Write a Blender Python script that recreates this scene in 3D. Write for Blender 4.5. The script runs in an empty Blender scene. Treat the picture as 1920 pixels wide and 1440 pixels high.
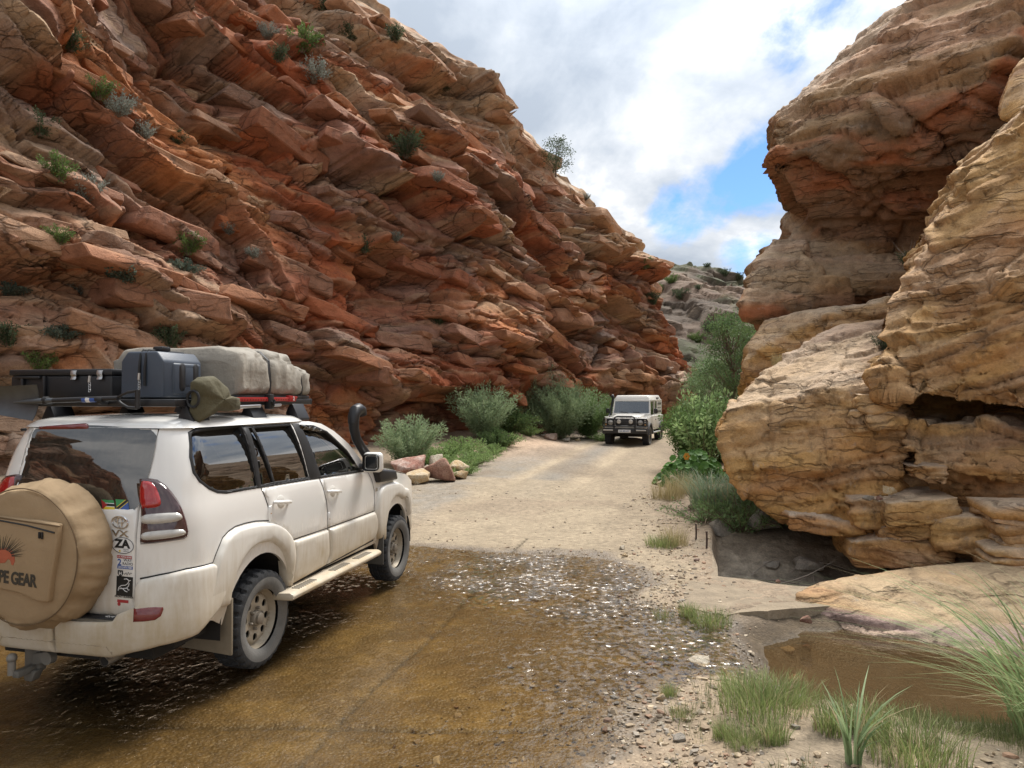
import bpy, bmesh, math, random, os
import numpy as np
from mathutils import Vector, Matrix, noise as mnoise
from mathutils.geometry import delaunay_2d_cdt

scene = bpy.context.scene
COL = scene.collection
rng = np.random.default_rng(7)
random.seed(7)
R = math.radians

# ------------------------------------------------------------------ camera
CAM_H, PITCH, FPX = 2.1838, 0.01877, 1332.0
cam_data = bpy.data.cameras.new('camera')
cam_data.sensor_fit = 'HORIZONTAL'
cam_data.sensor_width = 36.0
cam_data.lens = 36.0 * FPX / 1920.0
cam_data.clip_start = 0.05
cam_data.clip_end = 3000.0
cam = bpy.data.objects.new('camera', cam_data)
COL.objects.link(cam)
cam.location = (0, 0, CAM_H)
cam.rotation_euler = (math.pi / 2 + PITCH, 0, 0)
scene.camera = cam

# ------------------------------------------------------------------ light
scene.view_settings.view_transform = 'Standard'
scene.view_settings.look = 'None'
scene.view_settings.gamma = 1.0
scene.view_settings.use_curve_mapping = False
scene.view_settings.exposure = 0.55
scene.render.engine = 'CYCLES'
scene.cycles.max_bounces = 8
scene.cycles.transparent_max_bounces = 24

SUN_AZ, SUN_EL = R(32), R(60)          # azimuth clockwise from +Y, elevation
sun_data = bpy.data.lights.new('sun', 'SUN')
sun_data.energy = 3.6
sun_data.angle = R(22)
sun_data.color = (1.0, 0.95, 0.88)
sun = bpy.data.objects.new('sun', sun_data)
COL.objects.link(sun)
sun_vec = Vector((math.sin(SUN_AZ) * math.cos(SUN_EL), math.cos(SUN_AZ) * math.cos(SUN_EL), math.sin(SUN_EL)))
sun.rotation_euler = sun_vec.to_track_quat('Z', 'Y').to_euler()
sun.location = (10, -10, 40)


def pix_dir(px, py):
    dx = (px - 960) / FPX
    dz = -(py - 720) / FPX
    return Vector((dx, math.cos(PITCH) - dz * math.sin(PITCH), math.sin(PITCH) + dz * math.cos(PITCH)))


def P(px, py, d):
    """world point at depth d (metres along +Y) seen in the direction of a photo pixel"""
    v = pix_dir(px, py)
    v = v * (d / v.y)
    return Vector((v.x, v.y, v.z + CAM_H))


def G(px, py, z=0.0):
    v = pix_dir(px, py)
    t = (z - CAM_H) / v.z
    return Vector((v.x * t, v.y * t, z))


class NT:
    """tiny node-tree builder"""

    def __init__(self, tree):
        self.t = tree
        tree.nodes.clear()

    def n(self, kind, **kw):
        nd = self.t.nodes.new(kind)
        for k, v in kw.items():
            if k.startswith('_'):
                setattr(nd, k[1:], v)
            else:
                nd.inputs[k.replace('__', ' ')].default_value = v
        return nd

    def l(self, a, b):
        self.t.links.new(a, b)

    def math(self, op, a, b=None, c=None, clamp=False):
        nd = self.t.nodes.new('ShaderNodeMath')
        nd.operation = op
        nd.use_clamp = clamp
        for i, v in enumerate((a, b, c)):
            if v is None:
                continue
            if isinstance(v, (int, float)):
                nd.inputs[i].default_value = v
            else:
                self.l(v, nd.inputs[i])
        return nd.outputs[0]

    def mix(self, fac, a, b, blend='MIX'):
        nd = self.t.nodes.new('ShaderNodeMix')
        nd.data_type = 'RGBA'
        nd.blend_type = blend
        for sock, v in ((nd.inputs[0], fac), (nd.inputs[6], a), (nd.inputs[7], b)):
            if isinstance(v, (int, float)):
                sock.default_value = v
            elif isinstance(v, tuple):
                sock.default_value = v if len(v) == 4 else (*v, 1)
            else:
                self.l(v, sock)
        return nd.outputs[2]

    def ramp(self, fac, stops, interp='LINEAR'):
        nd = self.t.nodes.new('ShaderNodeValToRGB')
        cr = nd.color_ramp
        cr.interpolation = interp
        while len(cr.elements) > 1:
            cr.elements.remove(cr.elements[-1])
        for i, (p, c) in enumerate(stops):
            e = cr.elements[0] if i == 0 else cr.elements.new(p)
            e.position = p
            e.color = (c, c, c, 1) if isinstance(c, (int, float)) else (*c, 1)
        self.l(fac, nd.inputs[0])
        return nd.outputs[0]

    def noise(self, vec, scale, detail=4.0, rough=0.55, dist=0.0):
        nd = self.t.nodes.new('ShaderNodeTexNoise')
        nd.inputs['Scale'].default_value = scale
        nd.inputs['Detail'].default_value = detail
        nd.inputs['Roughness'].default_value = rough
        nd.inputs['Distortion'].default_value = dist
        if vec is not None:
            self.l(vec, nd.inputs['Vector'])
        return nd.outputs[0]

    def mapping(self, vec, scale=(1, 1, 1), rot=(0, 0, 0), loc=(0, 0, 0)):
        nd = self.t.nodes.new('ShaderNodeMapping')
        nd.inputs['Scale'].default_value = scale
        nd.inputs['Rotation'].default_value = rot
        nd.inputs['Location'].default_value = loc
        self.l(vec, nd.inputs['Vector'])
        return nd.outputs[0]


# ------------------------------------------------------------------ sky
world = bpy.data.worlds.new('World')
scene.world = world
world.use_nodes = True
w = NT(world.node_tree)
out = w.n('ShaderNodeOutputWorld')
bg = w.n('ShaderNodeBackground')
bg.inputs['Strength'].default_value = 0.1
w.l(bg.outputs[0], out.inputs[0])
sky = w.n('ShaderNodeTexSky')
sky.sky_type = 'NISHITA'
sky.sun_disc = False
sky.sun_elevation = SUN_EL
sky.sun_rotation = SUN_AZ
sky.altitude = 700
sky.air_density = 1.0
sky.dust_density = 0.4
tc = w.n('ShaderNodeTexCoord')
dirv = tc.outputs['Generated']
sep = w.n('ShaderNodeSeparateXYZ')
w.l(dirv, sep.inputs[0])
zc = w.math('MAXIMUM', sep.outputs[2], 0.0)
den = w.math('ADD', zc, 0.16)
comb = w.n('ShaderNodeCombineXYZ')
w.l(w.math('DIVIDE', sep.outputs[0], den), comb.inputs[0])
w.l(w.math('DIVIDE', sep.outputs[1], den), comb.inputs[1])
plane = comb.outputs[0]
pm = w.mapping(plane, scale=(1.0, 0.55, 1), rot=(0, 0, R(-28)))
big = w.noise(pm, 0.9, 6, 0.55, 0.25)
fine = w.noise(pm, 3.2, 8, 0.6, 0.3)
wisp = w.noise(w.mapping(plane, scale=(1.3, 0.35, 1), rot=(0, 0, R(-34))), 2.6, 8, 0.62, 0.6)
# breaks of blue: (direction, angular radius in degrees, depth)
holes = None
for (hx, hy, rad, amp) in (('dir', (46, 40), 21, .74), (1440, 322, 5.5, .95), (1345, 360, 4.4, .78), (1268, 408, 4, .72), (1560, 70, 7, .42), (1420, 505, 5, .7),
                           (2300, 330, 22, 0.55)):
    dv = pix_dir(hx, hy).normalized() if hx != 'dir' else Vector((math.sin(R(hy[0])) * math.cos(R(hy[1])), math.cos(R(hy[0])) * math.cos(R(hy[1])), math.sin(R(hy[1]))))
    dp = w.n('ShaderNodeVectorMath', _operation='DOT_PRODUCT')
    w.l(dirv, dp.inputs[0])
    dp.inputs[1].default_value = dv
    mr = w.n('ShaderNodeMapRange', _interpolation_type='SMOOTHSTEP')
    w.l(dp.outputs['Value'], mr.inputs[0])
    mr.inputs[1].default_value = math.cos(R(rad))
    mr.inputs[2].default_value = math.cos(R(rad * .12))
    mr.inputs[3].default_value = 0.0
    mr.inputs[4].default_value = amp
    holes = mr.outputs[0] if holes is None else w.math('MAXIMUM', holes, mr.outputs[0])
puff = w.noise(w.mapping(dirv, scale=(1, 1, 1.6)), 9.0, 8, 0.58, 0.25)
dens = w.math('ADD', w.math('MULTIPLY', big, 0.4), w.math('ADD', w.math('MULTIPLY', wisp, 0.45), w.math('MULTIPLY', puff, 0.75)))
dens = w.math('SUBTRACT', dens, w.math('MULTIPLY', holes, 0.52))
cover = w.ramp(dens, [(0.33, 0.0), (0.42, 0.4), (0.50, 0.85), (0.56, 1.0)])
shade = w.math('ADD', w.math('MULTIPLY', w.noise(w.mapping(plane, scale=(1, .6, 1), rot=(0, 0, R(-30)), loc=(3.3, 1.2, 0)), 1.15, 7, 0.55, 0.4), 0.75), w.math('MULTIPLY', fine, 0.25))
shade = w.math('ADD', w.math('MULTIPLY', shade, .8), w.math('MULTIPLY', puff, .2))
ccol = w.ramp(shade, [(0.41, (3.3, 3.75, 4.4)), (0.47, (4.3, 4.7, 5.25)), (0.52, (5.6, 5.85, 6.2)), (0.57, (8.2, 8.2, 8.2))])
# thin cloud glows round the veiled sun
sd_ = w.n('ShaderNodeVectorMath', _operation='DOT_PRODUCT')
w.l(dirv, sd_.inputs[0])
sd_.inputs[1].default_value = sun_vec
glow = w.math('ADD', w.math('MULTIPLY', w.math('POWER', w.math('MAXIMUM', sd_.outputs['Value'], 0.0), 7.0), 2.0), .95)
gc = w.n('ShaderNodeCombineXYZ')
for i_ in range(3):
    w.l(glow, gc.inputs[i_])
ccol = w.mix(1.0, ccol, gc.outputs[0], 'MULTIPLY')
skyb = w.mix(1.0, sky.outputs[0], (.72, .98, 1.26, 1), 'MULTIPLY')
w.l(w.mix(cover, skyb, ccol), bg.inputs['Color'])

# ------------------------------------------------------------------ object helpers


def tag(o, label=None, cat=None, group=None, kind=None):
    if label:
        o['label'] = label
    if cat:
        o['category'] = cat
    if group:
        o['group'] = group
    if kind:
        o['kind'] = kind
    return o


def empty(name, loc=(0, 0, 0), rz=0.0, **kw):
    o = bpy.data.objects.new(name, None)
    COL.objects.link(o)
    o.location = loc
    o.rotation_euler = (0, 0, rz)
    return tag(o, **kw)


def link(name, me, mat=None, parent=None, **kw):
    o = bpy.data.objects.new(name, me)
    COL.objects.link(o)
    if mat is not None and len(me.materials) == 0:
        if isinstance(mat, (list, tuple)):
            for m in mat:
                me.materials.append(m)
        else:
            me.materials.append(mat)
    o.parent = parent
    return tag(o, **kw)


def np_mesh(name, V, F, smooth=True, col=None, attrs=None):
    """V (n,3); F (m,k) array or list of such arrays with constant k"""
    me = bpy.data.meshes.new(name)
    Fs = F if isinstance(F, list) else [F]
    Fs = [np.asarray(f, np.int32) for f in Fs if len(f)]
    V = np.asarray(V, np.float32)
    me.vertices.add(len(V))
    me.vertices.foreach_set('co', V.ravel())
    nl = sum(f.size for f in Fs)
    nf = sum(len(f) for f in Fs)
    me.loops.add(nl)
    me.loops.foreach_set('vertex_index', np.concatenate([f.ravel() for f in Fs]))
    me.polygons.add(nf)
    tot = np.concatenate([np.full(len(f), f.shape[1], np.int32) for f in Fs])
    st = np.concatenate([[0], np.cumsum(tot)[:-1]]).astype(np.int32)
    me.polygons.foreach_set('loop_start', st)
    me.polygons.foreach_set('use_smooth', np.full(nf, smooth, bool))
    me.update(calc_edges=True)
    if col is not None:
        a = me.color_attributes.new('col', 'FLOAT_COLOR', 'POINT')
        c = np.ones((len(V), 4), np.float32)
        c[:, :3] = col
        a.data.foreach_set('color', c.ravel())
    for k, v in (attrs or {}).items():
        a = me.attributes.new(k, 'FLOAT', 'POINT')
        a.data.foreach_set('value', np.asarray(v, np.float32))
    me.validate()
    return me


def grid_faces(nu, nv, wrap_u=False):
    """faces for vertex index i*nv+j"""
    i = np.arange(nu if wrap_u else nu - 1)
    j = np.arange(nv - 1)
    I, J = np.meshgrid(i, j, indexing='ij')
    I2 = (I + 1) % nu
    a = I * nv + J
    b = I2 * nv + J
    return np.stack([a, b, b + 1, a + 1], -1).reshape(-1, 4)


# ------------------------------------------------------------------ numpy noise
_T = np.random.default_rng(3).random((64, 64, 64)).astype(np.float32) * 2 - 1


def vnoise(x, y, z):
    xi = np.floor(x); yi = np.floor(y); zi = np.floor(z)
    fx = (x - xi).astype(np.float32); fy = (y - yi).astype(np.float32); fz = (z - zi).astype(np.float32)
    fx = fx * fx * (3 - 2 * fx); fy = fy * fy * (3 - 2 * fy); fz = fz * fz * (3 - 2 * fz)
    x0 = xi.astype(np.int32) & 63; y0 = yi.astype(np.int32) & 63; z0 = zi.astype(np.int32) & 63
    x1 = (x0 + 1) & 63; y1 = (y0 + 1) & 63; z1 = (z0 + 1) & 63
    a = _T[x0, y0, z0] * (1 - fx) + _T[x1, y0, z0] * fx
    b = _T[x0, y1, z0] * (1 - fx) + _T[x1, y1, z0] * fx
    c = _T[x0, y0, z1] * (1 - fx) + _T[x1, y0, z1] * fx
    d = _T[x0, y1, z1] * (1 - fx) + _T[x1, y1, z1] * fx
    a = a * (1 - fy) + b * fy
    c = c * (1 - fy) + d * fy
    return a * (1 - fz) + c * fz


def fbm(x, y, z, oct=4, gain=0.5):
    s = 0; a = 1.0; n = 0
    for k in range(oct):
        s = s + a * vnoise(x + 17.3 * k, y + 5.1 * k, z + 9.7 * k)
        n += a
        a *= gain
        x = x * 2.03; y = y * 2.03; z = z * 2.03
    return s / n


def h1(i, j=0, k=0):
    """hash of integer arrays to [0,1)"""
    i = np.asarray(i).astype(np.int64); j = np.asarray(j).astype(np.int64)
    h = (i * 374761393 + j * 668265263 + k * 2147483647 + 1013904223) & 0xFFFFFFFF
    h = ((h ^ (h >> 13)) * 1274126177) & 0xFFFFFFFF
    h = ((h ^ (h >> 16)) * 2246822519) & 0xFFFFFFFF
    h = h ^ (h >> 15)
    return (h & 0xFFFFFF) / float(0x1000000)


def strata(s, b, n, thick, width, seed=0, lip=0.12, blocky=1.0):
    """protrusion 0..1 of bedded, jointed rock. s along the bed, b across the beds, n depth"""
    bb = b / thick + 0.55 * vnoise(b / thick * 0.37 + seed, s * 0.02 + 3.1, n * 0.0 + seed)
    k = np.floor(bb)
    phi = bb - k
    kk = k + seed * 57
    ss = s / (width * (0.6 + 0.9 * h1(kk, 3))) + 13.7 * h1(kk, 5)
    ss = ss + 0.35 * vnoise(ss * 1.7, kk * 0.73, n * 0.5 / width)
    c = np.floor(ss)
    psi = ss - c
    amp = h1(kk, c, 1)
    layer_amp = h1(kk, 11)
    up = np.clip(phi / lip, 0, 1)                    # sharp lip at the foot of the bed
    up = up * up * (3 - 2 * up)
    prof = up * (1 - 0.62 * np.clip((phi - lip) / (1 - lip), 0, 1) ** 1.3)
    joint = np.clip(np.minimum(psi, 1 - psi) / 0.05, 0, 1)
    return prof * (0.35 + 0.35 * layer_amp + 0.3 * blocky * amp) - 0.16 * blocky * (1 - joint) * up, amp, layer_amp, phi


def blocks(s, b, ws, wb, seed=0, lean=.55, rand=.9):
    """faceted joint blocks: jittered boxy cells, each with its own protrusion and tilt.
    returns relief (about 0..1), cell hash, crack (0 in the joint .. 1)"""
    S = (s / ws).astype(np.float32); B = (b / wb).astype(np.float32)
    S = S + .35 * np.floor(B) * .618 + .22 * B
    i0 = np.floor(S).astype(np.int32); j0 = np.floor(B).astype(np.int32)
    d1 = np.full(S.shape, 9e9, np.float32); d2 = d1.copy()
    rel = np.zeros(S.shape, np.float32); hid = rel.copy()
    for di in (-1, 0, 1):
        for dj in (-1, 0, 1):
            i = i0 + di; j = j0 + dj
            dx = S - (i + .5 + .8 * (h1(i, j, seed) - .5))
            dy = B - (j + .5 + .8 * (h1(i, j, seed + 1) - .5))
            d = dx * dx * (1 + 1.5 * dx * dx) + dy * dy * (1 + 1.5 * dy * dy) + .5 * dx * dy
            n1 = d < d1
            d2 = np.where(n1, d1, np.minimum(d2, d))
            a = h1(i, j, seed + 2)
            rr = .5 + rand * (a - .5) + dx * 1.1 * (h1(i, j, seed + 3) - .5) - dy * (lean + .7 * (h1(i, j, seed + 4) - .5))
            rel = np.where(n1, rr, rel)
            hid = np.where(n1, a, hid)
            d1 = np.where(n1, d, d1)
    crack = np.clip((np.sqrt(d2) - np.sqrt(d1)) / .13, 0, 1)
    return rel, hid, crack


def smooth1(a, it):
    for _ in range(it):
        p = np.pad(a, ((1, 1), (0, 0)), mode='edge')
        a = (p[:-2] + 2 * p[1:-1] + p[2:]) / 4
    return a


def sdf_poly(x, y, poly):
    """signed distance (negative inside) of points to a closed polygon"""
    poly = np.asarray(poly, float)
    d = np.full(x.shape, 1e9)
    inside = np.zeros(x.shape, bool)
    for i in range(len(poly)):
        x0, y0 = poly[i]; x1, y1 = poly[(i + 1) % len(poly)]
        ex, ey = x1 - x0, y1 - y0
        t = np.clip(((x - x0) * ex + (y - y0) * ey) / (ex * ex + ey * ey + 1e-12), 0, 1)
        d = np.minimum(d, (x - x0 - t * ex) ** 2 + (y - y0 - t * ey) ** 2)
        c = ((y0 > y) != (y1 > y)) & (x < (x1 - x0) * (y - y0) / (y1 - y0 + 1e-12) + x0)
        inside ^= c
    d = np.sqrt(d)
    return np.where(inside, -d, d)


def sstep(a, b, x):
    t = np.clip((x - a) / (b - a), 0, 1)
    return t * t * (3 - 2 * t)


def lerp3(a, b, t):
    return np.asarray(a) * (1 - t[:, None]) + np.asarray(b) * t[:, None]


# ------------------------------------------------------------------ materials


def new_mat(name):
    m = bpy.data.materials.new(name)
    m.use_nodes = True
    t = NT(m.node_tree)
    o = t.n('ShaderNodeOutputMaterial')
    return m, t, o


def mat_plain(name, col, rough=0.5, metal=0.0, spec=0.5, coat=0.0, var=0.0, vscale=8.0, bump=0.0, bscale=60.0, dirt=None):
    """dirt: (colour, z_full, z_none, amount) dust that settles low on the body, with streaky edge (object space)"""
    m, t, o = new_mat(name)
    b = t.n('ShaderNodeBsdfPrincipled', Roughness=rough, Metallic=metal)
    b.inputs['Specular IOR Level'].default_value = spec
    b.inputs['Coat Weight'].default_value = coat
    b.inputs['Coat Roughness'].default_value = 0.06
    t.l(b.outputs[0], o.inputs[0])
    tcn = t.n('ShaderNodeTexCoord')
    vec = tcn.outputs['Object']
    c = (*col, 1)
    src = None
    if var > 0:
        nz = t.noise(vec, vscale, 5, 0.6)
        src = t.mix(t.math('MULTIPLY', nz, 1.0), tuple(x * (1 - var) for x in col), tuple(min(1, x * (1 + var)) for x in col))
    if dirt:
        dc, z0, z1, amt = dirt
        sp = t.n('ShaderNodeSeparateXYZ')
        t.l(vec, sp.inputs[0])
        streak = t.noise(t.mapping(vec, scale=(9, 9, 1.2)), 3.0, 5, 0.65)
        blot = t.noise(vec, 5.0, 6, 0.6)
        zz = t.math('ADD', sp.outputs[2], t.math('MULTIPLY', t.math('SUBTRACT', streak, 0.5), 0.5))
        mr = t.n('ShaderNodeMapRange', _interpolation_type='SMOOTHSTEP')
        t.l(zz, mr.inputs[0])
        mr.inputs[1].default_value = z1
        mr.inputs[2].default_value = z0
        mr.inputs[3].default_value = 0.0
        mr.inputs[4].default_value = 1.0
        f = t.math('MULTIPLY', mr.outputs[0], t.math('ADD', t.math('MULTIPLY', blot, 0.9), 0.25), clamp=True)
        f = t.math('MULTIPLY', f, amt, clamp=True)
        src = t.mix(f, src if src is not None else c, (*dc, 1))
        t.l(t.math('ADD', t.math('MULTIPLY', f, 0.55), rough, clamp=True), b.inputs['Roughness'])
        t.l(t.math('MULTIPLY', t.math('SUBTRACT', 1.0, f), coat), b.inputs['Coat Weight'])
    if src is None:
        b.inputs['Base Color'].default_value = c
    else:
        t.l(src, b.inputs['Base Color'])
    if bump > 0:
        bp = t.n('ShaderNodeBump', Strength=1.0, Distance=bump)
        t.l(t.noise(vec, bscale, 4, 0.6), bp.inputs['Height'])
        t.l(bp.outputs[0], b.inputs['Normal'])
    return m


def mat_rock(name, scale=1.0, bump=0.05, dip=(0, 0, 0), lichen=0.0, cracks=((1.0, .018, .9), (2.7, .035, .55)), caniso=(.5, 1.6), gate_=(.46, .60)):
    """albedo from the 'col' attribute, broken up by grain; relief of fine bedding and cracks"""
    m, t, o = new_mat(name)
    b = t.n('ShaderNodeBsdfPrincipled', Roughness=0.88)
    b.inputs['Specular IOR Level'].default_value = 0.25
    t.l(b.outputs[0], o.inputs[0])
    at = t.n('ShaderNodeAttribute', _attribute_name='col')
    g = t.n('ShaderNodeNewGeometry')
    pos = g.outputs['Position']
    bed = t.mapping(pos, scale=(0.75, 0.75, 2.1), rot=dip)
    n1 = t.noise(pos, 2.2 * scale, 7, 0.66)
    n2 = t.noise(bed, 2.4 * scale, 8, 0.66, 0.5)
    n3 = t.noise(pos, 22 * scale, 6, 0.7)
    # joints and bedding cracks, wandering
    wn = t.n('ShaderNodeTexNoise')
    wn.inputs['Scale'].default_value = 1.6 * scale
    wn.inputs['Detail'].default_value = 4
    t.l(pos, wn.inputs['Vector'])
    cr = None
    for sc_, wd_, st_ in cracks:
        vor = t.n('ShaderNodeTexVoronoi', _feature='DISTANCE_TO_EDGE')
        vor.inputs['Scale'].default_value = sc_ * scale
        vb = t.mapping(pos, scale=(caniso[0], caniso[0], caniso[1]), rot=dip)
        t.l(t.mix(.24, vb, wn.outputs[1]), vor.inputs['Vector'])
        c_ = t.ramp(vor.outputs['Distance'], [(0.0, 1 - st_), (wd_ * .35, 1 - st_ * .8), (wd_, 1.0)])
        cr = c_ if cr is None else t.math('MULTIPLY', cr, c_)
    gate = t.ramp(t.noise(pos, .8 * scale, 4, .6), [(gate_[0], 1.0), (gate_[1], 0.0)])
    cr = t.math('MAXIMUM', cr, gate)
    f = t.math('ADD', t.math('MULTIPLY', n1, 0.5), t.math('ADD', t.math('MULTIPLY', n2, 0.3), t.math('MULTIPLY', n3, 0.4)))
    val = t.ramp(f, [(0.40, 0.48), (0.56, 0.86), (0.66, 1.08), (0.82, 1.45)])
    c = t.mix(1.0, at.outputs['Color'], val, 'MULTIPLY')
    stain = t.ramp(t.noise(t.mapping(pos, scale=(1.6, 1.6, .5)), 1.7 * scale, 7, 0.7), [(0.56, 0.0), (0.7, 0.55)])
    c = t.mix(stain, c, (0.075, 0.055, 0.045, 1))
    if lichen > 0:
        li = t.ramp(t.noise(pos, 3.4 * scale, 7, 0.68), [(0.60, 0.0), (0.72, lichen)])
        c = t.mix(li, c, (0.36, 0.35, 0.33, 1))
    c = t.mix(1.0, c, t.ramp(cr, [(0, .35), (1, 1.0)]), 'MULTIPLY')
    t.l(c, b.inputs['Base Color'])
    hgt = t.math('ADD', t.math('MULTIPLY', n2, .8), t.math('ADD', t.math('MULTIPLY', n3, 0.3), t.math('ADD', t.math('MULTIPLY', n1, .5), t.math('MULTIPLY', cr, 0.5))))
    bp = t.n('ShaderNodeBump', Strength=1.0, Distance=bump)
    t.l(hgt, bp.inputs['Height'])
    t.l(bp.outputs[0], b.inputs['Normal'])
    return m
# =================================================================== GROUND, ROAD, WATER
FORD = [(-12, 1), (-12, 11.2), (-6, 11.3), (-3, 11.1), (-1.7, 10.75), (-.9, 10.3), (-.2, 10.05), (.5, 10.0), (1.15, 9.75), (1.6, 9.2), (1.62, 8.4), (1.35, 7.8),
        (1.5, 7.5), (1.85, 7.2), (2.05, 6.95), (2.02, 6.2), (1.8, 5.75), (1.4, 5.65), (.9, 5.1), (.45, 4.2), (-.2, 1)]
POOL = [(2.0, 7.0), (2.85, 7.42), (3.5, 7.6), (4.9, 6.9), (8, 6.6), (8, 4.3), (4, 4.6), (2.76, 4.95), (2.1, 5.3), (1.84, 5.8), (1.98, 6.4)]
HOLE = [(2.47, 8.7), (3.3, 8.22), (4.2, 8.0), (5.6, 8.4), (6.2, 11), (5.4, 12.8), (4.0, 12.9), (3.32, 11.9)]
ROAD = [(-6.5, 1), (-6.5, 9), (-3.7, 15), (-2.3, 18.3), (-.7, 21.5), (0.6, 25), (1.9, 29), (3.2, 33), (5.4, 38), (9.5, 44), (13, 42), (9.6, 36),
        (7.3, 30), (5.3, 24), (3.7, 18.5), (3.0, 14.5), (2.55, 11.5), (2.3, 8.9), (1.7, 7.1), (1.1, 5.6), (.5, 4), (0, 1)]
# footline of the left cliff and matching ridge points (x, y | x, y, z)
CLIFF = [((-15, -16), (-19, -15, 5)), ((-14.5, -6), (-19, -4, 8)), ((-13.5, 2), (-19.5, 7, 15)), ((-12.3, 8.5), (-19, 16, 20)),
         ((-10.6, 14), (-16, 23, 21.5)), ((-8, 18), (-12.5, 27.5, 21.5)), ((-5.2, 21.8), (-8.2, 31, 21.5)),
         ((-2.6, 25.8), (-4.3, 33.6, 20.7)), ((-.1, 29.2), (-1.6, 35.3, 19.4)), ((2.1, 32), (1.1, 36.6, 16.8)),
         ((4.3, 34.8), (2.9, 38.4, 15.0)), ((6.2, 37), (4.5, 39.6, 14.0)), ((8.2, 38.9), (6.2, 41, 13.0)),
         ((9.8, 40.4), (8.0, 42, 11.7)), ((10.6, 41.2), (8.6, 42.8, 9.4)), ((11.2, 42.0), (9.8, 43.6, 8.2)),
         ((11.8, 43.4), (11.2, 44.6, 6.4)), ((12.2, 46.5), (12.2, 48, 4.2)), ((11.0, 53), (9.5, 56, 3.4))]
FOOT = [c[0] for c in CLIFF]


def ground_z(x, y, parts=False):
    x = np.asarray(x, float); y = np.asarray(y, float)
    z = np.interp(y, [-50, 12, 20, 29, 36, 60, 120, 400], [0, 0, .10, .27, .50, 1.4, 3.0, 6.0])
    sdr = sdf_poly(x, y, ROAD)
    off = np.clip(sdr, 0, None)
    left = x < np.interp(y, [0, 15, 29, 40], [-3, 0, 4.5, 8])
    z = z + np.where(left, .34 * sstep(0.2, 3.2, off) + .09 * np.clip(off - 3, 0, 8), 0)
    z = z + .42 * np.exp(-(((x + .3) / 1.9) ** 2 + ((y - 28.3) / 3.0) ** 2))
    # verge on the right
    z = z + np.where(left, 0, .10 * sstep(0.1, 1.6, off) * sstep(7.5, 12, y)) + np.where(left, 0, .5 * sstep(2, 8, off) * sstep(11, 20, y))
    # grassy bank in the right foreground
    sdp = sdf_poly(x, y, POOL) + .16 * fbm(x * 1.9 + 3, y * 1.9, 0 * x + 2, 4)
    bank = sstep(.15, 1.0, off) * sstep(6.4, 5.3, y) * np.where(left, 0, 1)
    z = z + .13 * bank * sstep(-.1, .9, sdp)
    # tyre tracks and crown of the gravel road
    ax = x - np.interp(y, [0, 12, 18, 29, 38], [-2.3, -.6, .9, 4.0, 7.4])
    rut = np.exp(-((np.abs(ax) - .85) / .28) ** 2) * sstep(11, 14, y) * (sdr < 0)
    z = z - .045 * rut
    sdf = sdf_poly(x, y, FORD) + .30 * fbm(x * .9 + 2, y * .9, 0 * x + 6, 4) * sstep(6.5, 8.5, y)
    z = z - .028 * sstep(.12, -.35, sdf) - .028 * sstep(-.2, -1.2, sdf) + .018 * sstep(-.1, .35, sdf) - .006
    z = z - .034 * np.exp(-((x - 1.5) / .5) ** 2 - ((y - 6.35) / .62) ** 2)
    pool = sstep(.16, -.75, sdp)
    z = z - .36 * pool
    sdh = sdf_poly(x, y, HOLE) + .05 * fbm(x * 4 + 3, y * 4, 0 * x + 2, 3)
    deep = sstep(.02, -.10, sdh) * (.10 + .90 * sstep(12.6, 9.2, y))
    z = z - .72 * deep
    rough = fbm(x * 1.3, y * 1.3, 0 * x, 3)
    z = z + rough * np.where(sdr < -.3, .012, .04)
    if parts:
        return z, dict(sdr=sdr, sdf=sdf, sdp=sdp, sdh=sdh, rut=rut, ax=ax, left=left, bank=bank, deep=deep, pool=pool, rough=rough)
    return z


def gz(x, y):
    return float(ground_z(np.array([x]), np.array([y]))[0])


def axis(lo, hi, step, far_lo, far_hi, grow=1.07):
    a = list(np.arange(lo, hi + 1e-6, step))
    s = step
    while a[-1] < far_hi:
        s *= grow
        a.append(a[-1] + s)
    s = step
    while a[0] > far_lo:
        s *= grow
        a.insert(0, a[0] - s)
    return np.array(a)


xs = axis(-4.6, 5.6, .036, -400, 400, 1.10)
ys = axis(3.7, 12.5, .035, -300, 600, 1.03)
ys = np.concatenate([ys[ys < 3.7][::6], ys[ys >= 3.7]])
X, Y = np.meshgrid(xs, ys, indexing='ij')
Z, gp = ground_z(X, Y, True)
near = sstep(22, 12, Y)
gr = vnoise(X * 13, Y * 13, X * 0) * .42 + vnoise(X * 29, Y * 29, X * 0 + 5) * .3
stony = sstep(-.35, .25, fbm(X * .9 + 4, Y * .9, X * 0 + 2, 3))
# the concrete apron where the road is dry is smoother than the gravel round it
APRON = [(-1.6, 10.3), (1.2, 10.3), (1.9, 12.2), (2.2, 17.5), (-.8, 18.5)]
sda = sdf_poly(X, Y, APRON) + .5 * fbm(X * 1.1, Y * 1.1, X * 0, 4)
apron = sstep(.2, -.3, sda)
Z = Z + gr * near * (.004 + .012 * stony * (1 - .8 * apron)) * np.where(gp['deep'] > .3, 4.0, np.where(gp['sdp'] < .3, 1.8, 1))
Z = Z + gp['deep'] * .16 * fbm(X * 2.5, Y * 2.5, X * 0 + 8, 4)
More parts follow.
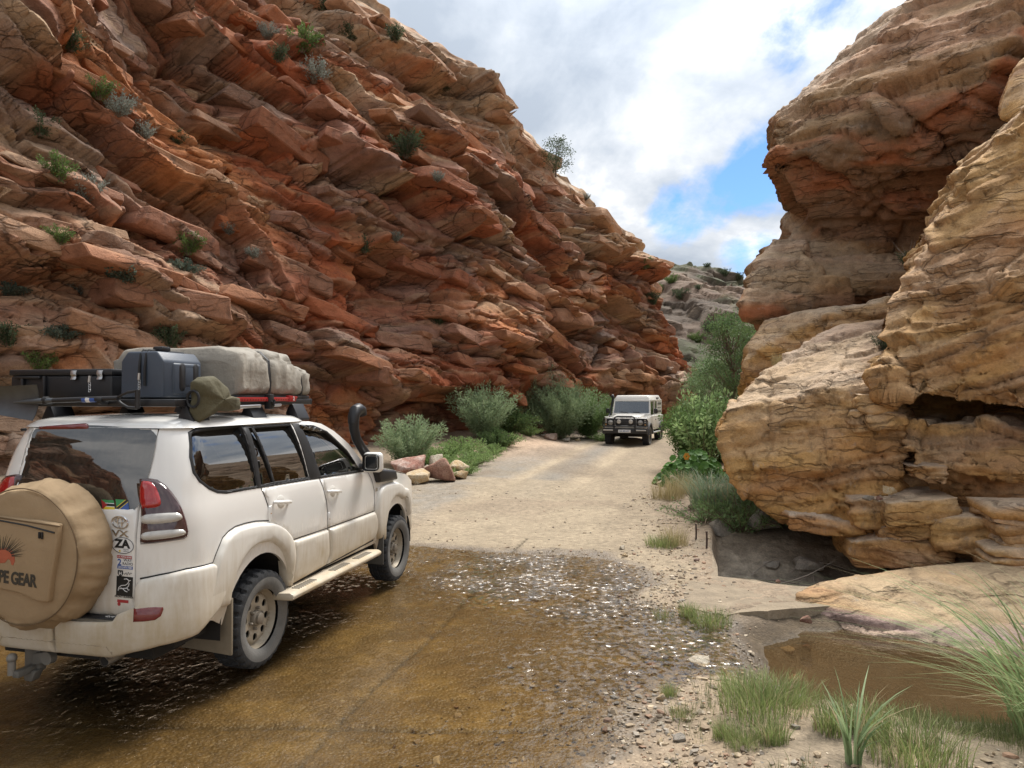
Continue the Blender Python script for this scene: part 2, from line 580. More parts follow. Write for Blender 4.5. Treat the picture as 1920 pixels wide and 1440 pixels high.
# joints of the concrete drift
JM = 0 * X
for (ja, jb, jc, wd) in ((0.035, 1.0, 4.82, .016), (1.0, -.235, -2.35, .012)):
    jd = np.abs(ja * X + jb * Y - jc + .03 * vnoise(X * 1.4, Y * 1.4, X * 0 + 7))
    JM = JM + np.exp(-(jd / (wd * 1.5)) ** 2) * (gp['sdr'] < -.3) * (X > -6) * (Y < 11)
Z = Z - .02 * np.clip(JM, 0, 1)
JM = np.clip(JM, 0, 1)
n1 = fbm(X * .7, Y * .7, X * 0 + 1, 4)
n2 = fbm(X * 3.1, Y * 3.1, X * 0 + 3, 4)
sand = np.array([.30, .24, .165]); dirt = np.array([.26, .20, .14]); grey = np.array([.23, .21, .18])
pink = np.array([.47, .34, .24]); conc = np.array([.32, .258, .178]); bed = np.array([.118, .081, .036]); mud = np.array([.15, .115, .08])
pbed = np.array([.078, .056, .032]); hole_c = np.array([.34, .30, .24])
shp = X.shape
C = np.broadcast_to(dirt, shp + (3,)).copy()


def paint(c, m):
    global C
    C = C * (1 - m[..., None]) + c * m[..., None]


inroad = sstep(.15, -.25, gp['sdr'] + .5 * n2)
paint(sand, inroad * .85)
gravelside = np.exp(-((X - np.interp(Y, [10, 18, 25, 33], [-3, -.8, 1.3, 4.4])) / 1.5) ** 2) * sstep(11, 15, Y)
paint(grey, np.clip(gravelside * (.7 + .6 * n2), 0, .9))
paint(pink, np.clip(np.exp(-(((X + .1) / 2.3) ** 2 + ((Y - 28) / 3.6) ** 2)) * 1.4, 0, 1))
paint(sand * 1.30, gp['rut'] * .85)
paint(grey * .92, np.exp(-(np.abs(gp['ax']) / .40) ** 2) * sstep(11.5, 15, Y) * .75)
paint(dirt * .78, sstep(.12, .42, fbm(X * .5 + 8, Y * .35, X * 0, 4)) * inroad * .55)
paint(conc, apron * .85)
paint(dirt * .92, np.clip(sstep(.1, -.5, sda - .3) * sstep(.1, .45, n1) * .6, 0, 1))
bankm = gp['bank']
paint(np.array([.25, .2, .14]), bankm * .8)
paint(np.array([.34, .25, .16]), bankm * sstep(0, .4, n2) * .7)
wetband = sstep(.30, -.02, gp['sdf'] + .22 * n2)
paint(mud, wetband * .85 * (Y < 12.5))
paint(bed, sstep(.0, -.45, gp['sdf'] + .15 * n2))
yel = np.array([.165, .116, .047])
paint(yel, sstep(.0, -.6, gp['sdf']) * sstep(-.05, .35, n2 + .4 * n1) * .8)
paint(np.array([.035, .026, .014]), JM * .85)
paint(mud, sstep(.25, 0, gp['sdp'] + .1 * n2) * .8)
paint(np.array([.085, .064, .043]), sstep(-.02, -.09, Z) * (gp['sdp'] < .3) * .9)
paint(pbed, sstep(-.05, -.4, gp['sdp']))
paint(hole_c * (.6 + .5 * sstep(-.3, .4, n2))[..., None], gp['deep'])
grain = (1 + .22 * np.clip(gr, -.8, .8) * near * (1 - .6 * apron))[..., None]
C = np.clip(C * grain * (1 + .16 * n2[..., None] + .1 * n1[..., None]), .01, .8)
WET = np.clip(np.maximum(np.maximum(wetband, .8 * sstep(-.12, -.2, Z) * (gp['sdp'] < .2)), gp['deep'] * .1), 0, 1)


def mat_ground():
    m, t, o = new_mat('earth')
    b = t.n('ShaderNodeBsdfPrincipled')
    t.l(b.outputs[0], o.inputs[0])
    at = t.n('ShaderNodeAttribute', _attribute_name='col')
    wt = t.n('ShaderNodeAttribute', _attribute_name='wet')
    pos = t.n('ShaderNodeNewGeometry').outputs['Position']
    vor = t.n('ShaderNodeTexVoronoi', _feature='F1')
    vor.inputs['Scale'].default_value = 38
    t.l(pos, vor.inputs['Vector'])
    sepc = t.n('ShaderNodeSeparateColor')
    t.l(vor.outputs['Color'], sepc.inputs[0])
    v = t.ramp(sepc.outputs[0], [(0, .80), (.5, 1.0), (.92, 1.08), (1, 1.35)])
    n = t.noise(pos, 9, 7, .68)
    v2 = t.ramp(n, [(.3, .72), (.5, 1.0), (.7, 1.25)])
    c = t.mix(1.0, t.mix(.75, at.outputs['Color'], t.mix(1.0, at.outputs['Color'], v, 'MULTIPLY')), v2, 'MULTIPLY')
    t.l(c, b.inputs['Base Color'])
    t.l(t.math('SUBTRACT', .93, t.math('MULTIPLY', wt.outputs['Fac'], .55)), b.inputs['Roughness'])
    b.inputs['Specular IOR Level'].default_value = .3
    h = t.math('ADD', t.math('MULTIPLY', vor.outputs['Distance'], -.6), t.math('MULTIPLY', n, 1.0))
    bp = t.n('ShaderNodeBump', Strength=.8, Distance=.02)
    sn = t.n('ShaderNodeSeparateXYZ'); t.l(t.n('ShaderNodeNewGeometry').outputs['Normal'], sn.inputs[0])
    t.l(t.ramp(sn.outputs[2], [(.70, .06), (.95, .8)]), bp.inputs['Strength'])
    t.l(h, bp.inputs['Height'])
    t.l(bp.outputs[0], b.inputs['Normal'])
    return m


M_EARTH = mat_ground()
V = np.stack([X, Y, Z], -1).reshape(-1, 3)
F = grid_faces(len(xs), len(ys))
cx = V[F].mean(1)
road_mask = (sdf_poly(cx[:, 0], cx[:, 1], ROAD) < 0)


def submesh(name, mask, **kw):
    f = F[mask]
    u, inv = np.unique(f, return_inverse=True)
    me = np_mesh(name, V[u], inv.reshape(f.shape), True, C.reshape(-1, 3)[u], {'wet': WET.reshape(-1)[u]})
    return link(name, me, M_EARTH, **kw)


submesh('road', road_mask, kind='structure', label='sandy gravel road dipping through the flooded drift')
submesh('ground', ~road_mask, kind='structure', label='earth verges, stream bank and valley floor beside the road')


def mat_water(name, tint, bumpd, s1, s2, murk=0.0, rough=.03, riffles=()):
    m, t, o = new_mat(name)
    tr = t.n('ShaderNodeBsdfTransparent')
    tr.inputs[0].default_value = (*tint, 1)
    gl = t.n('ShaderNodeBsdfGlossy', Roughness=rough)
    gl.inputs[0].default_value = (1, 1, 1, 1)
    fr = t.n('ShaderNodeFresnel', IOR=1.45)
    pos = t.n('ShaderNodeNewGeometry').outputs['Position']
    a = t.noise(t.mapping(pos, scale=(1.0, .75, 1), rot=(0, 0, .5)), s1, 3, .55, .6)
    bnz = t.noise(t.mapping(pos, scale=(1, .6, 1), rot=(0, 0, -.3)), s2, 3, .6, .2)
    calm = t.ramp(t.noise(pos, .55, 3, .5), [(.38, .25), (.62, 1.0)])
    hgt = t.math('MULTIPLY', t.math('ADD', a, t.math('MULTIPLY', bnz, .45)), calm)
    bp = t.n('ShaderNodeBump', Strength=1.0, Distance=bumpd)
    t.l(hgt, bp.inputs['Height'])
    # chop: facets tilted at random, rougher where the water runs over gravel
    chop = None
    for (rx, ry, rr, amp) in riffles:
        vd = t.n('ShaderNodeVectorMath', _operation='DISTANCE')
        t.l(pos, vd.inputs[0]); vd.inputs[1].default_value = (rx, ry, 0)
        mk = t.n('ShaderNodeMapRange', _interpolation_type='SMOOTHSTEP')
        t.l(vd.outputs['Value'], mk.inputs[0])
        mk.inputs[1].default_value = rr; mk.inputs[2].default_value = rr * .3; mk.inputs[3].default_value = 0; mk.inputs[4].default_value = amp
        chop = mk.outputs[0] if chop is None else t.math('MAXIMUM', chop, mk.outputs[0])
    patchy = t.ramp(t.noise(pos, 1.6, 4, .6), [(.36, .25), (.56, 1.0)])
    chop = t.math('ADD', t.math('MULTIPLY', chop, patchy), .16) if chop is not None else .06
    wn = t.n('ShaderNodeTexNoise'); wn.inputs['Scale'].default_value = 15; wn.inputs['Detail'].default_value = 3
    t.l(pos, wn.inputs['Vector'])
    v1 = t.n('ShaderNodeVectorMath', _operation='SUBTRACT'); t.l(wn.outputs[1], v1.inputs[0]); v1.inputs[1].default_value = (.5, .5, .5)
    if not isinstance(chop, float):
        t.l(t.math('ADD', t.math('MULTIPLY', chop, .075), rough, clamp=True), gl.inputs['Roughness'])
    v2 = t.n('ShaderNodeVectorMath', _operation='SCALE'); t.l(v1.outputs[0], v2.inputs[0])
    if isinstance(chop, float):
        v2.inputs['Scale'].default_value = chop
    else:
        t.l(chop, v2.inputs['Scale'])
    v3 = t.n('ShaderNodeVectorMath', _operation='MULTIPLY'); t.l(v2.outputs[0], v3.inputs[0]); v3.inputs[1].default_value = (1, 1, 0)
    v4 = t.n('ShaderNodeVectorMath', _operation='ADD'); t.l(v3.outputs[0], v4.inputs[0]); t.l(bp.outputs[0], v4.inputs[1])
    v5 = t.n('ShaderNodeVectorMath', _operation='NORMALIZE'); t.l(v4.outputs[0], v5.inputs[0])
    t.l(v5.outputs[0], gl.inputs['Normal'])
    t.l(v5.outputs[0], fr.inputs['Normal'])
    base = tr.outputs[0]
    if murk > 0:
        df = t.n('ShaderNodeBsdfDiffuse')
        df.inputs[0].default_value = (.12, .082, .042, 1)
        mx = t.n('ShaderNodeMixShader', Fac=murk)
        t.l(tr.outputs[0], mx.inputs[1]); t.l(df.outputs[0], mx.inputs[2])
        base = mx.outputs[0]
    mx = t.n('ShaderNodeMixShader')
    t.l(fr.outputs[0], mx.inputs[0]); t.l(base, mx.inputs[1]); t.l(gl.outputs[0], mx.inputs[2])
    t.l(mx.outputs[0], o.inputs[0])
    return m


def poly_sheet(name, poly, z, mat, **kw):
    me = bpy.data.meshes.new(name)
    me.from_pydata([(x, y, z) for x, y in poly], [], [list(range(len(poly)))])
    return link(name, me, mat, **kw)


M_WATER = mat_water('ford_water', (.95, .86, .68), .016, 11, 30, murk=.08, rough=.02, riffles=((.2, 8.9, 2.1, 3.2), (.8, 8.1, 1.7, 3.0), (1.4, 6.45, 1.2, 2.2), (-1.6, 9.4, 1.8, 2.0), (.5, 5.7, 1.1, 1.2)))
M_POOL = mat_water('pool_water', (.80, .70, .54), .005, 7, 22, murk=.30)
poly_sheet('ford_water', [(-14, 0), (0.2, 0), (.9, 4), (1.5, 5.4), (1.88, 5.75), (1.98, 6.4), (2.02, 7.0), (1.98, 7.3), (2.05, 7.8), (2.1, 10), (1.2, 11), (-1, 12.2), (-14, 12.2)], -.012, M_WATER,
           kind='structure', label='shallow brown water flowing over the road drift')
poly_sheet('pool_water', [(1.25, 5.2), (1.8, 4.7), (4, 4.1), (9, 4), (9, 8), (3.2, 8.1), (1.25, 7.5)], -.17, M_POOL,
           kind='structure', label='muddy brown pool below the flat rock slab')


# concrete lip of the culvert beside the hole
def slab(name, poly, z0, z1, mat, bevel=.02, **kw):
    bm = bmesh.new()
    vs = [bm.verts.new((x, y, z0)) for x, y in poly]
    f = bm.faces.new(vs)
    if f.normal.z > 0:
        f.normal_flip()
    r = bmesh.ops.extrude_face_region(bm, geom=[f])
    top = [v for v in r['geom'] if isinstance(v, bmesh.types.BMVert)]
    for v in top:
        v.co.z = z1
    bmesh.ops.recalc_face_normals(bm, faces=bm.faces)
    bmesh.ops.subdivide_edges(bm, edges=[e for e in bm.edges if e.calc_length() > .25], cuts=5, use_grid_fill=True)
    for v in bm.verts:
        q = v.co * 2.7
        v.co.x += .07 * mnoise.noise(q) + .03 * mnoise.noise(q * 3.3); v.co.y += .07 * mnoise.noise(q + Vector((3, 3, 0))) + .03 * mnoise.noise(q * 3.1) + .0 * mnoise.noise(q + Vector((5, 0, 0))); v.co.z += .022 * mnoise.noise(q + Vector((0, 7, 0)))
    me = bpy.data.meshes.new(name)
    bm.to_mesh(me); bm.free()
    return link(name, me, mat, **kw)


M_CONC = mat_plain('old_concrete', (.245, .195, .135), rough=.95, var=.55, vscale=5.0, bump=.02, bscale=22)
slab('concrete_slab', [(1.75, 7.45), (2.10, 7.12), (2.5, 7.22), (2.95, 7.34), (3.6, 7.55), (3.95, 8.1), (3.28, 8.24), (2.5, 8.7), (3.3, 11.8), (3.05, 11.9), (2.25, 8.9)], -.75, .008, M_CONC,
     label='old concrete culvert slab between the stream hole and the pool', cat='culvert slab')

# =================================================================== ROCK
M_ROCK_L = mat_rock('red_sandstone', 1.0, .07, (R(10), R(14), 0))
M_ROCK_R = mat_rock('tan_sandstone', 1.6, .05, (R(8), R(-14), R(10)), .4, ((1.0, .020, .8), (2.6, .05, .55)), (.30, 1.9), (.47, .60))
M_ROCK_F = mat_rock('grey_sandstone', .6, .14, (0, 0, 0), .08, ((1.0, .02, .8),), (.4, 1.5), (.45, .6))

RED = np.array([.36, .102, .042]); ORANGE = np.array([.45, .178, .068]); BROWN = np.array([.155, .075, .05]); TAN = np.array([.50, .35, .215])
PALE = np.array([.55, .47, .38]); GREY = np.array([.30, .265, .225]); OCHRE = np.array([.52, .305, .115]); DARK = np.array([.13, .08, .055])


LC = {}


def left_cliff():
    foot = np.array([c[0] for c in CLIFF], float)
    ridge = np.array([c[1] for c in CLIFF], float)
    # arc-length parameter, dense where the camera looks
    seg = np.r_[0, np.cumsum(np.linalg.norm(np.diff(foot, axis=0), axis=1))]
    L = seg[-1]
    u = np.concatenate([np.linspace(0, 23, 70, endpoint=False), np.linspace(23, L, 1060)])
    fu = np.stack([np.interp(u, seg, foot[:, k]) for k in range(2)], 1)
    ru = np.stack([np.interp(u, seg, ridge[:, k]) for k in range(3)], 1)
    # smooth the foot line but keep the ridge nearly as given
    du = np.interp(u, [0, 23, 24, L], [14, 14, 60, 60]).astype(int)
    fu = smooth1(fu, 500); ru = smooth1(ru, 120)
    nv = 450
    tv = np.concatenate([np.linspace(-.06, 1.0, nv - 50), np.linspace(1.0, 1.3, 51)[1:]])
    nu = len(u)
    T = np.broadcast_to(tv[None, :], (nu, nv)); U = np.broadcast_to(u[:, None], (nu, nv))
    tc_ = np.clip(T, 0, 1)
    # plan setback: steep toe, gently leaning face, rounded shoulder
    g = .50 * tc_ + .50 * tc_ ** 2.2
    bx = fu[:, None, 0] + (ru[:, 0] - fu[:, 0])[:, None] * g
    by = fu[:, None, 1] + (ru[:, 1] - fu[:, 1])[:, None] * g
    z0 = ground_z(fu[:, 0], fu[:, 1])
    bz = z0[:, None] + (ru[:, 2] - z0)[:, None] * np.where(T < 1, T, 1.0)
    # beyond the ridge the mountain goes on, falling away
    tang = np.gradient(fu, axis=0); tang /= np.linalg.norm(tang, axis=1)[:, None]
    tang = smooth1(tang, 200); tang /= np.linalg.norm(tang, axis=1)[:, None]
    nx, ny = tang[:, 1][:, None], -tang[:, 0][:, None]          # outward (towards the road)
    back = np.clip(T - 1, 0, 1) / .3
    bx = bx - nx * back * 9; by = by - ny * back * 9
    bz = bz - back ** 1.3 * 2.0
    x0, y0, zz = bx, by, bz
    wob = fbm(x0 * .13, y0 * .13, zz * .13, 3)
    wob2 = fbm(x0 * .4 + 9, y0 * .4, zz * .4, 3)
    s = U + .8 * wob2
    dip = np.interp(u, [0, 22, 34, 42, 50, L], [.02, .06, .24, .24, .17, .12])
    bdip = np.concatenate([[0], np.cumsum((dip[1:] + dip[:-1]) / 2 * np.diff(u))])[:, None]
    b = zz + bdip + 1.5 * wob + .6 * wob2 + .3 * np.sin(U * .35 + 1.1)
    dep = zz * 0
    p1, a1, l1, f1 = strata(s, b, dep, 2.1, 4.2, 1, .10)
    p2, a2, l2, f2 = strata(s * 1.03 + 3, b + .12 * wob2, dep, .74, 1.7, 2, .13)
    p3, a3, l3, f3 = strata(s * .97 + 8, b + .06 * wob2, dep, .24, .75, 3, .2)
    q1, h1_, c1 = blocks(s + .9 * wob2, b + .5 * wob2, 4.6, 2.4, 101, .5)
    q2, h2_, c2 = blocks(s + .5 * wob2, b + .25 * wob2, 1.75, .9, 111, .42)
    q3, h3_, c3 = blocks(s, b + .1 * wob2, .70, .33, 121, .3)
    big = fbm(x0 * .17 + 31, y0 * .17, zz * .17, 3)
    mod = np.interp(u, [0, 26, 34, L], [.8, .85, 1, 1])[:, None] * (1 - .75 * back) * sstep(-.06, .04, T)
    relief2 = .35 + .65 * sstep(-.35, .3, fbm(x0 * .21 + 7, y0 * .21, zz * .3, 3))
    rel3 = .15 + .85 * sstep(-.25, .35, fbm(x0 * .45 + 2, y0 * .45, zz * .7, 3))
    rnd = fbm(x0 * 1.1, y0 * 1.1, zz * 1.5, 4)
    D = 1.6 * (q1 - .5) + .42 * (p1 - .4) + .88 * (q2 - .5) * relief2 + .14 * (p2 - .45) * relief2 + (.24 * (q3 - .5) + .06 * (p3 - .45)) * rel3
    D = D - (.60 * (1 - c1) + .36 * (1 - c2) * relief2 + .11 * (1 - c3) * rel3)
    D = D + 1.7 * big + .45 * wob2 + .20 * rnd
    # big gullies and buttresses running up the wall
    D = D + .9 * np.sin(U * .42 + .6 * zz * .2 + 3.0 * wob) * .5
    # undercut at the foot on the far half
    foot_cut = np.interp(u, [0, 33, 38, 47, 53, L], [0, 0, .9, 1.3, 2.0, .8])[:, None]
    D = D - foot_cut * sstep(2.4, .5, zz - z0[:, None]) + .45 * np.interp(u, [0, 36, 50, L], [0, 0, 1, .6])[:, None] * np.exp(-((zz - 3.6) / 1.0) ** 2)
    D = D * mod * (1 - .6 * sstep(.78, 1.0, T)) - .75 * sstep(.7, 1.0, T) * (1 - back)
    # weathered near buttress at the far left
    up = .22
    px = x0 + nx * D; py = y0 + ny * D; pz = zz + up * D * sstep(0, .1, T) + np.where(T > 1, .5 * rnd + .8 * (p2 - .4), 0)
    px = px + .10 * (vnoise(x0 * 2.3, y0 * 2.3, zz * 2.3))
    # worn skyline: no thin slivers along the rim
    wt = (sstep(.84, .93, tv) * sstep(1.2, 1.02, tv))[None, :]
    for _ in range(5):
        for a_ in (px, py, pz):
            av = a_.copy()
            av[1:-1, 1:-1] = (a_[1:-1, 1:-1] * 2 + a_[:-2, 1:-1] + a_[2:, 1:-1] + a_[1:-1, :-2] + a_[1:-1, 2:]) / 6
            a_ += (av - a_) * wt
    # ---- colour
    n1 = fbm(x0 * .33, y0 * .33, b * .5, 4); n2 = fbm(s * 1.3, b * 3.2, zz * 0, 4)
    col = lerp3(np.broadcast_to(RED, (nu * nv, 3)), ORANGE, sstep(-.35, .45, (n1 + .5 * n2)).ravel())
    col = lerp3(col, BROWN, (sstep(.0, .5, fbm(x0 * .5 + 5, y0 * .5, b * .7, 4)) * .8).ravel())
    col = lerp3(col, BROWN, (.30 * sstep(.55, .95, h2_) + .22 * sstep(.7, .9, h1_) + .2 * sstep(.7, .9, l3)).ravel())
    col = lerp3(col, GREY, (.35 * sstep(.8, .6, h2_) * sstep(.4, .6, h2_) + .3 * sstep(.3, .1, h1_)).ravel())
    gp_ = sstep(.05, .45, fbm(x0 * .22 + 15, y0 * .22, b * .35, 4) + .25 * (h2_ - .5))
    col = lerp3(col, np.array([.29, .21, .16]), (gp_ * .85).ravel())
    # pale, sun bleached caps on the upper right and everywhere the ledges face up
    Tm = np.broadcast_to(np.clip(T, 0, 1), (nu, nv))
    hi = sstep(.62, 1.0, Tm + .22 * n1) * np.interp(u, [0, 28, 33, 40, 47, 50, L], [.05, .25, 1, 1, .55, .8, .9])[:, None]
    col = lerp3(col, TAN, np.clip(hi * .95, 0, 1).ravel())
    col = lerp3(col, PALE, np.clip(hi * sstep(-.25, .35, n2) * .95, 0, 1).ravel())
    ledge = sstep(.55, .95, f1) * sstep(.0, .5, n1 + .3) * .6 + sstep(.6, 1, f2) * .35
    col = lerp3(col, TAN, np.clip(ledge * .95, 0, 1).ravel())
    lowleft = np.interp(u, [0, 22, 27, 34, 40], [.6, .7, .6, .25, 0])[:, None] * sstep(.52, .1, Tm + .35 * n1)
    col = lerp3(col, GREY * 1.25, np.clip(lowleft * sstep(-.3, .4, n2) * 1.0, 0, 1).ravel())
    col = lerp3(col, TAN * .9, np.clip(lowleft * .45, 0, 1).ravel())
    under = sstep(.18, .0, f1) * .5  # shade below each bed's lip, put into the colour
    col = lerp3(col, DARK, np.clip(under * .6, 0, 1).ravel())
    Vv = np.stack([px, py, pz], -1).reshape(-1, 3)
    LC.update(V=Vv.reshape(nu, nv, 3), C=col.reshape(nu, nv, 3), tang=tang, u=u, dip=dip, T=T, L=L)
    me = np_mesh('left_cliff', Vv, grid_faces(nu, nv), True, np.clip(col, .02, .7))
    return link('rocky_cliff', me, M_ROCK_L, kind='structure', label='towering red and orange layered sandstone cliff along the left of the road', cat='cliff')


left = left_cliff()


def rock_block(seed, L_, D_, T_):
    """one joint block: a box with broken corners, split faces and a little roughness"""
    r = random.Random(seed)
    b = bmesh.new()
    for sx in (-1, 1):
        for sy in (-1, 1):
            for sz in (-1, 1):
                k = [r.uniform(.72, 1.0) for _ in range(3)]
                c = Vector((sx * k[0], sy * k[1], sz * k[2]))
                if r.random() < .65:               # broken corner: two points instead of one
                    a = r.randrange(3)
                    c2 = c.copy(); c2[a] *= r.uniform(.45, .8)
                    c3 = c.copy(); c3[(a + 1) % 3] *= r.uniform(.5, .85)
                    b.verts.new(c2); b.verts.new(c3)
                else:
                    b.verts.new(c)
    bmesh.ops.convex_hull(b, input=b.verts)
    bmesh.ops.delete(b, geom=[v for v in b.verts if not v.link_faces], context='VERTS')
    for v in b.verts:
        v.co = Vector((v.co.x * L_ / 2, v.co.y * D_ / 2, v.co.z * T_ / 2))
    bmesh.ops.bevel(b, geom=list(b.edges), offset=.035 * min(1.2, T_ + .3), segments=1, affect='EDGES', profile=.5)
    bmesh.ops.triangulate(b, faces=b.faces)
    for _ in range(2):
        bmesh.ops.subdivide_edges(b, edges=[e for e in b.edges if e.calc_length() > .34], cuts=1)
        bmesh.ops.triangulate(b, faces=b.faces)
    for v in b.verts:
        q = v.co * 1.6 + Vector((seed * 3.1, 0, 0))
        w_ = Vector((v.co.x * .5, v.co.y, v.co.z * 5.0)) * 1.3 + Vector((0, seed * 1.7, 0))
        v.co += v.co.normalized() * (.07 * mnoise.noise(q) + .06 * mnoise.noise(w_)) * min(1, T_ + .35)
    return b


def add_blocks(n):
    g = np.random.default_rng(99)
    V3, C3, u, T = LC['V'], LC['C'], LC['u'], LC['T'][0]
    iu = np.where(u > 24)[0]; jv = np.where((T > .03) & (T < .97))[0]
    done = []
    tries = 0
    while len(done) < n and tries < 20000:
        tries += 1
        i = int(g.choice(iu)); j = int(g.choice(jv))
        p = V3[i, j]
        if p[1] < 9 or (p[2] - CAM_H) / p[1] > .62 or p[0] / p[1] < -.80:
            continue
        # only on proud lips: the point must stick out from its surroundings
        tg_ = LC['tang'][i]
        out_ = np.array([tg_[1], -tg_[0]])
        ring_ = V3[max(0, i - 25):i + 26:10, max(0, j - 25):j + 26:10, :2].reshape(-1, 2).mean(0)
        if np.dot(p[:2] - ring_, out_) < .10:
            continue
        if any((p[0] - q[0]) ** 2 + (p[1] - q[1]) ** 2 + (p[2] - q[2]) ** 2 < q[3] for q in done):
            continue
        big = g.random() ** 1.6
        L_ = 1.0 + 2.3 * big + .6 * g.random(); T_ = .26 + .50 * big * g.uniform(.5, 1.1); D_ = .8 + 1.0 * big
        d = math.atan(LC['dip'][i]) + g.normal(0, .10)
        e1 = Vector((tg_[0] * math.cos(d), tg_[1] * math.cos(d), -math.sin(d))).normalized()
        up_ = Vector((tg_[0] * math.sin(d), tg_[1] * math.sin(d), math.cos(d)))
        inn = Vector((-out_[0], -out_[1], .0))
        yaw = g.normal(0, .16)
        e1 = (e1 * math.cos(yaw) + inn * math.sin(yaw)).normalized()
        e2 = up_.cross(e1).normalized()
        if e2.dot(inn) < 0:
            e2 = -e2
        e3 = e1.cross(e2).normalized()
        if e3.z < 0:
            e1 = -e1; e3 = -e3
        M = Matrix((e1, e2, e3)).transposed().to_4x4()
        M.translation = Vector(p) + inn * D_ * g.uniform(.30, .58)
        b = rock_block(len(done) + 1, L_, D_, T_)
        b.transform(M)
        me = bpy.data.meshes.new('rock_block')
        b.to_mesh(me); b.free()
        n_ = len(me.vertices)
        nn = np.empty(n_ * 3, np.float32); me.vertex_normals.foreach_get('vector', nn); nn = nn.reshape(-1, 3)
        cc = C3[max(0, i - 6):i + 7:3, max(0, j - 6):j + 7:3].reshape(-1, 3).mean(0) * g.uniform(.85, 1.2)
        tint = g.random()
        cc = cc * .7 + .3 * (RED if tint < .35 else (ORANGE if tint < .65 else (TAN * .8 if tint < .76 else np.array([.22, .15, .115]))))
        c4 = np.ones((n_, 4), np.float32)
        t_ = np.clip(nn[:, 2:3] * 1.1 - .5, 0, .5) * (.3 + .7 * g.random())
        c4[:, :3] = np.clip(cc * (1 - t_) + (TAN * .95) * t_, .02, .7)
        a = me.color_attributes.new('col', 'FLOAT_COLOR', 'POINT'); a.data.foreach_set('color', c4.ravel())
        me.polygons.foreach_set('use_smooth', np.ones(len(me.polygons), bool))
        me.set_sharp_from_angle(angle=R(24))
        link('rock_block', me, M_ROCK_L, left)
        done.append((p[0], p[1], p[2], (L_ * .42) ** 2))
    return len(done)


add_blocks(280)


def hull_rock(name, hulls, voxel, amp, tilt, seed, colfun, mat, smooth=10, thick=(.55, .2), keep=None, parent=None, amp2=1.0, width=(2.2, .9), **kw):
    """union of convex lumps -> one watertight rock, then bedding relief pushed along the normals"""
    bm = bmesh.new()
    for pts in hulls:
        b2 = bmesh.new()
        for p in pts:
            b2.verts.new(p)
        bmesh.ops.convex_hull(b2, input=b2.verts)
        tmp = bpy.data.meshes.new('tmp')
        b2.to_mesh(tmp); b2.free()
        bm.from_mesh(tmp)
        bpy.data.meshes.remove(tmp)
    loose = [v for v in bm.verts if not v.link_faces]
    bmesh.ops.delete(bm, geom=loose, context='VERTS')
    bmesh.ops.recalc_face_normals(bm, faces=bm.faces)
    me = bpy.data.meshes.new(name)
    bm.to_mesh(me); bm.free()
    o = bpy.data.objects.new(name, me)
    COL.objects.link(o)
    rm = o.modifiers.new('r', 'REMESH'); rm.mode = 'VOXEL'; rm.voxel_size = voxel
    sm = o.modifiers.new('s', 'SMOOTH'); sm.factor = .5; sm.iterations = smooth
    dg = bpy.context.evaluated_depsgraph_get()
    ev = o.evaluated_get(dg)
    m2 = bpy.data.meshes.new_from_object(ev)
    bpy.data.objects.remove(o)
    bpy.data.meshes.remove(me)
    n = len(m2.vertices)
    co = np.empty(n * 3, np.float32); m2.vertices.foreach_get('co', co); co = co.reshape(-1, 3)
    no = np.empty(n * 3, np.float32); m2.vertex_normals.foreach_get('vector', no); no = no.reshape(-1, 3)
    x, y, z = co[:, 0], co[:, 1], co[:, 2]
    tx, ty, tz = tilt                                     # bedding normal
    ln = math.sqrt(tx * tx + ty * ty + tz * tz)
    w1 = fbm(x * .35 + seed, y * .35, z * .35, 3); w2 = fbm(x * 1.1, y * 1.1 + seed, z * 1.1, 3)
    b = (x * tx + y * ty + z * tz) / ln + .42 * w1 + .10 * w2
    s = (x - y) * .75 + .3 * w2
    p1, a1, l1, f1 = strata(s, b, x * 0, thick[0], width[0], seed, .16)
    p2, a2, l2, f2 = strata(s + 4, b, x * 0, thick[1], width[1], seed + 1, .2)
    p3, a3, l3, f3 = strata(s + 9, b + .02 * w2, x * 0, thick[1] * .33, width[1] * .6, seed + 2, .3)
    q1, h1_, c1 = blocks(s + .3 * w2, b + .12 * w2, width[0], thick[0] * 1.25, seed * 7 + 200, .3)
    q2, h2_, c2 = blocks(s + .15 * w2, b + .06 * w2, width[1], thick[1] * 1.5, seed * 7 + 300, .28)
    mask = .3 + .7 * sstep(-.35, .35, fbm(x * .45 + 3, y * .45 + seed, z * .6, 3))
    q3, h3_, c3 = blocks(s, b + .02 * w2, width[1] * .5, thick[1] * .55, seed * 7 + 400, .25)
    mask3 = .2 + .8 * sstep(-.2, .3, fbm(x * .9 + 8, y * .9 + seed, z * 1.3, 3))
    flat = 1 - .6 * np.clip(no[:, 2], 0, 1)
    rnd = fbm(x * 2.2, y * 2.2, z * 2.8, 4)
    D = amp * ((.9 * (q1 - .5) + .35 * (p1 - .45)) * mask + (.42 * (q2 - .5) - .12 * (1 - c2)) * mask * amp2 - .3 * (1 - c1) * mask + .22 * (p2 - .45) * mask * amp2 + (.10 * (p3 - .45) + .22 * (q3 - .5) - .06 * (1 - c3)) * amp2 * mask3) * flat + amp * (.55 * w1 + .25 * w2 + .14 * rnd)
    co = co + no * D[:, None]
    m2.vertices.foreach_set('co', co.ravel())
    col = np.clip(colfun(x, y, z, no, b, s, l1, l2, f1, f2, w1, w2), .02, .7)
    a = m2.color_attributes.new('col', 'FLOAT_COLOR', 'POINT')
    c4 = np.ones((n, 4), np.float32); c4[:, :3] = col
    a.data.foreach_set('color', c4.ravel())
    m2.polygons.foreach_set('use_smooth', np.ones(len(m2.polygons), bool))
    m2.materials.clear()
    m2.name = name
    m2.update()
    return link(name, m2, mat, parent, **kw)


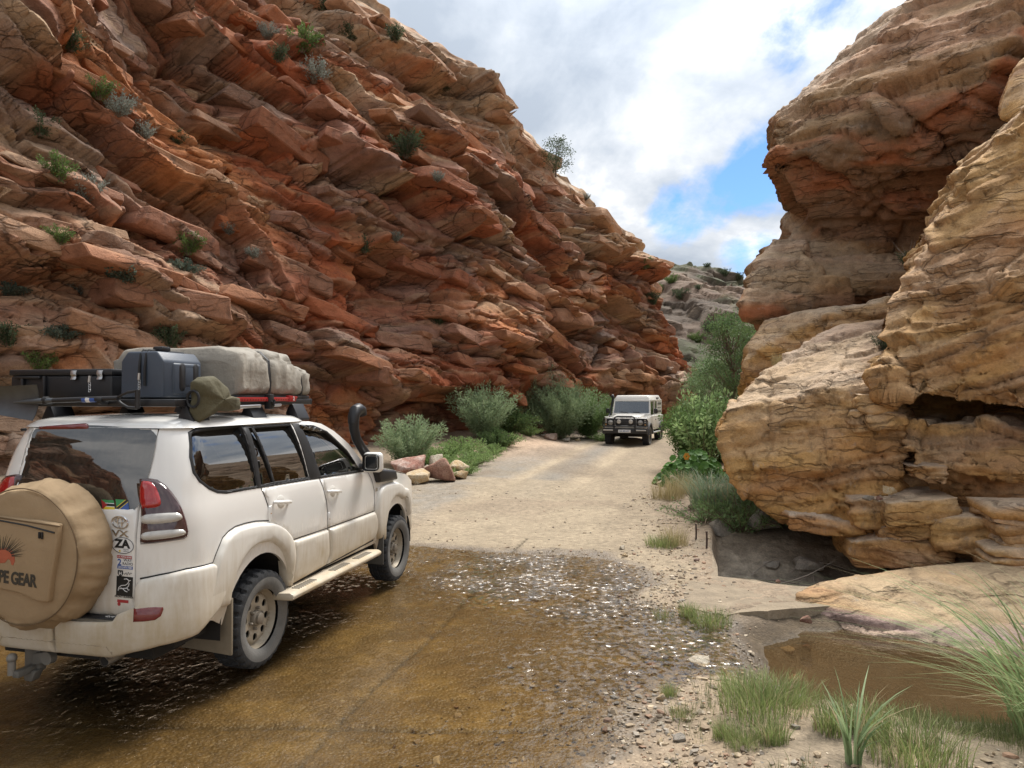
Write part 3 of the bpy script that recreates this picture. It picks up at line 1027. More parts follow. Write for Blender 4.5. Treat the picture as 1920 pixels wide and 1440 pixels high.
def col_tan(x, y, z, no, b, s, l1, l2, f1, f2, w1, w2):
    n1 = fbm(x * .6, y * .6, b * 1.4, 4); n2 = fbm(s * 1.1, b * 5, z * 0, 4)
    c = lerp3(np.broadcast_to(OCHRE * .92, (len(x), 3)), np.array([.38, .18, .068]), sstep(-.15, .45, n1 + .3 * n2) * .9)
    c = lerp3(c, TAN * 1.08, sstep(-.2, .4, n2) * .55)
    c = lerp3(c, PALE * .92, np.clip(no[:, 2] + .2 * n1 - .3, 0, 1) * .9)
    c = c * 1.08
    c = lerp3(c, BROWN * 1.2, .30 * sstep(.75, .95, l2) + .35 * sstep(.25, .6, fbm(x * .9 + 4, y * .9, b * 2.2, 4)))
    return c


def col_shaded(x, y, z, no, b, s, l1, l2, f1, f2, w1, w2):
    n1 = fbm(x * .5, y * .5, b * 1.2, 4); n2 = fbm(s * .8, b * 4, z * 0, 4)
    c = lerp3(np.broadcast_to(np.array([.26, .13, .07]), (len(x), 3)), np.array([.235, .155, .095]), sstep(-.4, .4, n1))  # shade of the overhang is mixed into this darker base brown
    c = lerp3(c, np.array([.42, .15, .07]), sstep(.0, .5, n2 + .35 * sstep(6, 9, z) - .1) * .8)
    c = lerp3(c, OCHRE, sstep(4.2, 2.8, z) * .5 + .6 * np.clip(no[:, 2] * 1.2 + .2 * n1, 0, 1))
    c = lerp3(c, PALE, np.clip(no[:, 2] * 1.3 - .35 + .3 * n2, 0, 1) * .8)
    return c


def col_slab(x, y, z, no, b, s, l1, l2, f1, f2, w1, w2):
    n1 = fbm(x * .7, y * .7, b * 1.4, 4); n2 = fbm(s * 1.1, b * 5, z * 0, 4)
    c = lerp3(np.broadcast_to(np.array([.40, .25, .125]), (len(x), 3)), np.array([.46, .34, .21]), sstep(-.3, .4, n1 + .4 * n2))
    c = lerp3(c, np.array([.40, .21, .10]), sstep(.1, .5, n2 - .3 * n1) * .6)
    band = sstep(.02, -.04, z + .04 * n1 + .02 * np.sin(x * 2)) 
    c = lerp3(c, np.array([.33, .235, .215]), band * .85)
    return lerp3(c, np.array([.50, .37, .27]), sstep(-.10, -.14, z + .02 * n1) * .8)


TILT_R = (.25, .10, 1.0)
gorge = empty('overhanging_rocks', (4.5, 11, 0), label='overhanging tan and brown sandstone rocks on the right above the stream hole', cat='rock outcrop', kind='structure')


def gpart(name, hulls, voxel, amp, tilt, seed, colfun, **kw):
    o = hull_rock(name, hulls, voxel, amp, tilt, seed, colfun, M_ROCK_R, **kw)
    o.parent = gorge
    o.matrix_parent_inverse = Matrix.Translation(gorge.location).inverted()
    return o


# the overhanging head, its shaded face painted a darker brown
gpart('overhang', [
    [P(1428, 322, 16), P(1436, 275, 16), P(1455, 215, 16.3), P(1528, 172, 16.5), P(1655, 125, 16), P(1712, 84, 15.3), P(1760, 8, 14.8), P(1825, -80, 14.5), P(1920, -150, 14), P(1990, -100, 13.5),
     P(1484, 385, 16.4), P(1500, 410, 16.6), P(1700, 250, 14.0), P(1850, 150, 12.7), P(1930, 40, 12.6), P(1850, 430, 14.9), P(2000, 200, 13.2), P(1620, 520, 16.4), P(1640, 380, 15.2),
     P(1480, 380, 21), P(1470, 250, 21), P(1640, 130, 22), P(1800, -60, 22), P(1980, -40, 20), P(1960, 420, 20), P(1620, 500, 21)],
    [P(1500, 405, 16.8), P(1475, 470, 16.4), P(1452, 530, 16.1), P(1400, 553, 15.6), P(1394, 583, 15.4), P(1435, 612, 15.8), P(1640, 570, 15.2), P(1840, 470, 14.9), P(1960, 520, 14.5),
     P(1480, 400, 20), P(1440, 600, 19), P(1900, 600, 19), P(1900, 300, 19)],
], .072, .62, (.12, .05, 1), 11, col_shaded, smooth=12, thick=(1.0, .36), width=(3.2, 1.4))
gpart('rock_shelf', [
    [P(1440, 603, 15.2), P(1420, 640, 15.1), P(1390, 680, 14.6), P(1560, 590, 13.6), P(1680, 560, 13.2), P(1700, 720, 13), P(1420, 760, 14.4), P(1440, 610, 19), P(1400, 740, 19), P(1750, 620, 18), P(1750, 740, 17)],
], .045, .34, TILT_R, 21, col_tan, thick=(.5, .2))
# the pale nose and the near stack
gpart('rock_nose', [
    [P(1350, 765, 11.2), P(1340, 830, 11.0), P(1378, 900, 10.8), P(1472, 962, 10.4), P(1600, 985, 9.8), P(1700, 900, 9.5), P(1405, 705, 11.8), P(1485, 655, 12.2), P(1570, 605, 12.6), P(1662, 590, 12.2),
     P(1660, 700, 10.3), P(1560, 725, 10.2), P(1710, 800, 9.6), P(1370, 800, 13.8), P(1420, 720, 14), P(1500, 660, 15), P(1720, 600, 15), P(1720, 950, 14), P(1470, 945, 13.5)],
], .035, .46, (-.20, .05, 1), 31, col_tan, smooth=5, thick=(.70, .22), amp2=1.0, width=(1.9, .75))
gpart('rock_face', [
    [P(1655, 572, 10.2), P(1664, 690, 9.8), P(1645, 728, 9.6), P(1770, 752, 9.0), P(1920, 770, 8.4), P(2040, 790, 8.2), P(1722, 432, 10.5), P(1803, 362, 10.2), P(1843, 305, 10.0), P(1856, 255, 10.0),
     P(1925, 185, 9.7), P(1985, 200, 9.5), P(2050, 420, 9.0), P(1850, 560, 8.9), P(1800, 300, 13), P(1960, 260, 13), P(1760, 700, 13), P(2040, 700, 13), P(1700, 450, 13)],
], .036, .46, (-.42, .10, 1), 41, col_tan, smooth=4, thick=(.62, .22), width=(1.9, .75))
gpart('rock_crag', [
    [P(1875, 225, 10.9), P(1882, 190, 10.9), P(1905, 120, 11), P(1960, 60, 11), P(2000, 90, 10.5), P(2000, 240, 10), P(1930, 225, 10.2), P(1880, 200, 13), P(1990, 100, 13), P(1990, 240, 13)],
], .05, .14, TILT_R, 47, col_tan)
gpart('rock_base', [
    [P(1650, 790, 10.2), P(1655, 930, 9.9), P(1800, 790, 9.5), P(1920, 790, 9.0), P(2040, 790, 8.8), P(1700, 960, 9.75), P(1920, 1060, 9.0), P(2040, 1060, 8.7), P(1620, 1010, 10.7), P(1640, 780, 14), P(2040, 760, 14), P(1640, 1040, 13), P(2040, 1050, 14)],
    [P(1640, 690, 11.0), P(2060, 690, 10.4), P(1640, 860, 11.0), P(2060, 860, 10.4), P(1640, 690, 13.5), P(2060, 690, 13), P(1640, 860, 13.5), P(2060, 860, 13)],
    [P(1690, 780, 9.7), P(1720, 880, 9.3), P(1850, 800, 9.0), P(1960, 800, 8.6), P(1960, 900, 8.4), P(1840, 900, 8.9), P(1700, 800, 12), P(1960, 800, 12), P(1960, 900, 12)],
], .038, .50, (-.10, .04, 1), 51, col_tan, smooth=4, thick=(.46, .18), width=(1.5, .6))
gpart('flat_slab', [
    [G(1490, 1118, .05), G(1530, 1095, .08), G(1600, 1082, .15), G(1700, 1062, .25), P(1810, 1048, 8.4), P(1930, 1045, 8.0), P(2080, 1060, 7.6), G(1505, 1150, -.10), G(1524, 1178, -.22), G(1700, 1212, -.22), G(1920, 1245, -.22), G(2080, 1270, -.22),
     (3.6, 8.6, -.6), (6, 9.5, -.6), (6.8, 8, -.6), (6.5, 6.2, -.6), (3.2, 7.3, -.6)],
], .03, .11, (.05, .25, 1), 61, col_slab, smooth=12, thick=(.3, .1))


def slab_part(pts, seed, amp=.15, voxel=.024, sm=6):
    return gpart('rock_slab', [pts], voxel, amp, (-.08, .05, 1), seed, col_tan, smooth=sm, thick=(.22, .09), width=(1.1, .5))


def box_pts(px0, py0, px1, py1, d0, d1, thick, skew=0):
    """an uneven bedded block between two photo corners, running back into the rock"""
    r = random.Random(int(px0 * 7 + py0))
    j = lambda k: Vector((r.uniform(-k, k), r.uniform(-k, k), r.uniform(-k, k) * .6))
    a = [P(px0, py0, d0), P(px1, py0 + skew, d1), P(px1, py1 + skew, d1 - .05), P(px0 + 6, py1, d0 - .05)]
    m = [P((px0 + px1) / 2, py0 + skew / 2 - 3, (d0 + d1) / 2 - .1), P((px0 + px1) / 2, py1 + skew / 2 + 2, (d0 + d1) / 2 - .14), P(px0 - 5, (py0 + py1) / 2, d0), P(px1 + 5, (py0 + py1) / 2 + skew, d1 - .05)]
    q = [p + j(.035) for p in a + m]
    return q + [p + Vector((.25 * thick, thick, .03)) for p in a]


for args in ((1655, 940, 1800, 990, 9.15, 8.85, 1.2, -8), (1594, 1016, 1775, 1066, 9.5, 8.95, 1.2, -4), (1650, 988, 1766, 1024, 9.3, 8.9, 1.2, -10),
             (1755, 972, 1905, 1028, 8.85, 8.4, 1.2, 6), (1596, 936, 1664, 986, 9.55, 9.4, 1.0, 4), (1608, 738, 1682, 772, 9.85, 9.65, 1.0, 4), (1592, 770, 1632, 808, 9.95, 9.85, .9, 2),
             (1630, 772, 1692, 802, 9.7, 9.6, .9, 2), (1700, 868, 1775, 908, 9.3, 9.0, .9, 6), (1478, 966, 1604, 994, 10.1, 9.7, 1.2, 14)):
    px0, py0, px1, py1, d0, d1, th, sk = args
    slab_part(box_pts(px0, py0, px1, py1, d0, d1, th, sk), int(px0 + py0))
# thin flaky layers at the right edge
for i in range(9):
    yy = 955 + i * 15
    slab_part(box_pts(1862 + (i * 37) % 30 - i * 2, yy, 1990, yy + 17, 8.15 - .02 * i, 7.8, .8, 3), 300 + i, .05, .03, 3)


# hills: the far rocky hill in the gap, more valley side out of frame
def hill(name, x0, x1, y0, y1, nx, ny, zf, mat, colf, amp, **kw):
    xs_ = np.linspace(x0, x1, nx); ys_ = np.linspace(y0, y1, ny)
    A, B = np.meshgrid(xs_, ys_, indexing='ij')
    zb = zf(A, B)
    w1 = fbm(A * .06, B * .06, zb * .06, 4); w2 = fbm(A * .25, B * .25, zb * .25, 4)
    p1, a1, l1, f1 = strata(A + 2 * w2, zb + .12 * A + 2.5 * w1, A * 0, 2.6, 5.0, 71, .15)
    p2, a2, l2, f2 = strata(A * .9 + 2 * w2, zb + .12 * A + 2.5 * w1, A * 0, .9, 2.2, 72, .2)
    q1, hh1, c1 = blocks(A + 3 * w2, zb + .12 * A + 2.5 * w1, 5.5, 3.4, 401, .35)
    q2, hh2, c2 = blocks(A + 1 * w2, zb + .12 * A + 2.5 * w1, 2.1, 1.2, 411, .35)
    D = amp * (2.0 * (q1 - .5) + .8 * (q2 - .5) - .5 * (1 - c1) + .2 * (p1 - .4) + 2.4 * w1 + 1.2 * w2)
    V_ = np.stack([A + .2 * D, B - .7 * D, zb + .6 * D], -1).reshape(-1, 3)
    me = np_mesh(name, V_, grid_faces(nx, ny), True, colf(A, B, zb, w1, w2, l1, f1))
    return link(name, me, mat, **kw)


def colf_far(A, B, zb, w1, w2, l1, f1):
    c = lerp3(np.broadcast_to(np.array([.095, .072, .054]), (A.size, 3)), np.array([.16, .125, .092]), sstep(-.2, .4, w2).ravel())
    c = lerp3(c, np.array([.075, .085, .045]), (sstep(-.05, .25, fbm(A * .35 + 5, B * .35, zb * .2, 4)) * .75).ravel())
    return lerp3(c, np.array([.27, .17, .12]), (sstep(.6, .9, l1) * .35).ravel())


def zf_far(A, B):
    ridge = np.interp(A, [0, 12, 17, 22, 27, 30, 33, 38, 60], [15, 17.5, 18.6, 19.0, 18.0, 16.4, 15.6, 16.5, 30])
    t_ = np.clip((B - 58) / 30, 0, 1)
    return 1.2 + (ridge - 1.2) * (t_ ** .8) - np.clip(B - 88, 0, 40) * .15


hill('far_hill', 0, 60, 55, 105, 260, 190, zf_far, M_ROCK_F, colf_far, .8, kind='structure', label='distant rocky hill with scattered shrubs closing the gorge', cat='hill')


def zf_right(A, B):
    return .3 + 24 * sstep(15, 44, A + .06 * (B - 20)) * sstep(-60, -20, B + A * .2) * (1 - .25 * np.sin(B * .11) ** 2)


def colf_r(A, B, zb, w1, w2, l1, f1):
    return lerp3(np.broadcast_to(np.array([.30, .19, .12]), (A.size, 3)), np.array([.38, .27, .18]), sstep(-.2, .4, w2).ravel())


hill('valley_side', 13, 75, -55, 70, 150, 250, zf_right, M_ROCK_F, colf_r, .8, kind='structure', label='rocky valley side rising right of the gorge', cat='hill')
# =================================================================== MESH BUILDERS FOR MADE THINGS
class MB:
    """collects shapes and links them as one mesh object"""

    def __init__(self):
        self.bm = bmesh.new()

    def _add(self, b2, M=None):
        if M is not None:
            b2.transform(M)
        me = bpy.data.meshes.new('t')
        b2.to_mesh(me); b2.free()
        self.bm.from_mesh(me)
        bpy.data.meshes.remove(me)
        return self

    def box(self, x0, x1, y0, y1, z0, z1, bev=.01, seg=2, M=None, taper=None):
        b = bmesh.new()
        bmesh.ops.create_cube(b, size=1)
        for v in b.verts:
            v.co = Vector(((x0 + x1) / 2 + v.co.x * (x1 - x0), (y0 + y1) / 2 + v.co.y * (y1 - y0), (z0 + z1) / 2 + v.co.z * (z1 - z0)))
        if taper:
            taper(b)
        if bev > 0:
            bmesh.ops.bevel(b, geom=list(b.edges), offset=bev, segments=seg, affect='EDGES', profile=.5)
        return self._add(b, M)

    def hexa(self, pts, bev=.01, seg=2):
        """8 corners: bottom loop then top loop"""
        b = bmesh.new()
        vs = [b.verts.new(p) for p in pts]
        for f in ((3, 2, 1, 0), (4, 5, 6, 7), (0, 1, 5, 4), (1, 2, 6, 5), (2, 3, 7, 6), (3, 0, 4, 7)):
            b.faces.new([vs[i] for i in f])
        bmesh.ops.recalc_face_normals(b, faces=b.faces)
        if bev > 0:
            bmesh.ops.bevel(b, geom=list(b.edges), offset=bev, segments=seg, affect='EDGES', profile=.5)
        return self._add(b)

    def tube(self, path, rad, n=10, cap=True, flat=(1, 1), closed=False):
        P_ = [Vector(p) for p in path]
        rr = rad if isinstance(rad, (list, tuple)) else [rad] * len(P_)
        b = bmesh.new()
        rings = []
        up = Vector((0, 0, 1))
        prev = None
        N = len(P_)
        for i, p in enumerate(P_):
            if closed:
                d = P_[(i + 1) % N] - P_[i - 1]
            else:
                d = P_[min(i + 1, N - 1)] - P_[max(i - 1, 0)]
            d.normalize()
            if prev is None:
                a = d.cross(up)
                if a.length < 1e-3:
                    a = d.cross(Vector((1, 0, 0)))
            else:
                a = prev - d * prev.dot(d)
            a.normalize()
            prev = a
            c = a.cross(d).normalized()
            rings.append([b.verts.new(p + (a * math.cos(2 * math.pi * k / n) * flat[0] + c * math.sin(2 * math.pi * k / n) * flat[1]) * rr[i]) for k in range(n)])
        for i in range(N if closed else N - 1):
            r0, r1 = rings[i], rings[(i + 1) % N]
            for k in range(n):
                b.faces.new((r0[k], r0[(k + 1) % n], r1[(k + 1) % n], r1[k]))
        if cap and not closed:
            b.faces.new(rings[0][::-1]); b.faces.new(rings[-1])
        bmesh.ops.recalc_face_normals(b, faces=b.faces)
        return self._add(b)

    def lathe(self, prof, n=32, origin=(0, 0, 0), axis='X', M=None):
        """prof: (radius, along) pairs; revolved about the axis through origin"""
        b = bmesh.new()
        rings = []
        for r, h in prof:
            ring = []
            for k in range(n):
                a = 2 * math.pi * k / n
                c, s = r * math.cos(a), r * math.sin(a)
                v = {'X': (h, c, s), 'Y': (c, h, s), 'Z': (c, s, h)}[axis]
                ring.append(b.verts.new(Vector(v) + Vector(origin)))
            rings.append(ring)
        for i in range(len(rings) - 1):
            for k in range(n):
                b.faces.new((rings[i][k], rings[i][(k + 1) % n], rings[i + 1][(k + 1) % n], rings[i + 1][k]))
        if prof[0][0] > 1e-5:
            b.faces.new(rings[0])
        if prof[-1][0] > 1e-5:
            b.faces.new(rings[-1])
        bmesh.ops.remove_doubles(b, verts=b.verts, dist=1e-6)
        bmesh.ops.recalc_face_normals(b, faces=b.faces)
        return self._add(b, M)

    def ball(self, c, r, sub=2, sc=(1, 1, 1)):
        b = bmesh.new()
        bmesh.ops.create_icosphere(b, subdivisions=sub, radius=r)
        for v in b.verts:
            v.co = Vector((v.co.x * sc[0] + c[0], v.co.y * sc[1] + c[1], v.co.z * sc[2] + c[2]))
        return self._add(b)

    def prism(self, poly, axis, a0, a1, bev=0.0, seg=2):
        """polygon in the two other axes, extruded along axis from a0 to a1"""
        b = bmesh.new()
        mk = {'X': lambda u, v, t: (t, u, v), 'Y': lambda u, v, t: (u, t, v), 'Z': lambda u, v, t: (u, v, t)}[axis]
        lo = [b.verts.new(mk(u, v, a0)) for u, v in poly]
        hi = [b.verts.new(mk(u, v, a1)) for u, v in poly]
        b.faces.new(lo); b.faces.new(hi[::-1])
        n = len(poly)
        for i in range(n):
            b.faces.new((lo[i], hi[i], hi[(i + 1) % n], lo[(i + 1) % n]))
        bmesh.ops.recalc_face_normals(b, faces=b.faces)
        if bev > 0:
            bmesh.ops.bevel(b, geom=list(b.edges), offset=bev, segments=seg, affect='EDGES', profile=.5)
        return self._add(b)

    def build(self, name, mat, parent=None, smooth=True, wobble=None, **kw):
        me = bpy.data.meshes.new(name)
        if wobble:
            amp, sc = wobble
            for v in self.bm.verts:
                q = v.co * sc
                v.co += Vector((mnoise.noise(q), mnoise.noise(q + Vector((9, 0, 0))), mnoise.noise(q + Vector((0, 9, 0))))) * amp
        self.bm.to_mesh(me)
        self.bm.free()
        if smooth:
            me.polygons.foreach_set('use_smooth', np.ones(len(me.polygons), bool))
            try:
                me.set_sharp_from_angle(angle=R(38))
            except Exception:
                pass
        return link(name, me, mat, parent, **kw)


def mirror_x(o, name=None):
    """the same part on the other side of its car"""
    me = o.data.copy()
    n = len(me.vertices)
    co = np.empty(n * 3, np.float32)
    me.vertices.foreach_get('co', co)
    co = co.reshape(-1, 3); co[:, 0] *= -1
    me.vertices.foreach_set('co', co.ravel())
    me.flip_normals()
    return link(name or o.name.split('.')[0], me, None, o.parent)


def text_mesh(s, size=1.0, bold=0.0, extrude=.001, align='CENTER', spacing=1.0, xscale=1.0):
    cu = bpy.data.curves.new('txt', 'FONT')
    cu.body = s
    cu.size = size
    cu.offset = bold * size
    cu.extrude = extrude
    cu.align_x = align
    cu.align_y = 'CENTER'
    cu.space_character = spacing
    o = bpy.data.objects.new('txt', cu)
    COL.objects.link(o)
    dg = bpy.context.evaluated_depsgraph_get()
    me = bpy.data.meshes.new_from_object(o.evaluated_get(dg))
    bpy.data.objects.remove(o)
    bpy.data.curves.remove(cu)
    if xscale != 1.0:
        me.transform(Matrix.Diagonal((xscale, 1, 1, 1)))
    return me


def mat_glass(name, tint, rough=.01, ior=1.52, dirt=0.0):
    m, t, o = new_mat(name)
    tr = t.n('ShaderNodeBsdfTransparent'); tr.inputs[0].default_value = (*tint, 1)
    gl = t.n('ShaderNodeBsdfGlossy', Roughness=rough); gl.inputs[0].default_value = (1, 1, 1, 1)
    fr = t.n('ShaderNodeFresnel', IOR=ior)
    mx = t.n('ShaderNodeMixShader')
    base = tr.outputs[0]
    if dirt > 0:
        df = t.n('ShaderNodeBsdfDiffuse'); df.inputs[0].default_value = (.23, .2, .165, 1)
        pos = t.n('ShaderNodeTexCoord').outputs['Object']
        a = t.ramp(t.noise(t.mapping(pos, scale=(7, 7, 3.2)), 5, 7, .72), [(.4, .35), (.7, 1)])
        a = t.math('MULTIPLY', a, dirt)
        m2 = t.n('ShaderNodeMixShader')
        t.l(a, m2.inputs[0]); t.l(base, m2.inputs[1]); t.l(df.outputs[0], m2.inputs[2])
        base = m2.outputs[0]
    t.l(t.math('MULTIPLY', fr.outputs[0], 1.25, clamp=True), mx.inputs[0]); t.l(base, mx.inputs[1]); t.l(gl.outputs[0], mx.inputs[2])
    t.l(mx.outputs[0], o.inputs[0])
    return m


DUST = (.43, .345, .225)
M_PAINT = mat_plain('white_paint', (.785, .77, .735), rough=.2, coat=.9, var=.03, vscale=3, dirt=(DUST, .50, 1.18, 1.05))
M_BUMP = mat_plain('muddy_white_plastic', (.73, .705, .65), rough=.34, coat=.25, var=.06, vscale=5, dirt=(DUST, .5, 1.25, 1.2))
M_BLACKP = mat_plain('black_plastic', (.014, .014, .016), rough=.45, var=.3)
M_RUBBER = mat_plain('window_rubber', (.010, .010, .011), rough=.6)
M_TYRE = mat_plain('tyre_rubber', (.020, .021, .023), rough=.8, var=.5, vscale=12, bump=.004, bscale=90)
M_TYREDUST = mat_plain('dusty_sidewall', (.13, .125, .115), rough=.9, var=.45, vscale=9, bump=.003, bscale=60)
M_RIM = mat_plain('dusty_steel_rim', (.36, .31, .235), rough=.5, metal=.25, var=.25, vscale=9)
M_HUB = mat_plain('hub_metal', (.24, .21, .17), rough=.5, metal=.5, var=.3)
M_DARK = mat_plain('dark_underbody', (.018, .016, .014), rough=.9, var=.3)
M_STEEL = mat_plain('zinc_steel', (.5, .5, .5), rough=.35, metal=.9)
M_CHROME = mat_plain('chrome', (.65, .65, .66), rough=.12, metal=1.0)
M_GLASSD = mat_glass('privacy_glass', (.03, .03, .032), ior=1.95, dirt=.04)
M_GLASSR = mat_glass('dusty_rear_glass', (.03, .03, .03), rough=.02, ior=1.9, dirt=.22)
M_GLASSF = mat_glass('clear_glass', (.42, .45, .43), ior=1.7, dirt=.03)
M_SEAT = mat_plain('grey_upholstery', (.12, .12, .115), rough=.9)
M_REDL = mat_plain('red_lens', (.36, .012, .012), rough=.12, coat=1.0, var=.35, vscale=25)
M_REDD = mat_plain('dark_red_lens', (.16, .018, .018), rough=.2, coat=.8, var=.3, vscale=30)
M_CLEARL = mat_plain('clear_lens', (.50, .48, .44), rough=.15, coat=1.0, var=.3, vscale=20)
M_AMBER = mat_plain('amber_reflector', (.45, .24, .08), rough=.2, coat=.8)
M_CANVAS = mat_plain('tan_canvas', (.34, .238, .135), rough=.85, var=.15, vscale=5, bump=.010, bscale=7)
M_CANVASD = mat_plain('tan_canvas_seam', (.14, .09, .045), rough=.85)
M_TENT = mat_plain('grey_beige_canvas', (.27, .245, .205), rough=.75, var=.15, vscale=5, bump=.018, bscale=8)
M_OLIVE = mat_plain('olive_canvas', (.085, .075, .04), rough=.85, var=.25, vscale=7, bump=.012, bscale=14)
M_GREYC = mat_plain('slate_plastic', (.05, .064, .088), rough=.45, var=.1, vscale=20, bump=.0008, bscale=300)
M_SPADE = mat_plain('spade_steel', (.11, .12, .13), rough=.42, metal=.6, var=.35, vscale=9)
M_REDP = mat_plain('red_paint', (.34, .02, .022), rough=.35, coat=.4, var=.15)
M_INK = mat_plain('black_print', (.012, .012, .012), rough=.5)
M_INKF = mat_plain('faded_black_print', (.05, .042, .03), rough=.8, var=.5, vscale=30)
M_WHITE = mat_plain('white_print', (.75, .75, .74), rough=.4)
M_BLUEP = mat_plain('blue_print', (.04, .10, .34), rough=.4)
M_REDI = mat_plain('red_print', (.38, .03, .03), rough=.5)
M_ORANGEI = mat_plain('orange_print', (.42, .11, .055), rough=.8, var=.3, vscale=25)
M_GREENI = mat_plain('green_print', (.04, .25, .08), rough=.5)
M_YELLOWI = mat_plain('yellow_print', (.7, .52, .05), rough=.5)


class Surf:
    """car skin: rounded plan outline at every height. q runs forward along the side, round the rear corner and across the tail"""

    def __init__(self, zs, w, yr, rc, bow=.012):
        z = np.linspace(zs[0], zs[-1], 240)
        k = np.exp(-.5 * (np.arange(-40, 41) * (z[1] - z[0]) / .035) ** 2); k /= k.sum()
        sm = lambda v: np.convolve(np.pad(np.interp(z, zs, v), 40, mode='reflect', reflect_type='odd'), k, 'valid')
        self.zs, self.w_, self.yr_, self.rc_, self.bow = z, sm(w), sm(yr), sm(rc), bow

    def w(self, z): return np.interp(z, self.zs, self.w_)
    def yr(self, z): return np.interp(z, self.zs, self.yr_)
    def rc(self, z): return np.interp(z, self.zs, self.rc_)

    def pos(self, q, z):
        q = np.asarray(q, float); z = np.asarray(z, float)
        w, yr, rc = self.w(z), self.yr(z), self.rc(z)
        yc = yr + rc
        arc = rc * math.pi / 2
        side = q >= yc
        rear = q < yc - arc
        th = np.clip((yc - q) / rc, 0, math.pi / 2)
        fr = np.clip((q - 2.3) / 1.3, 0, 1)
        x = np.where(side, w - .10 * fr ** 2.5, np.where(rear, w - rc - (yc - arc - q), w - rc + rc * np.cos(th)))
        xr = x / np.maximum(w - rc, .01)
        y = np.where(side, q, np.where(rear, yr, yc - rc * np.sin(th)))
        y = np.where(rear, y - self.bow * (1 - np.clip(xr, -1, 1) ** 2), y)
        return np.stack([x, y, z], -1)

    def normal(self, q, z):
        e = .004
        a = self.pos(np.asarray(q) + e, z) - self.pos(np.asarray(q) - e, z)
        b = self.pos(q, np.asarray(z) + e) - self.pos(q, np.asarray(z) - e)
        n = np.cross(a, b)
        return n / np.linalg.norm(n, axis=-1, keepdims=True)

    def rear_q(self, x, z):
        w, yr, rc = self.w(z), self.yr(z), self.rc(z)
        return yr + rc - rc * math.pi / 2 - (w - rc - x)

    def inside(self, p):
        x, y, z = abs(p[0]), p[1], p[2]
        w, yr, rc = self.w(z), self.yr(z), self.rc(z)
        if x > w or y < yr:
            return False
        cx, cy = w - rc, yr + rc
        if x > cx and y < cy:
            return (x - cx) ** 2 + (y - cy) ** 2 < rc * rc
        return True

    def q_of(self, p):
        x, y, z = p
        w, yr, rc = self.w(z), self.yr(z), self.rc(z)
        cx, cy = w - rc, yr + rc
        if y >= cy and x > cx:
            return y
        if x <= cx:
            return self.rear_q(x, z)
        th = math.atan2(cy - y, x - cx)
        return cy - rc * th

    def pix(self, px, py):
        """(q, z) of the skin seen at a photo pixel"""
        d = CAR_INV.to_3x3() @ pix_dir(px, py)
        o = CAR_INV @ Vector((0, 0, CAM_H))
        t0 = 2.5
        step = .02
        t = t0
        while t < 12 and not self.inside(o + d * t):
            t += step
        lo, hi = t - step, t
        for _ in range(12):
            m = (lo + hi) / 2
            if self.inside(o + d * m):
                hi = m
            else:
                lo = m
        p = o + d * hi
        return (float(self.q_of(p)), p.z)


CAR_TH = 0.237356
CAR_LOC = Vector((-2.88218, 6.01842, 0.0))
CAR_M = Matrix.Translation(CAR_LOC) @ Matrix.Rotation(-CAR_TH, 4, 'Z')
CAR_INV = CAR_M.inverted()


def carpix(px, py, axis, val):
    """point in car space seen at a pixel, on the plane axis = val"""
    d = CAR_INV.to_3x3() @ pix_dir(px, py)
    o = CAR_INV @ Vector((0, 0, CAM_H))
    return o + d * ((val - o[axis]) / d[axis])


def resample(poly, step):
    out = []
    n = len(poly)
    for i in range(n):
        a = np.array(poly[i], float); b = np.array(poly[(i + 1) % n], float)
        k = max(1, int(np.linalg.norm(b - a) / step))
        for j in range(k):
            out.append(tuple(a + (b - a) * j / k))
    return out


def round_poly(poly, it=2, keep=.22):
    """corner-cut a polygon"""
    p = [np.array(a, float) for a in poly]
    for _ in range(it):
        o = []
        n = len(p)
        for i in range(n):
            a, b, c = p[i - 1], p[i], p[(i + 1) % n]
            o += [b + (a - b) * keep, b + (c - b) * keep]
        p = o
    return [tuple(a) for a in p]


def in_poly(x, y, poly):
    return sdf_poly(x, y, poly) < 0


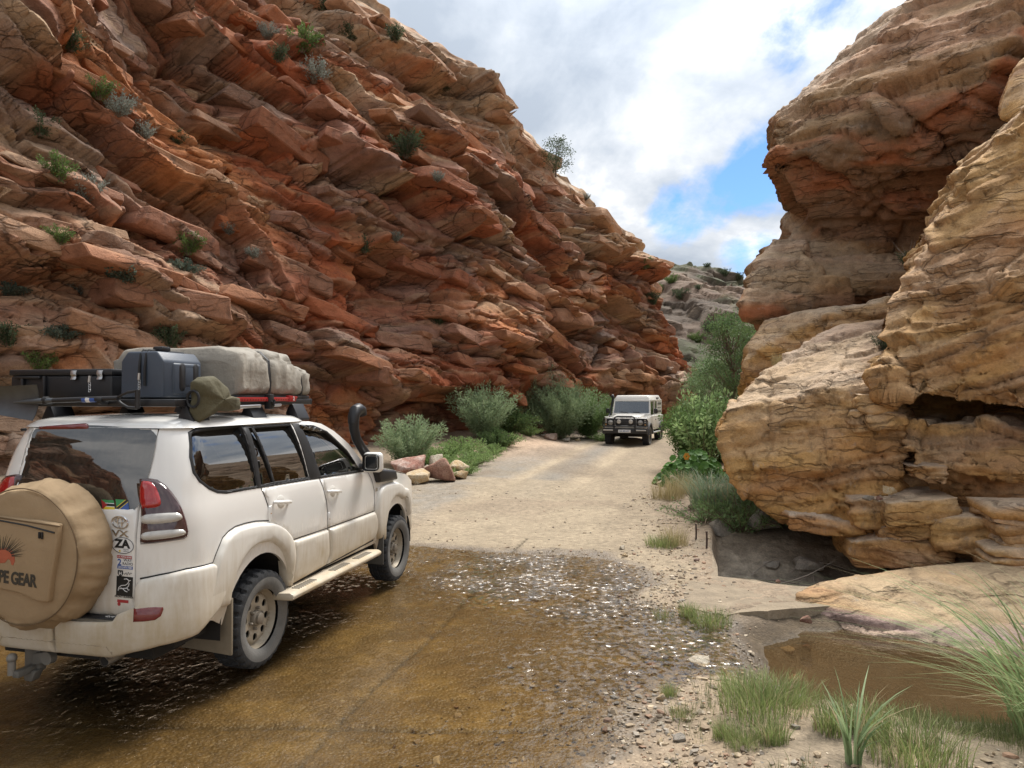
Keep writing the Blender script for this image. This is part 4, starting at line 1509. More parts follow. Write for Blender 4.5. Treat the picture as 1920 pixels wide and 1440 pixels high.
def patch(name, surf, poly, mat, parent, off=0.0, edge=.012, skirt=.02, holes=(), step=.05, smooth=True, posfun=None, belly=0.0, **kw):
    """a panel lying on the skin; poly and holes in (q, z). edge: rounding width; skirt: how far its rim turns inwards"""
    poly = resample(poly, step)
    holes = [resample(h, step) for h in holes]
    pts, edges = [], []
    for ring in [poly] + holes:
        s = len(pts)
        pts += ring
        edges += [(s + i, s + (i + 1) % len(ring)) for i in range(len(ring))]
    nb = len(pts)
    if edge > 0 and off != 0:                      # inner loop that carries the full offset
        extra = []
        for ri, ring in enumerate([poly] + holes):
            a = np.array(ring); n = len(a)
            tng = np.roll(a, -1, 0) - np.roll(a, 1, 0)
            tng /= np.linalg.norm(tng, axis=1)[:, None] + 1e-9
            area = np.sum(a[:, 0] * np.roll(a[:, 1], -1) - np.roll(a[:, 0], -1) * a[:, 1])
            nn = np.stack([-tng[:, 1], tng[:, 0]], 1) * (1 if area > 0 else -1) * (1 if ri == 0 else -1)
            for fr in (.45, 1.0):
                extra.append(a + nn * edge * fr)
        extra = np.concatenate(extra)
    else:
        extra = np.zeros((0, 2))
    P0 = np.array(poly)
    gx = np.arange(P0[:, 0].min() + step * .5, P0[:, 0].max(), step)
    gz_ = np.arange(P0[:, 1].min() + step * .5, P0[:, 1].max(), step)
    A, B = np.meshgrid(gx, gz_)
    grid = np.stack([A.ravel(), B.ravel()], 1)

    def depth(p):
        d = -sdf_poly(p[:, 0], p[:, 1], poly)
        for h in holes:
            d = np.minimum(d, sdf_poly(p[:, 0], p[:, 1], h))
        return d
    if len(grid):
        grid = grid[depth(grid) > max(step * .45, edge * 1.6 if off else 0)]
    if len(extra):
        extra = extra[depth(extra) > edge * .3]
    allp = np.concatenate([np.array(pts), extra, grid])
    res = delaunay_2d_cdt([Vector(p) for p in allp], edges, [], 0, 1e-5)
    vv = np.array([(v.x, v.y) for v in res[0]])
    ff = np.array([f for f in res[2] if len(f) == 3])
    cen = vv[ff].mean(1)
    ff = ff[depth(cen) > 0]
    d = np.clip(depth(vv), 0, None)
    o = off * (np.sqrt(np.clip(1 - (1 - np.clip(d / edge, 0, 1)) ** 2, 0, 1)) if edge > 0 else 1.0)
    pos = surf.pos(vv[:, 0], vv[:, 1]) if posfun is None else posfun(vv[:, 0], vv[:, 1])
    nrm = surf.normal(vv[:, 0], vv[:, 1])
    nrm = np.where((nrm * pos)[:, :1] * 0 + np.where(pos[:, 1:2] < -.7, 0, 1) * nrm[:, :1] < 0, -nrm, nrm)
    if belly:
        tz_ = (vv[:, 1] - vv[:, 1].min()) / np.ptp(vv[:, 1])
        o = o - belly * tz_ ** 1.7
    pos = pos + nrm * np.asarray(o).reshape(-1, 1)
    tri = pos[ff]
    fn = np.cross(tri[:, 1] - tri[:, 0], tri[:, 2] - tri[:, 0])
    flip = (fn * nrm[ff[:, 0]]).sum(1) < 0
    ff[flip] = ff[flip][:, ::-1]
    faces = ff
    if skirt > 0:
        # rim: boundary edges turned inwards
        cnt = {}
        for f in ff:
            for a, b in ((f[0], f[1]), (f[1], f[2]), (f[2], f[0])):
                cnt.setdefault((min(a, b), max(a, b)), []).append((a, b))
        be = [v[0] for v in cnt.values() if len(v) == 1]
        n0 = len(pos)
        bidx = sorted({i for e in be for i in e})
        mp = {i: n0 + k for k, i in enumerate(bidx)}
        pos = np.concatenate([pos, pos[bidx] - nrm[bidx] * (skirt)])
        quads = np.array([(b, a, mp[a], mp[b]) for a, b in be])
        faces = [ff, quads]
    me = np_mesh(name, pos, faces, smooth)
    try:
        me.set_sharp_from_angle(angle=R(50))
    except Exception:
        pass
    return link(name, me, mat, parent, **kw)
# =================================================================== THE WHITE OFF-ROAD WAGON
suv = empty('parked_car', CAR_LOC, -CAR_TH, label='dusty white off-road wagon with tan spare wheel cover and loaded roof rack', cat='car')
BODY = Surf([.30, .50, .60, .75, .95, 1.15, 1.30, 1.40, 1.46, 1.62, 1.78, 1.94, 2.0, 2.03],
            [.80, .85, .872, .886, .892, .890, .882, .868, .852, .830, .796, .742, .70, .62],
            [-.96, -.99, -1.0, -1.01, -1.01, -1.01, -1.00, -.985, -.965, -.925, -.88, -.825, -.78, -.72],
            [.24, .26, .28, .30, .30, .30, .29, .28, .27, .255, .24, .22, .20, .18])
BUMP = Surf([.28, .36, .50, .62, .70, .95, 1.05], [.86, .885, .912, .918, .918, .912, .90], [-1.04, -1.09, -1.125, -1.13, -1.12, -1.07, -1.03], [.32, .34, .36, .36, .36, .34, .32])
FLARE = Surf([.30, 1.3], [.905, .905], [-1.5, -1.5], [.1, .1])


def px(surf, pts):
    return [surf.pix(a, b) for a, b in pts]


def sk(poly, **k):
    return poly


# ---- side skin with window and wheel openings
W_Q = px(BODY, [(357, 812), (368, 807), (381, 804), (420, 799), (449, 796.5), (453, 800), (482, 911), (455, 916.5), (424, 922), (408, 921), (392, 914), (375, 901), (365, 886), (359, 858)])
W_R = px(BODY, [(464, 801), (544, 796), (578, 895), (515, 905), (489, 910)])
W_F = px(BODY, [(561, 796), (588, 800), (613, 811), (650, 846), (678, 882), (602, 893)])
arcR = [(-.03 + .45 * math.cos(a), .45 + .47 * math.sin(a)) for a in np.linspace(math.pi * .98, 0.0, 20)]
arcF = [(2.74 + .45 * math.cos(a), .45 + .47 * math.sin(a)) for a in np.linspace(math.pi, 0.0, 20)]
z_tg = np.linspace(.70, 1.965, 12)
side_poly = [(float(BODY.rear_q(.552, z)), float(z)) for z in z_tg]
side_poly += [(-.5, 1.965), (0, 1.97), (.6, 1.965), (.98, 1.955), (1.19, 1.925), (1.39, 1.845), (1.643, 1.70), (1.892, 1.495), (2.06, 1.385), (2.4, 1.335), (2.8, 1.285), (3.15, 1.22), (3.36, 1.12), (3.42, .85), (3.40, .62), (3.2, .58)]
side_poly += arcF[::-1][0:] + [(2.2, .56), (.45, .56)] + arcR[::-1] + [(-.6, .55), (-.75, .6)]
shell = patch('body_side', BODY, side_poly, M_PAINT, suv, holes=[W_Q, W_R, W_F], step=.055, skirt=.025)
mirror_x(shell)

# roof
def ring(z, w, yr, yf, rr, rf, n=10):
    pts = []
    for cx, cy, r, a0 in ((w - rr, yr + rr, rr, -90), (w - rf, yf - rf, rf, 0), (-(w - rf), yf - rf, rf, 90), (-(w - rr), yr + rr, rr, 180)):
        for k in range(n + 1):
            a = R(a0 + 90 * k / n)
            pts.append((cx + r * math.cos(a), cy + r * math.sin(a), z))
    return pts


rings = [ring(1.962, .743, -.822, 1.06, .215, .30), ring(1.985, .722, -.80, 1.03, .21, .30), ring(2.008, .69, -.765, .98, .2, .3), ring(2.026, .63, -.71, .90, .2, .3),
         ring(2.040, .54, -.60, .78, .2, .25), ring(2.052, .36, -.4, .5, .15, .15), ring(2.056, .12, -.15, .2, .06, .06)]
RV = np.array(rings); nr, nk = RV.shape[:2]
rf_ = grid_faces(nr, nk)
Vr = RV.reshape(-1, 3)
last = [(i * nk + nk - 1, i * nk, (i + 1) * nk, (i + 1) * nk + nk - 1) for i in range(nr - 1)]
cap = [tuple((nr - 1) * nk + i for i in range(nk))]
me = bpy.data.meshes.new('roof')
me.from_pydata([tuple(v) for v in Vr], [], [tuple(f) for f in rf_] + last + cap)
bm = bmesh.new(); bm.from_mesh(me); bmesh.ops.recalc_face_normals(bm, faces=bm.faces); bm.to_mesh(me); bm.free()
me.polygons.foreach_set('use_smooth', np.ones(len(me.polygons), bool))
link('roof', me, M_PAINT, suv)

# windscreen, hood and nose
mb = MB(); mb.hexa([(-.70, 2.10, 1.38), (.70, 2.10, 1.38), (.70, 2.07, 1.36), (-.70, 2.07, 1.36), (-.56, 1.06, 1.975), (.56, 1.06, 1.975), (.56, 1.03, 1.955), (-.56, 1.03, 1.955)], .004)
mb.build('windscreen', M_GLASSF, suv)
hy = np.linspace(2.06, 3.42, 16); hx = np.linspace(-.86, .86, 21)
HX, HY = np.meshgrid(hx, hy, indexing='ij')
HZ = np.interp(HY, [2.06, 2.4, 2.8, 3.15, 3.36, 3.42], [1.40, 1.36, 1.315, 1.25, 1.15, 1.08]) + .05 * (1 - (HX / .86) ** 2) - .012 * (np.abs(HX) > .80)
HX2 = HX * (1 - .115 * np.clip((HY - 2.3) / 1.3, 0, 1) ** 2.5)
me = np_mesh('bonnet', np.stack([HX2, HY, HZ], -1).reshape(-1, 3), grid_faces(21, 16)[:, ::-1])
link('bonnet', me, M_PAINT, suv)
mb = MB(); mb.box(-.80, .80, 3.30, 3.50, .45, .80, .06, 3); mb.build('front_bumper', M_BUMP, suv)
mb = MB(); mb.box(-.42, .42, 3.36, 3.44, .82, 1.12, .02); mb.build('grille', M_BLACKP, suv)
for s in (-1, 1):
    mb = MB(); mb.box(min(s * .45, s * .76), max(s * .45, s * .76), 3.28, 3.43, .85, 1.10, .03); mb.build('headlight', M_CLEARL, suv)
# dark belly so nothing shines through
mb = MB(); mb.box(-.74, .74, -.86, 3.25, .42, .60, .02); mb.box(-.60, .60, -.9, -.55, .34, .46, .02)
mb.build('underbody', M_DARK, suv)
mb = MB(); mb.box(-.80, .80, -.80, 2.0, .92, 1.0, .02); mb.box(-.72, .72, -.62, -.5, 1.0, 1.44, .03); mb.box(-.78, .78, 1.75, 2.08, 1.0, 1.36, .06)
mb.build('cabin_floor', M_DARK, suv)
for s in (-.38, .38):
    mb = MB()
    mb.box(s - .24, s + .24, .80, 1.32, 1.0, 1.14, .05)
    mb.hexa([(s - .24, .72, 1.1), (s + .24, .72, 1.1), (s + .24, .86, 1.1), (s - .24, .86, 1.1), (s - .2, .52, 1.62), (s + .2, .52, 1.62), (s + .2, .63, 1.62), (s - .2, .63, 1.62)], .04)
    mb.box(s - .13, s + .13, .47, .57, 1.66, 1.82, .04)
    mb.build('front_seat', M_SEAT, suv)
mb = MB(); mb.box(-.62, .62, -.25, -.1, 1.0, 1.62, .05); mb.box(-.62, .62, -.1, .3, 1.0, 1.13, .05); mb.build('rear_seat', M_SEAT, suv)
mb = MB()
Mx = Matrix.Translation((.40, 1.58, 1.42)) @ Matrix.Rotation(R(-62), 4, 'X')
mb.tube([Mx @ Vector((.19 * math.cos(a), .19 * math.sin(a), 0)) for a in np.linspace(0, 2 * math.pi, 28, endpoint=False)], .016, 8, closed=True)
for a in (20, 160, 270):
    mb.tube([Mx @ Vector((0, 0, -.02)), Mx @ Vector((.18 * math.cos(R(a)), .18 * math.sin(R(a)), 0))], .018, 6)
mb.ball(Mx @ Vector((0, 0, -.01)), .06)
mb.build('steering_wheel', M_BLACKP, suv)

# window glass and black surrounds
def inset(poly, d):
    a = np.array(poly); n = len(a)
    t = np.roll(a, -1, 0) - np.roll(a, 1, 0); t /= np.linalg.norm(t, axis=1)[:, None]
    ar = np.sum(a[:, 0] * np.roll(a[:, 1], -1) - np.roll(a[:, 0], -1) * a[:, 1])
    nn = np.stack([-t[:, 1], t[:, 0]], 1) * (1 if ar > 0 else -1)
    return [tuple(v) for v in a + nn * d]


for nm, wn, gm in (('quarter_window', W_Q, M_GLASSD), ('rear_door_window', W_R, M_GLASSD), ('front_door_window', W_F, M_GLASSF)):
    g = patch(nm, BODY, inset(wn, -.01), gm, suv, off=-.006, edge=0, skirt=0, step=.05, belly=.02)
    # curved panes: shading normals of a bowed glass
    nv_ = len(g.data.vertices); cv = np.empty(nv_ * 3, np.float32); g.data.vertices.foreach_get('co', cv); cv = cv.reshape(-1, 3)
    nn_ = np.empty(nv_ * 3, np.float32); g.data.vertex_normals.foreach_get('vector', nn_); nn_ = nn_.reshape(-1, 3).copy()
    tt_ = (cv[:, 2] - cv[:, 2].min()) / np.ptp(cv[:, 2])
    nn_[:, 2] += .26 * tt_ ** 1.3; nn_[:, 1] += .10 if nm != 'quarter_window' else .145
    nn_ /= np.linalg.norm(nn_, axis=1)[:, None]
    g.data.normals_split_custom_set_from_vertices([tuple(v) for v in nn_])
    fr = patch('window_seal', BODY, inset(wn, -.016), M_RUBBER, suv, off=.004, edge=.004, skirt=.075, holes=[inset(wn, .008)], step=.06)
    mirror_x(g); mirror_x(fr)
q = px(BODY, [(546, 794), (559.5, 794.5), (603, 897), (581.5, 900)])
mirror_x(patch('door_pillar', BODY, q, M_RUBBER, suv, off=.006, edge=.006, skirt=.012, step=.08))
q = px(BODY, [(453, 797), (463.5, 798), (489, 912.5), (482.5, 914)])
mirror_x(patch('door_pillar', BODY, q, M_RUBBER, suv, off=.005, edge=.005, skirt=.012, step=.08))
q = px(BODY, [(470.5, 800), (474.5, 800), (516, 905), (512, 906)])
mirror_x(patch('window_divider', BODY, q, M_RUBBER, suv, off=.004, edge=.003, skirt=.012, step=.08))
q = px(BODY, [(560, 797), (588, 801), (600, 806), (606, 812), (578, 806), (563, 806)])
mirror_x(patch('wind_deflector', BODY, q, M_GLASSD, suv, off=.02, edge=.01, skirt=.01, step=.08))
q = px(BODY, [(424, 921), (489, 910.5), (581, 895), (602, 892), (681, 881), (682, 885), (603, 896.5), (489, 915), (424, 925)])
mirror_x(patch('belt_moulding', BODY, q, M_RUBBER, suv, off=.007, edge=.005, skirt=.012, step=.06))

# doors: proud panels, gap between them
rd = px(BODY, [(490.5, 916), (597, 898.5), (604, 914), (610, 938), (612.3, 960), (612.5, 990), (548, 1011), (541, 1002), (533, 992), (519, 984), (507.5, 979), (506, 962), (502.5, 946), (497, 930)])
fd = px(BODY, [(600.5, 898), (689, 885.5), (696, 900), (700, 920), (701, 940), (701, 956.5), (615.5, 988), (615.3, 960), (613, 937), (607.5, 914)])
for nm, pl, hp in (('rear_door', rd, (525, 941)), ('front_door', fd, (622.5, 921))):
    dr = patch(nm, BODY, pl, M_PAINT, suv, off=.010, edge=.010, skirt=.014, step=.05)
    dl = mirror_x(dr)
    qh, zh = BODY.pix(*hp)
    c = BODY.pos(qh, zh)
    for part, sgn in ((dr, 1), (dl, -1)):
        mb = MB()
        mb.tube([(sgn * (c[0] + .012), c[1] - .115, c[2] + .012), (sgn * (c[0] + .045), c[1] - .09, c[2] + .010), (sgn * (c[0] + .052), c[1], c[2]), (sgn * (c[0] + .045), c[1] + .09, c[2] - .010), (sgn * (c[0] + .012), c[1] + .115, c[2] - .012)], [.012, .017, .018, .017, .012], 10)
        mb.build('door_handle', M_PAINT, part)
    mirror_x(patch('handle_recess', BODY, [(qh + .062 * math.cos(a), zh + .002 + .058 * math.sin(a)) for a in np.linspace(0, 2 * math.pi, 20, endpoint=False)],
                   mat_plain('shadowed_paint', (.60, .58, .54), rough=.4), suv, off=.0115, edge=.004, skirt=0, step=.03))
# lower cladding on the doors, sill
c1 = px(BODY, [(548, 1014), (612.5, 993), (614, 1020), (614, 1040), (606, 1060), (541.5, 1096), (544.5, 1075), (548, 1040)])
c2 = px(BODY, [(615.5, 991.5), (701, 959.5), (706, 975), (706, 990), (700, 1010), (609, 1059), (616.5, 1040), (617, 1020)])
for c in (c1, c2):
    mirror_x(patch('door_cladding', BODY, c, M_BUMP, suv, off=.034, edge=.03, skirt=.05, step=.05))
def gap_line(pix, width=.010, off=.0015, surf=None, name='panel_gap'):
    sf = surf or BODY
    a = np.array(px(sf, pix))
    t = np.gradient(a, axis=0); t /= np.linalg.norm(t, axis=1)[:, None]
    n = np.stack([-t[:, 1], t[:, 0]], 1) * width / 2
    pl = [tuple(v) for v in a + n] + [tuple(v) for v in (a - n)[::-1]]
    return mirror_x(patch(name, sf, pl, M_RUBBER, suv, off=off, edge=0, skirt=0, step=.03))


gap_line([(489, 914), (496, 930), (501.5, 946), (505, 962), (506.5, 978)])
gap_line([(599, 898), (605.5, 914), (611.5, 938), (613.8, 960), (614, 989), (615.5, 1020), (615.5, 1040), (607, 1060)])
gap_line([(690, 886), (697, 900), (701.5, 920), (702.5, 940), (702.5, 958)])
gap_line([(548, 1012.5), (580, 1001.5), (614, 990), (660, 973.5), (702, 958)], .009)
gap_line([(263, 1085.5), (300, 1078), (350, 1067), (399, 1056)], .016, .002)
gap_line([(399, 1055), (404, 1040), (417, 1008), (428, 996), (441, 987), (460, 981), (479, 977), (507, 976)], .009)
gap_line([(541, 1098), (575, 1080), (607, 1061.5), (650, 1039), (700, 1012)], .02, .002)
# flared wheel arches
def strip_arch(name, outer, inner, off, **k):
    poly = outer + inner[::-1]
    return patch(name, BODY, poly, M_BUMP, suv, off=off, edge=.035, skirt=.075, step=.045, **k)


ro = px(BODY, [(399, 1062), (404, 1043), (417, 1011), (428, 999), (441, 990), (460, 984), (479, 980), (507, 979), (520, 983), (531, 990), (541, 1002), (547, 1014), (550, 1040), (546, 1075), (543, 1098)])
ri = px(BODY, [(426, 1135), (430, 1105), (440, 1070), (449, 1052), (463, 1033), (476, 1023), (488, 1018), (500, 1015.5), (511, 1017), (522, 1025), (530, 1036), (536, 1055), (538, 1075), (537, 1100)])
ro = [(ro[0][0] - .16, ro[0][1] - .30)] + [(ro[0][0] - .03, ro[0][1] - .10)] + ro
mirror_x(strip_arch('rear_arch_flare', ro, ri, .045))
fo = px(BODY, [(706, 1010), (704, 985), (703, 961), (705, 938), (708, 921), (713, 912), (720, 907), (731, 904), (743, 903), (752, 907), (758, 914), (764, 927), (768, 942)])
fi = px(BODY, [(719, 1012), (720, 985), (724, 962), (729, 942), (736, 933), (743, 930), (750, 931), (756, 936), (761, 945), (765, 958)])
fo[-1] = (3.24, .93); fo.append((3.27, .72)); fo[-3] = (3.12, 1.06)
fi[-1] = (3.11, .86); fi.append((3.15, .70)); fi[-3] = (3.02, .96)
mirror_x(strip_arch('front_arch_flare', fo, fi, .045))
# inner wheel housings
for yc in (-.03, 2.77):
    for s in (1, -1):
        A = np.linspace(R(-5), R(185), 24)
        pr = [(yc + .49 * math.cos(a), .42 + .52 * math.sin(a)) for a in A]
        V_ = [(s * x, y, z) for x in (.45, .86) for y, z in pr]
        n_ = len(pr)
        me = bpy.data.meshes.new('wheel_housing')
        me.from_pydata(V_ + [(s * .45, yc, .42)], [], [(i, i + 1, n_ + i + 1, n_ + i) for i in range(n_ - 1)] + [(i, i + 1, 2 * n_) for i in range(n_ - 1)])
        link('wheel_housing', me, M_DARK, suv)

# amber side markers
for p_ in ((504.5, 963), (615, 973)):
    qz = BODY.pix(*p_)
    pl = [(qz[0] + a, qz[1] + b) for a, b in ((-.012, .055), (0, .072), (.012, .055), (.012, -.055), (0, -.072), (-.012, -.055))]
    e = patch('edge_guard', BODY, pl, M_PAINT, suv, off=.022, edge=.012, skirt=.012, step=.03)
    pl = [(qz[0] + a, qz[1] + b) for a, b in ((-.006, .04), (.006, .04), (.006, -.04), (-.006, -.04))]
    patch('reflector', BODY, pl, M_AMBER, e, off=.0235, edge=.002, skirt=.004, step=.03)
    mirror_x(e)
q_ = BODY.pix(705, 918)
patch('fender_badge', BODY, [(q_[0] - .02, q_[1] - .02), (q_[0] + .02, q_[1] - .02), (q_[0] + .02, q_[1] + .02), (q_[0] - .02, q_[1] + .02)], M_CHROME, suv, off=.012, edge=.004, skirt=.01, step=.03)

# ---- tail
TQ = lambda x, z: (float(BODY.rear_q(x, z)), z)
tg = [TQ(.545, z) for z in np.linspace(.675, 1.955, 10)] + [TQ(x, 1.955) for x in np.linspace(.4, -.4, 5)] + [TQ(-.545, z) for z in np.linspace(1.955, .675, 10)] + [TQ(x, .675) for x in np.linspace(-.4, .4, 5)]
rw = px(BODY, [(274, 808), (262, 954)])
zt, zb = rw[0][1], rw[1][1]
xr_t, xr_b = .535, .533
rwin = round_poly([TQ(xr_b, zb), TQ(xr_t, zt), TQ(0, zt + .02), TQ(-xr_t, zt), TQ(-xr_b, zb), TQ(0, zb - .012)], 1, .06)
tailgate = patch('tailgate', BODY, tg, M_PAINT, suv, off=.012, edge=.010, skirt=.02, holes=[rwin], step=.055)
patch('rear_window', BODY, inset(rwin, -.012), M_GLASSR, tailgate, off=.008, edge=0, skirt=0, step=.08)
b3 = px(BODY, [(72, 806.5), (76, 801), (165, 795), (170, 797), (170, 803), (166, 805)])
patch('brake_light', BODY, b3, M_REDD, tailgate, off=.022, edge=.012, skirt=.02, step=.03)
mb = MB(); c = BODY.pos(*BODY.pix(53, 805)); mb.tube([c, c + np.array((0, -.035, .0))], [.012, .010], 10); mb.build('washer_nozzle', M_BLACKP, tailgate)
# tail lights wrap the corner
tl = px(BODY, [(263.5, 897), (280, 896.5), (295, 899), (310, 909), (323, 923), (335, 940), (344, 960), (350, 978), (353.5, 996), (352, 1006), (345, 1011), (320, 1015), (290, 1019), (263.5, 1021)])
tail = patch('tail_light', BODY, tl, mat_plain('smoked_lens', (.055, .022, .024), rough=.12, coat=1.0, var=.4, vscale=30), suv, off=.030, edge=.03, skirt=.03, step=.035)
tm = mirror_x(tail)
l1 = px(BODY, [(266, 901), (280, 899.5), (293, 904), (302, 920), (308, 942), (305, 953), (288, 957), (266, 957)])
l2 = px(BODY, [(268, 966), (280, 961), (310, 959), (335, 958.5), (343, 966), (343, 975), (330, 981), (300, 985), (275, 985), (268, 980)])
l3 = px(BODY, [(268, 998), (280, 993), (310, 990), (340, 988), (349, 994), (349, 1003), (330, 1009), (300, 1013), (275, 1015), (268, 1010)])
for pl, m_ in ((l1, M_REDL), (l2, M_CLEARL), (l3, M_CLEARL)):
    lo_ = patch('lamp', BODY, round_poly(pl, 1, .25), m_, tail, off=.045, edge=.03, skirt=.012, step=.03)
    ml = mirror_x(lo_); ml.parent = tm

# rear bumper: low centre section and tall corners
PB = lambda pts: px(BUMP, pts)
bq = lambda x, z: (float(BUMP.rear_q(x, z)), z)
ztop, zbot = .655, .425
bp_ = [bq(0, ztop), bq(.2, ztop), bq(.40, ztop + .01), bq(.47, ztop + .02), bq(.50, .72)] + PB([(252, 1139), (253, 1100), (262, 1087), (300, 1079), (350, 1068), (399, 1057), (413, 1062), (424, 1080), (425, 1110), (412, 1141), (372, 1188), (360, 1194), (300, 1211), (250, 1223)]) + [bq(.45, zbot), bq(.2, zbot), bq(0, zbot)]
bumper = patch('rear_bumper', BUMP, bp_, M_BUMP, suv, off=.014, edge=.03, skirt=.10, step=.045)
bml = mirror_x(bumper)
fg = PB([(251.5, 1140), (280, 1137), (307, 1135.5), (308, 1142), (303, 1155), (292, 1163), (270, 1166), (250.5, 1168)])
f_ = patch('fog_light', BUMP, fg, M_REDD, bumper, off=.020, edge=.012, skirt=.02, step=.035)
mf = mirror_x(f_); mf.parent = bml
# groove line along the lower bumper
gl = [bq(x, .515) for x in np.linspace(0, .44, 6)] + [bq(.48, .48), bq(.49, .455), bq(.47, .452), bq(.455, .475), bq(.43, .503)] + [bq(x, .503) for x in np.linspace(.4, 0, 5)]
mirror_x(patch('bumper_crease', BUMP, gl, mat_plain('brown_crease', (.33, .27, .19), rough=.8), suv, off=.0155, edge=.003, skirt=0, step=.04))  # crease drawn as a flat, darker brown strip
# step plate on the bumper
mb = MB(); mb.box(-.52, .52, -1.12, -.985, .630, .672, .008)
step_ = mb.build('step_plate', mat_plain('worn_step', (.13, .115, .09), rough=.7, var=.4, vscale=14), suv)
for k in range(5):
    mb = MB(); mb.box(-.46, .46, -1.10 + k * .022, -1.088 + k * .022, .671, .680, .003, 1); mb.build('tread_rib', M_BLACKP, step_)
# mudflaps
for yy, poly in ((-.43, [(.46, .66), (.90, .67), (.90, .24), (.46, .27)]), (2.30, [(.62, .62), (.92, .64), (.92, .30), (.66, .30)])):
    for s in (1, -1):
        mb = MB()
        if s == -1:
            poly = [(-a, b) for a, b in poly]
        mb.prism(poly, 'Y', yy - .012, yy + .012, .006)
        mb.build('mud_flap', mat_plain('mud_flap_rubber', (.20, .165, .115), rough=.85, var=.3) if yy < 0 else mat_plain('grey_flap', (.075, .07, .06), rough=.8), suv)
# grey wedge ahead... behind the front wheel
# running boards
for s in (1, -1):
    mb = MB()
    mb.prism([(s * .84, .475), (s * .84, .535), (s * 1.0, .545), (s * 1.035, .53), (s * 1.045, .505), (s * 1.02, .478)], 'Y', .20, 1.98, .014)
    rbd = mb.build('running_board', M_BUMP, suv)
    for seg in (.35, 1.0, 1.5):
        for k in range(9):
            mb = MB(); y_ = seg + k * .036
            mb.box(min(s * .93, s * 1.005), max(s * .93, s * 1.005), y_, y_ + .014, .541, .5515, .003, 1); mb.build('tread_rib', mat_plain('dusty_rib', (.30, .27, .22), rough=.8) if (s, seg, k) == (1, .35, 0) else bpy.data.materials['dusty_rib'], rbd)
    for y_ in (.5, 1.1, 1.7):
        mb = MB(); mb.box(min(s * .6, s * .9), max(s * .6, s * .9), y_, y_ + .05, .47, .51, .005); mb.build('step_bracket', M_DARK, rbd)
# exhaust, tow hitch
e0 = carpix(199, 1238, 1, -1.02)
mb = MB(); mb.tube([(e0.x, -1.04, e0.z), (e0.x + .02, -.8, e0.z + .03), (e0.x + .05, -.3, e0.z + .06)], .042, 14, cap=False); mb.tube([(e0.x, -1.03, e0.z), (e0.x + .05, -.3, e0.z + .06)], .036, 14, cap=True)
mb.build('exhaust_pipe', mat_plain('exhaust', (.3, .27, .23), rough=.5, metal=.7, var=.3), suv)
mb = MB(); mb.lathe([(.033, 0), (0, .001)], 16, (e0.x, -1.032, e0.z), 'Y'); mb.build('exhaust_mouth', M_DARK, suv)
mb = MB()
mb.box(-.60, .34, -.98, -.92, .34, .42, .01)
mb.build('hitch_beam', M_DARK, suv)
h0 = carpix(30, 1238, 1, -1.10); h1 = carpix(82, 1235, 1, -1.06)
mb = MB(); mb.box(h0.x - .02, h0.x + .12, -1.02, -.96, h0.z - .10, h0.z + .06, .012); mb.box(h0.x + .03, h0.x + .09, -1.16, -.98, h0.z - .10, h0.z - .05, .012)
mb.prism([(h0.x - .0, h0.z - .08), (h0.x + .13, h0.z - .08), (h0.x + .09, h0.z - .16), (h0.x + .03, h0.z - .16)], 'Y', -1.06, -.99, .01)
hb = mb.build('tow_hitch', mat_plain('worn_hitch', (.16, .15, .13), rough=.65, metal=.3, var=.3), suv)
mb = MB(); mb.ball((h0.x + .02, -1.15, h0.z + .035), .034, 3); mb.tube([(h0.x + .02, -1.15, h0.z - .08), (h0.x + .02, -1.15, h0.z + .03)], .026, 12); mb.build('tow_ball', mat_plain('ball_steel', (.26, .24, .21), rough=.6, metal=.5), hb)
mb = MB(); mb.hexa([(h1.x - .11, -1.05, h1.z - .06), (h1.x + .02, -1.05, h1.z - .03), (h1.x + .02, -1.02, h1.z - .03), (h1.x - .11, -1.02, h1.z - .06), (h1.x - .11, -1.05, h1.z + .02), (h1.x + .02, -1.05, h1.z + .05), (h1.x + .02, -1.02, h1.z + .05), (h1.x - .11, -1.02, h1.z + .02)], .008)
mb.lathe([(.045, 0), (.045, .05), (0, .05)], 20, (h1.x + .03, -1.07, h1.z + .005), 'Y'); mb.build('trailer_socket', bpy.data.materials['worn_hitch'], hb)

# ---- mirrors and snorkel
mc = carpix(696, 867, 1, 1.78)
for s in (1, -1):
    mb = MB()
    mb.box(-.105, .105, 0, .11, -.108, .105, .045, 4, M=Matrix.Translation((s * mc.x, 1.78, mc.z)))
    mir = mb.build('wing_mirror', M_PAINT, suv)
    mb = MB(); mb.box(-.088, .088, -.004, .01, -.09, .088, .04, 4, M=Matrix.Translation((s * mc.x, 1.78, mc.z))); mb.build('mirror_glass', mat_plain('mirror_face', (.012, .013, .015), rough=.25), mir)
    mb = MB(); mb.tube([(s * .86, 1.80, mc.z - .05), (s * (mc.x - .08), 1.83, mc.z - .05)], [.035, .03], 10); mb.build('mirror_arm', M_BLACKP, mir)
sn = [(740, 892), (722, 889), (708, 882), (697, 868), (687, 853), (677, 838), (668, 822), (664, 806), (663, 790)]
mb = MB()
xs_n = [.90, .90, .895, .885, .87, .855, .84, .83, .825]
pth = [carpix(a, b, 0, x) for (a, b), x in zip(sn, xs_n)]
snork = mb.tube(pth[2:], [.062, .058, .052, .05, .05, .052, .058], 14, flat=(1.0, 1.0)).build('snorkel', M_BLACKP, suv)
mb = MB()
a0, a1 = pth[0], pth[2]
mb.hexa([(.83, a1.y - .03, 1.235), (.945, a1.y - .03, 1.235), (.945, a0.y + .02, 1.215), (.83, a0.y + .02, 1.215), (.82, a1.y - .10, 1.40), (.93, a1.y - .10, 1.40), (.935, a0.y - .02, 1.33), (.82, a0.y - .02, 1.33)], .03, 3)
mb.build('snorkel_base', M_BLACKP, snork)
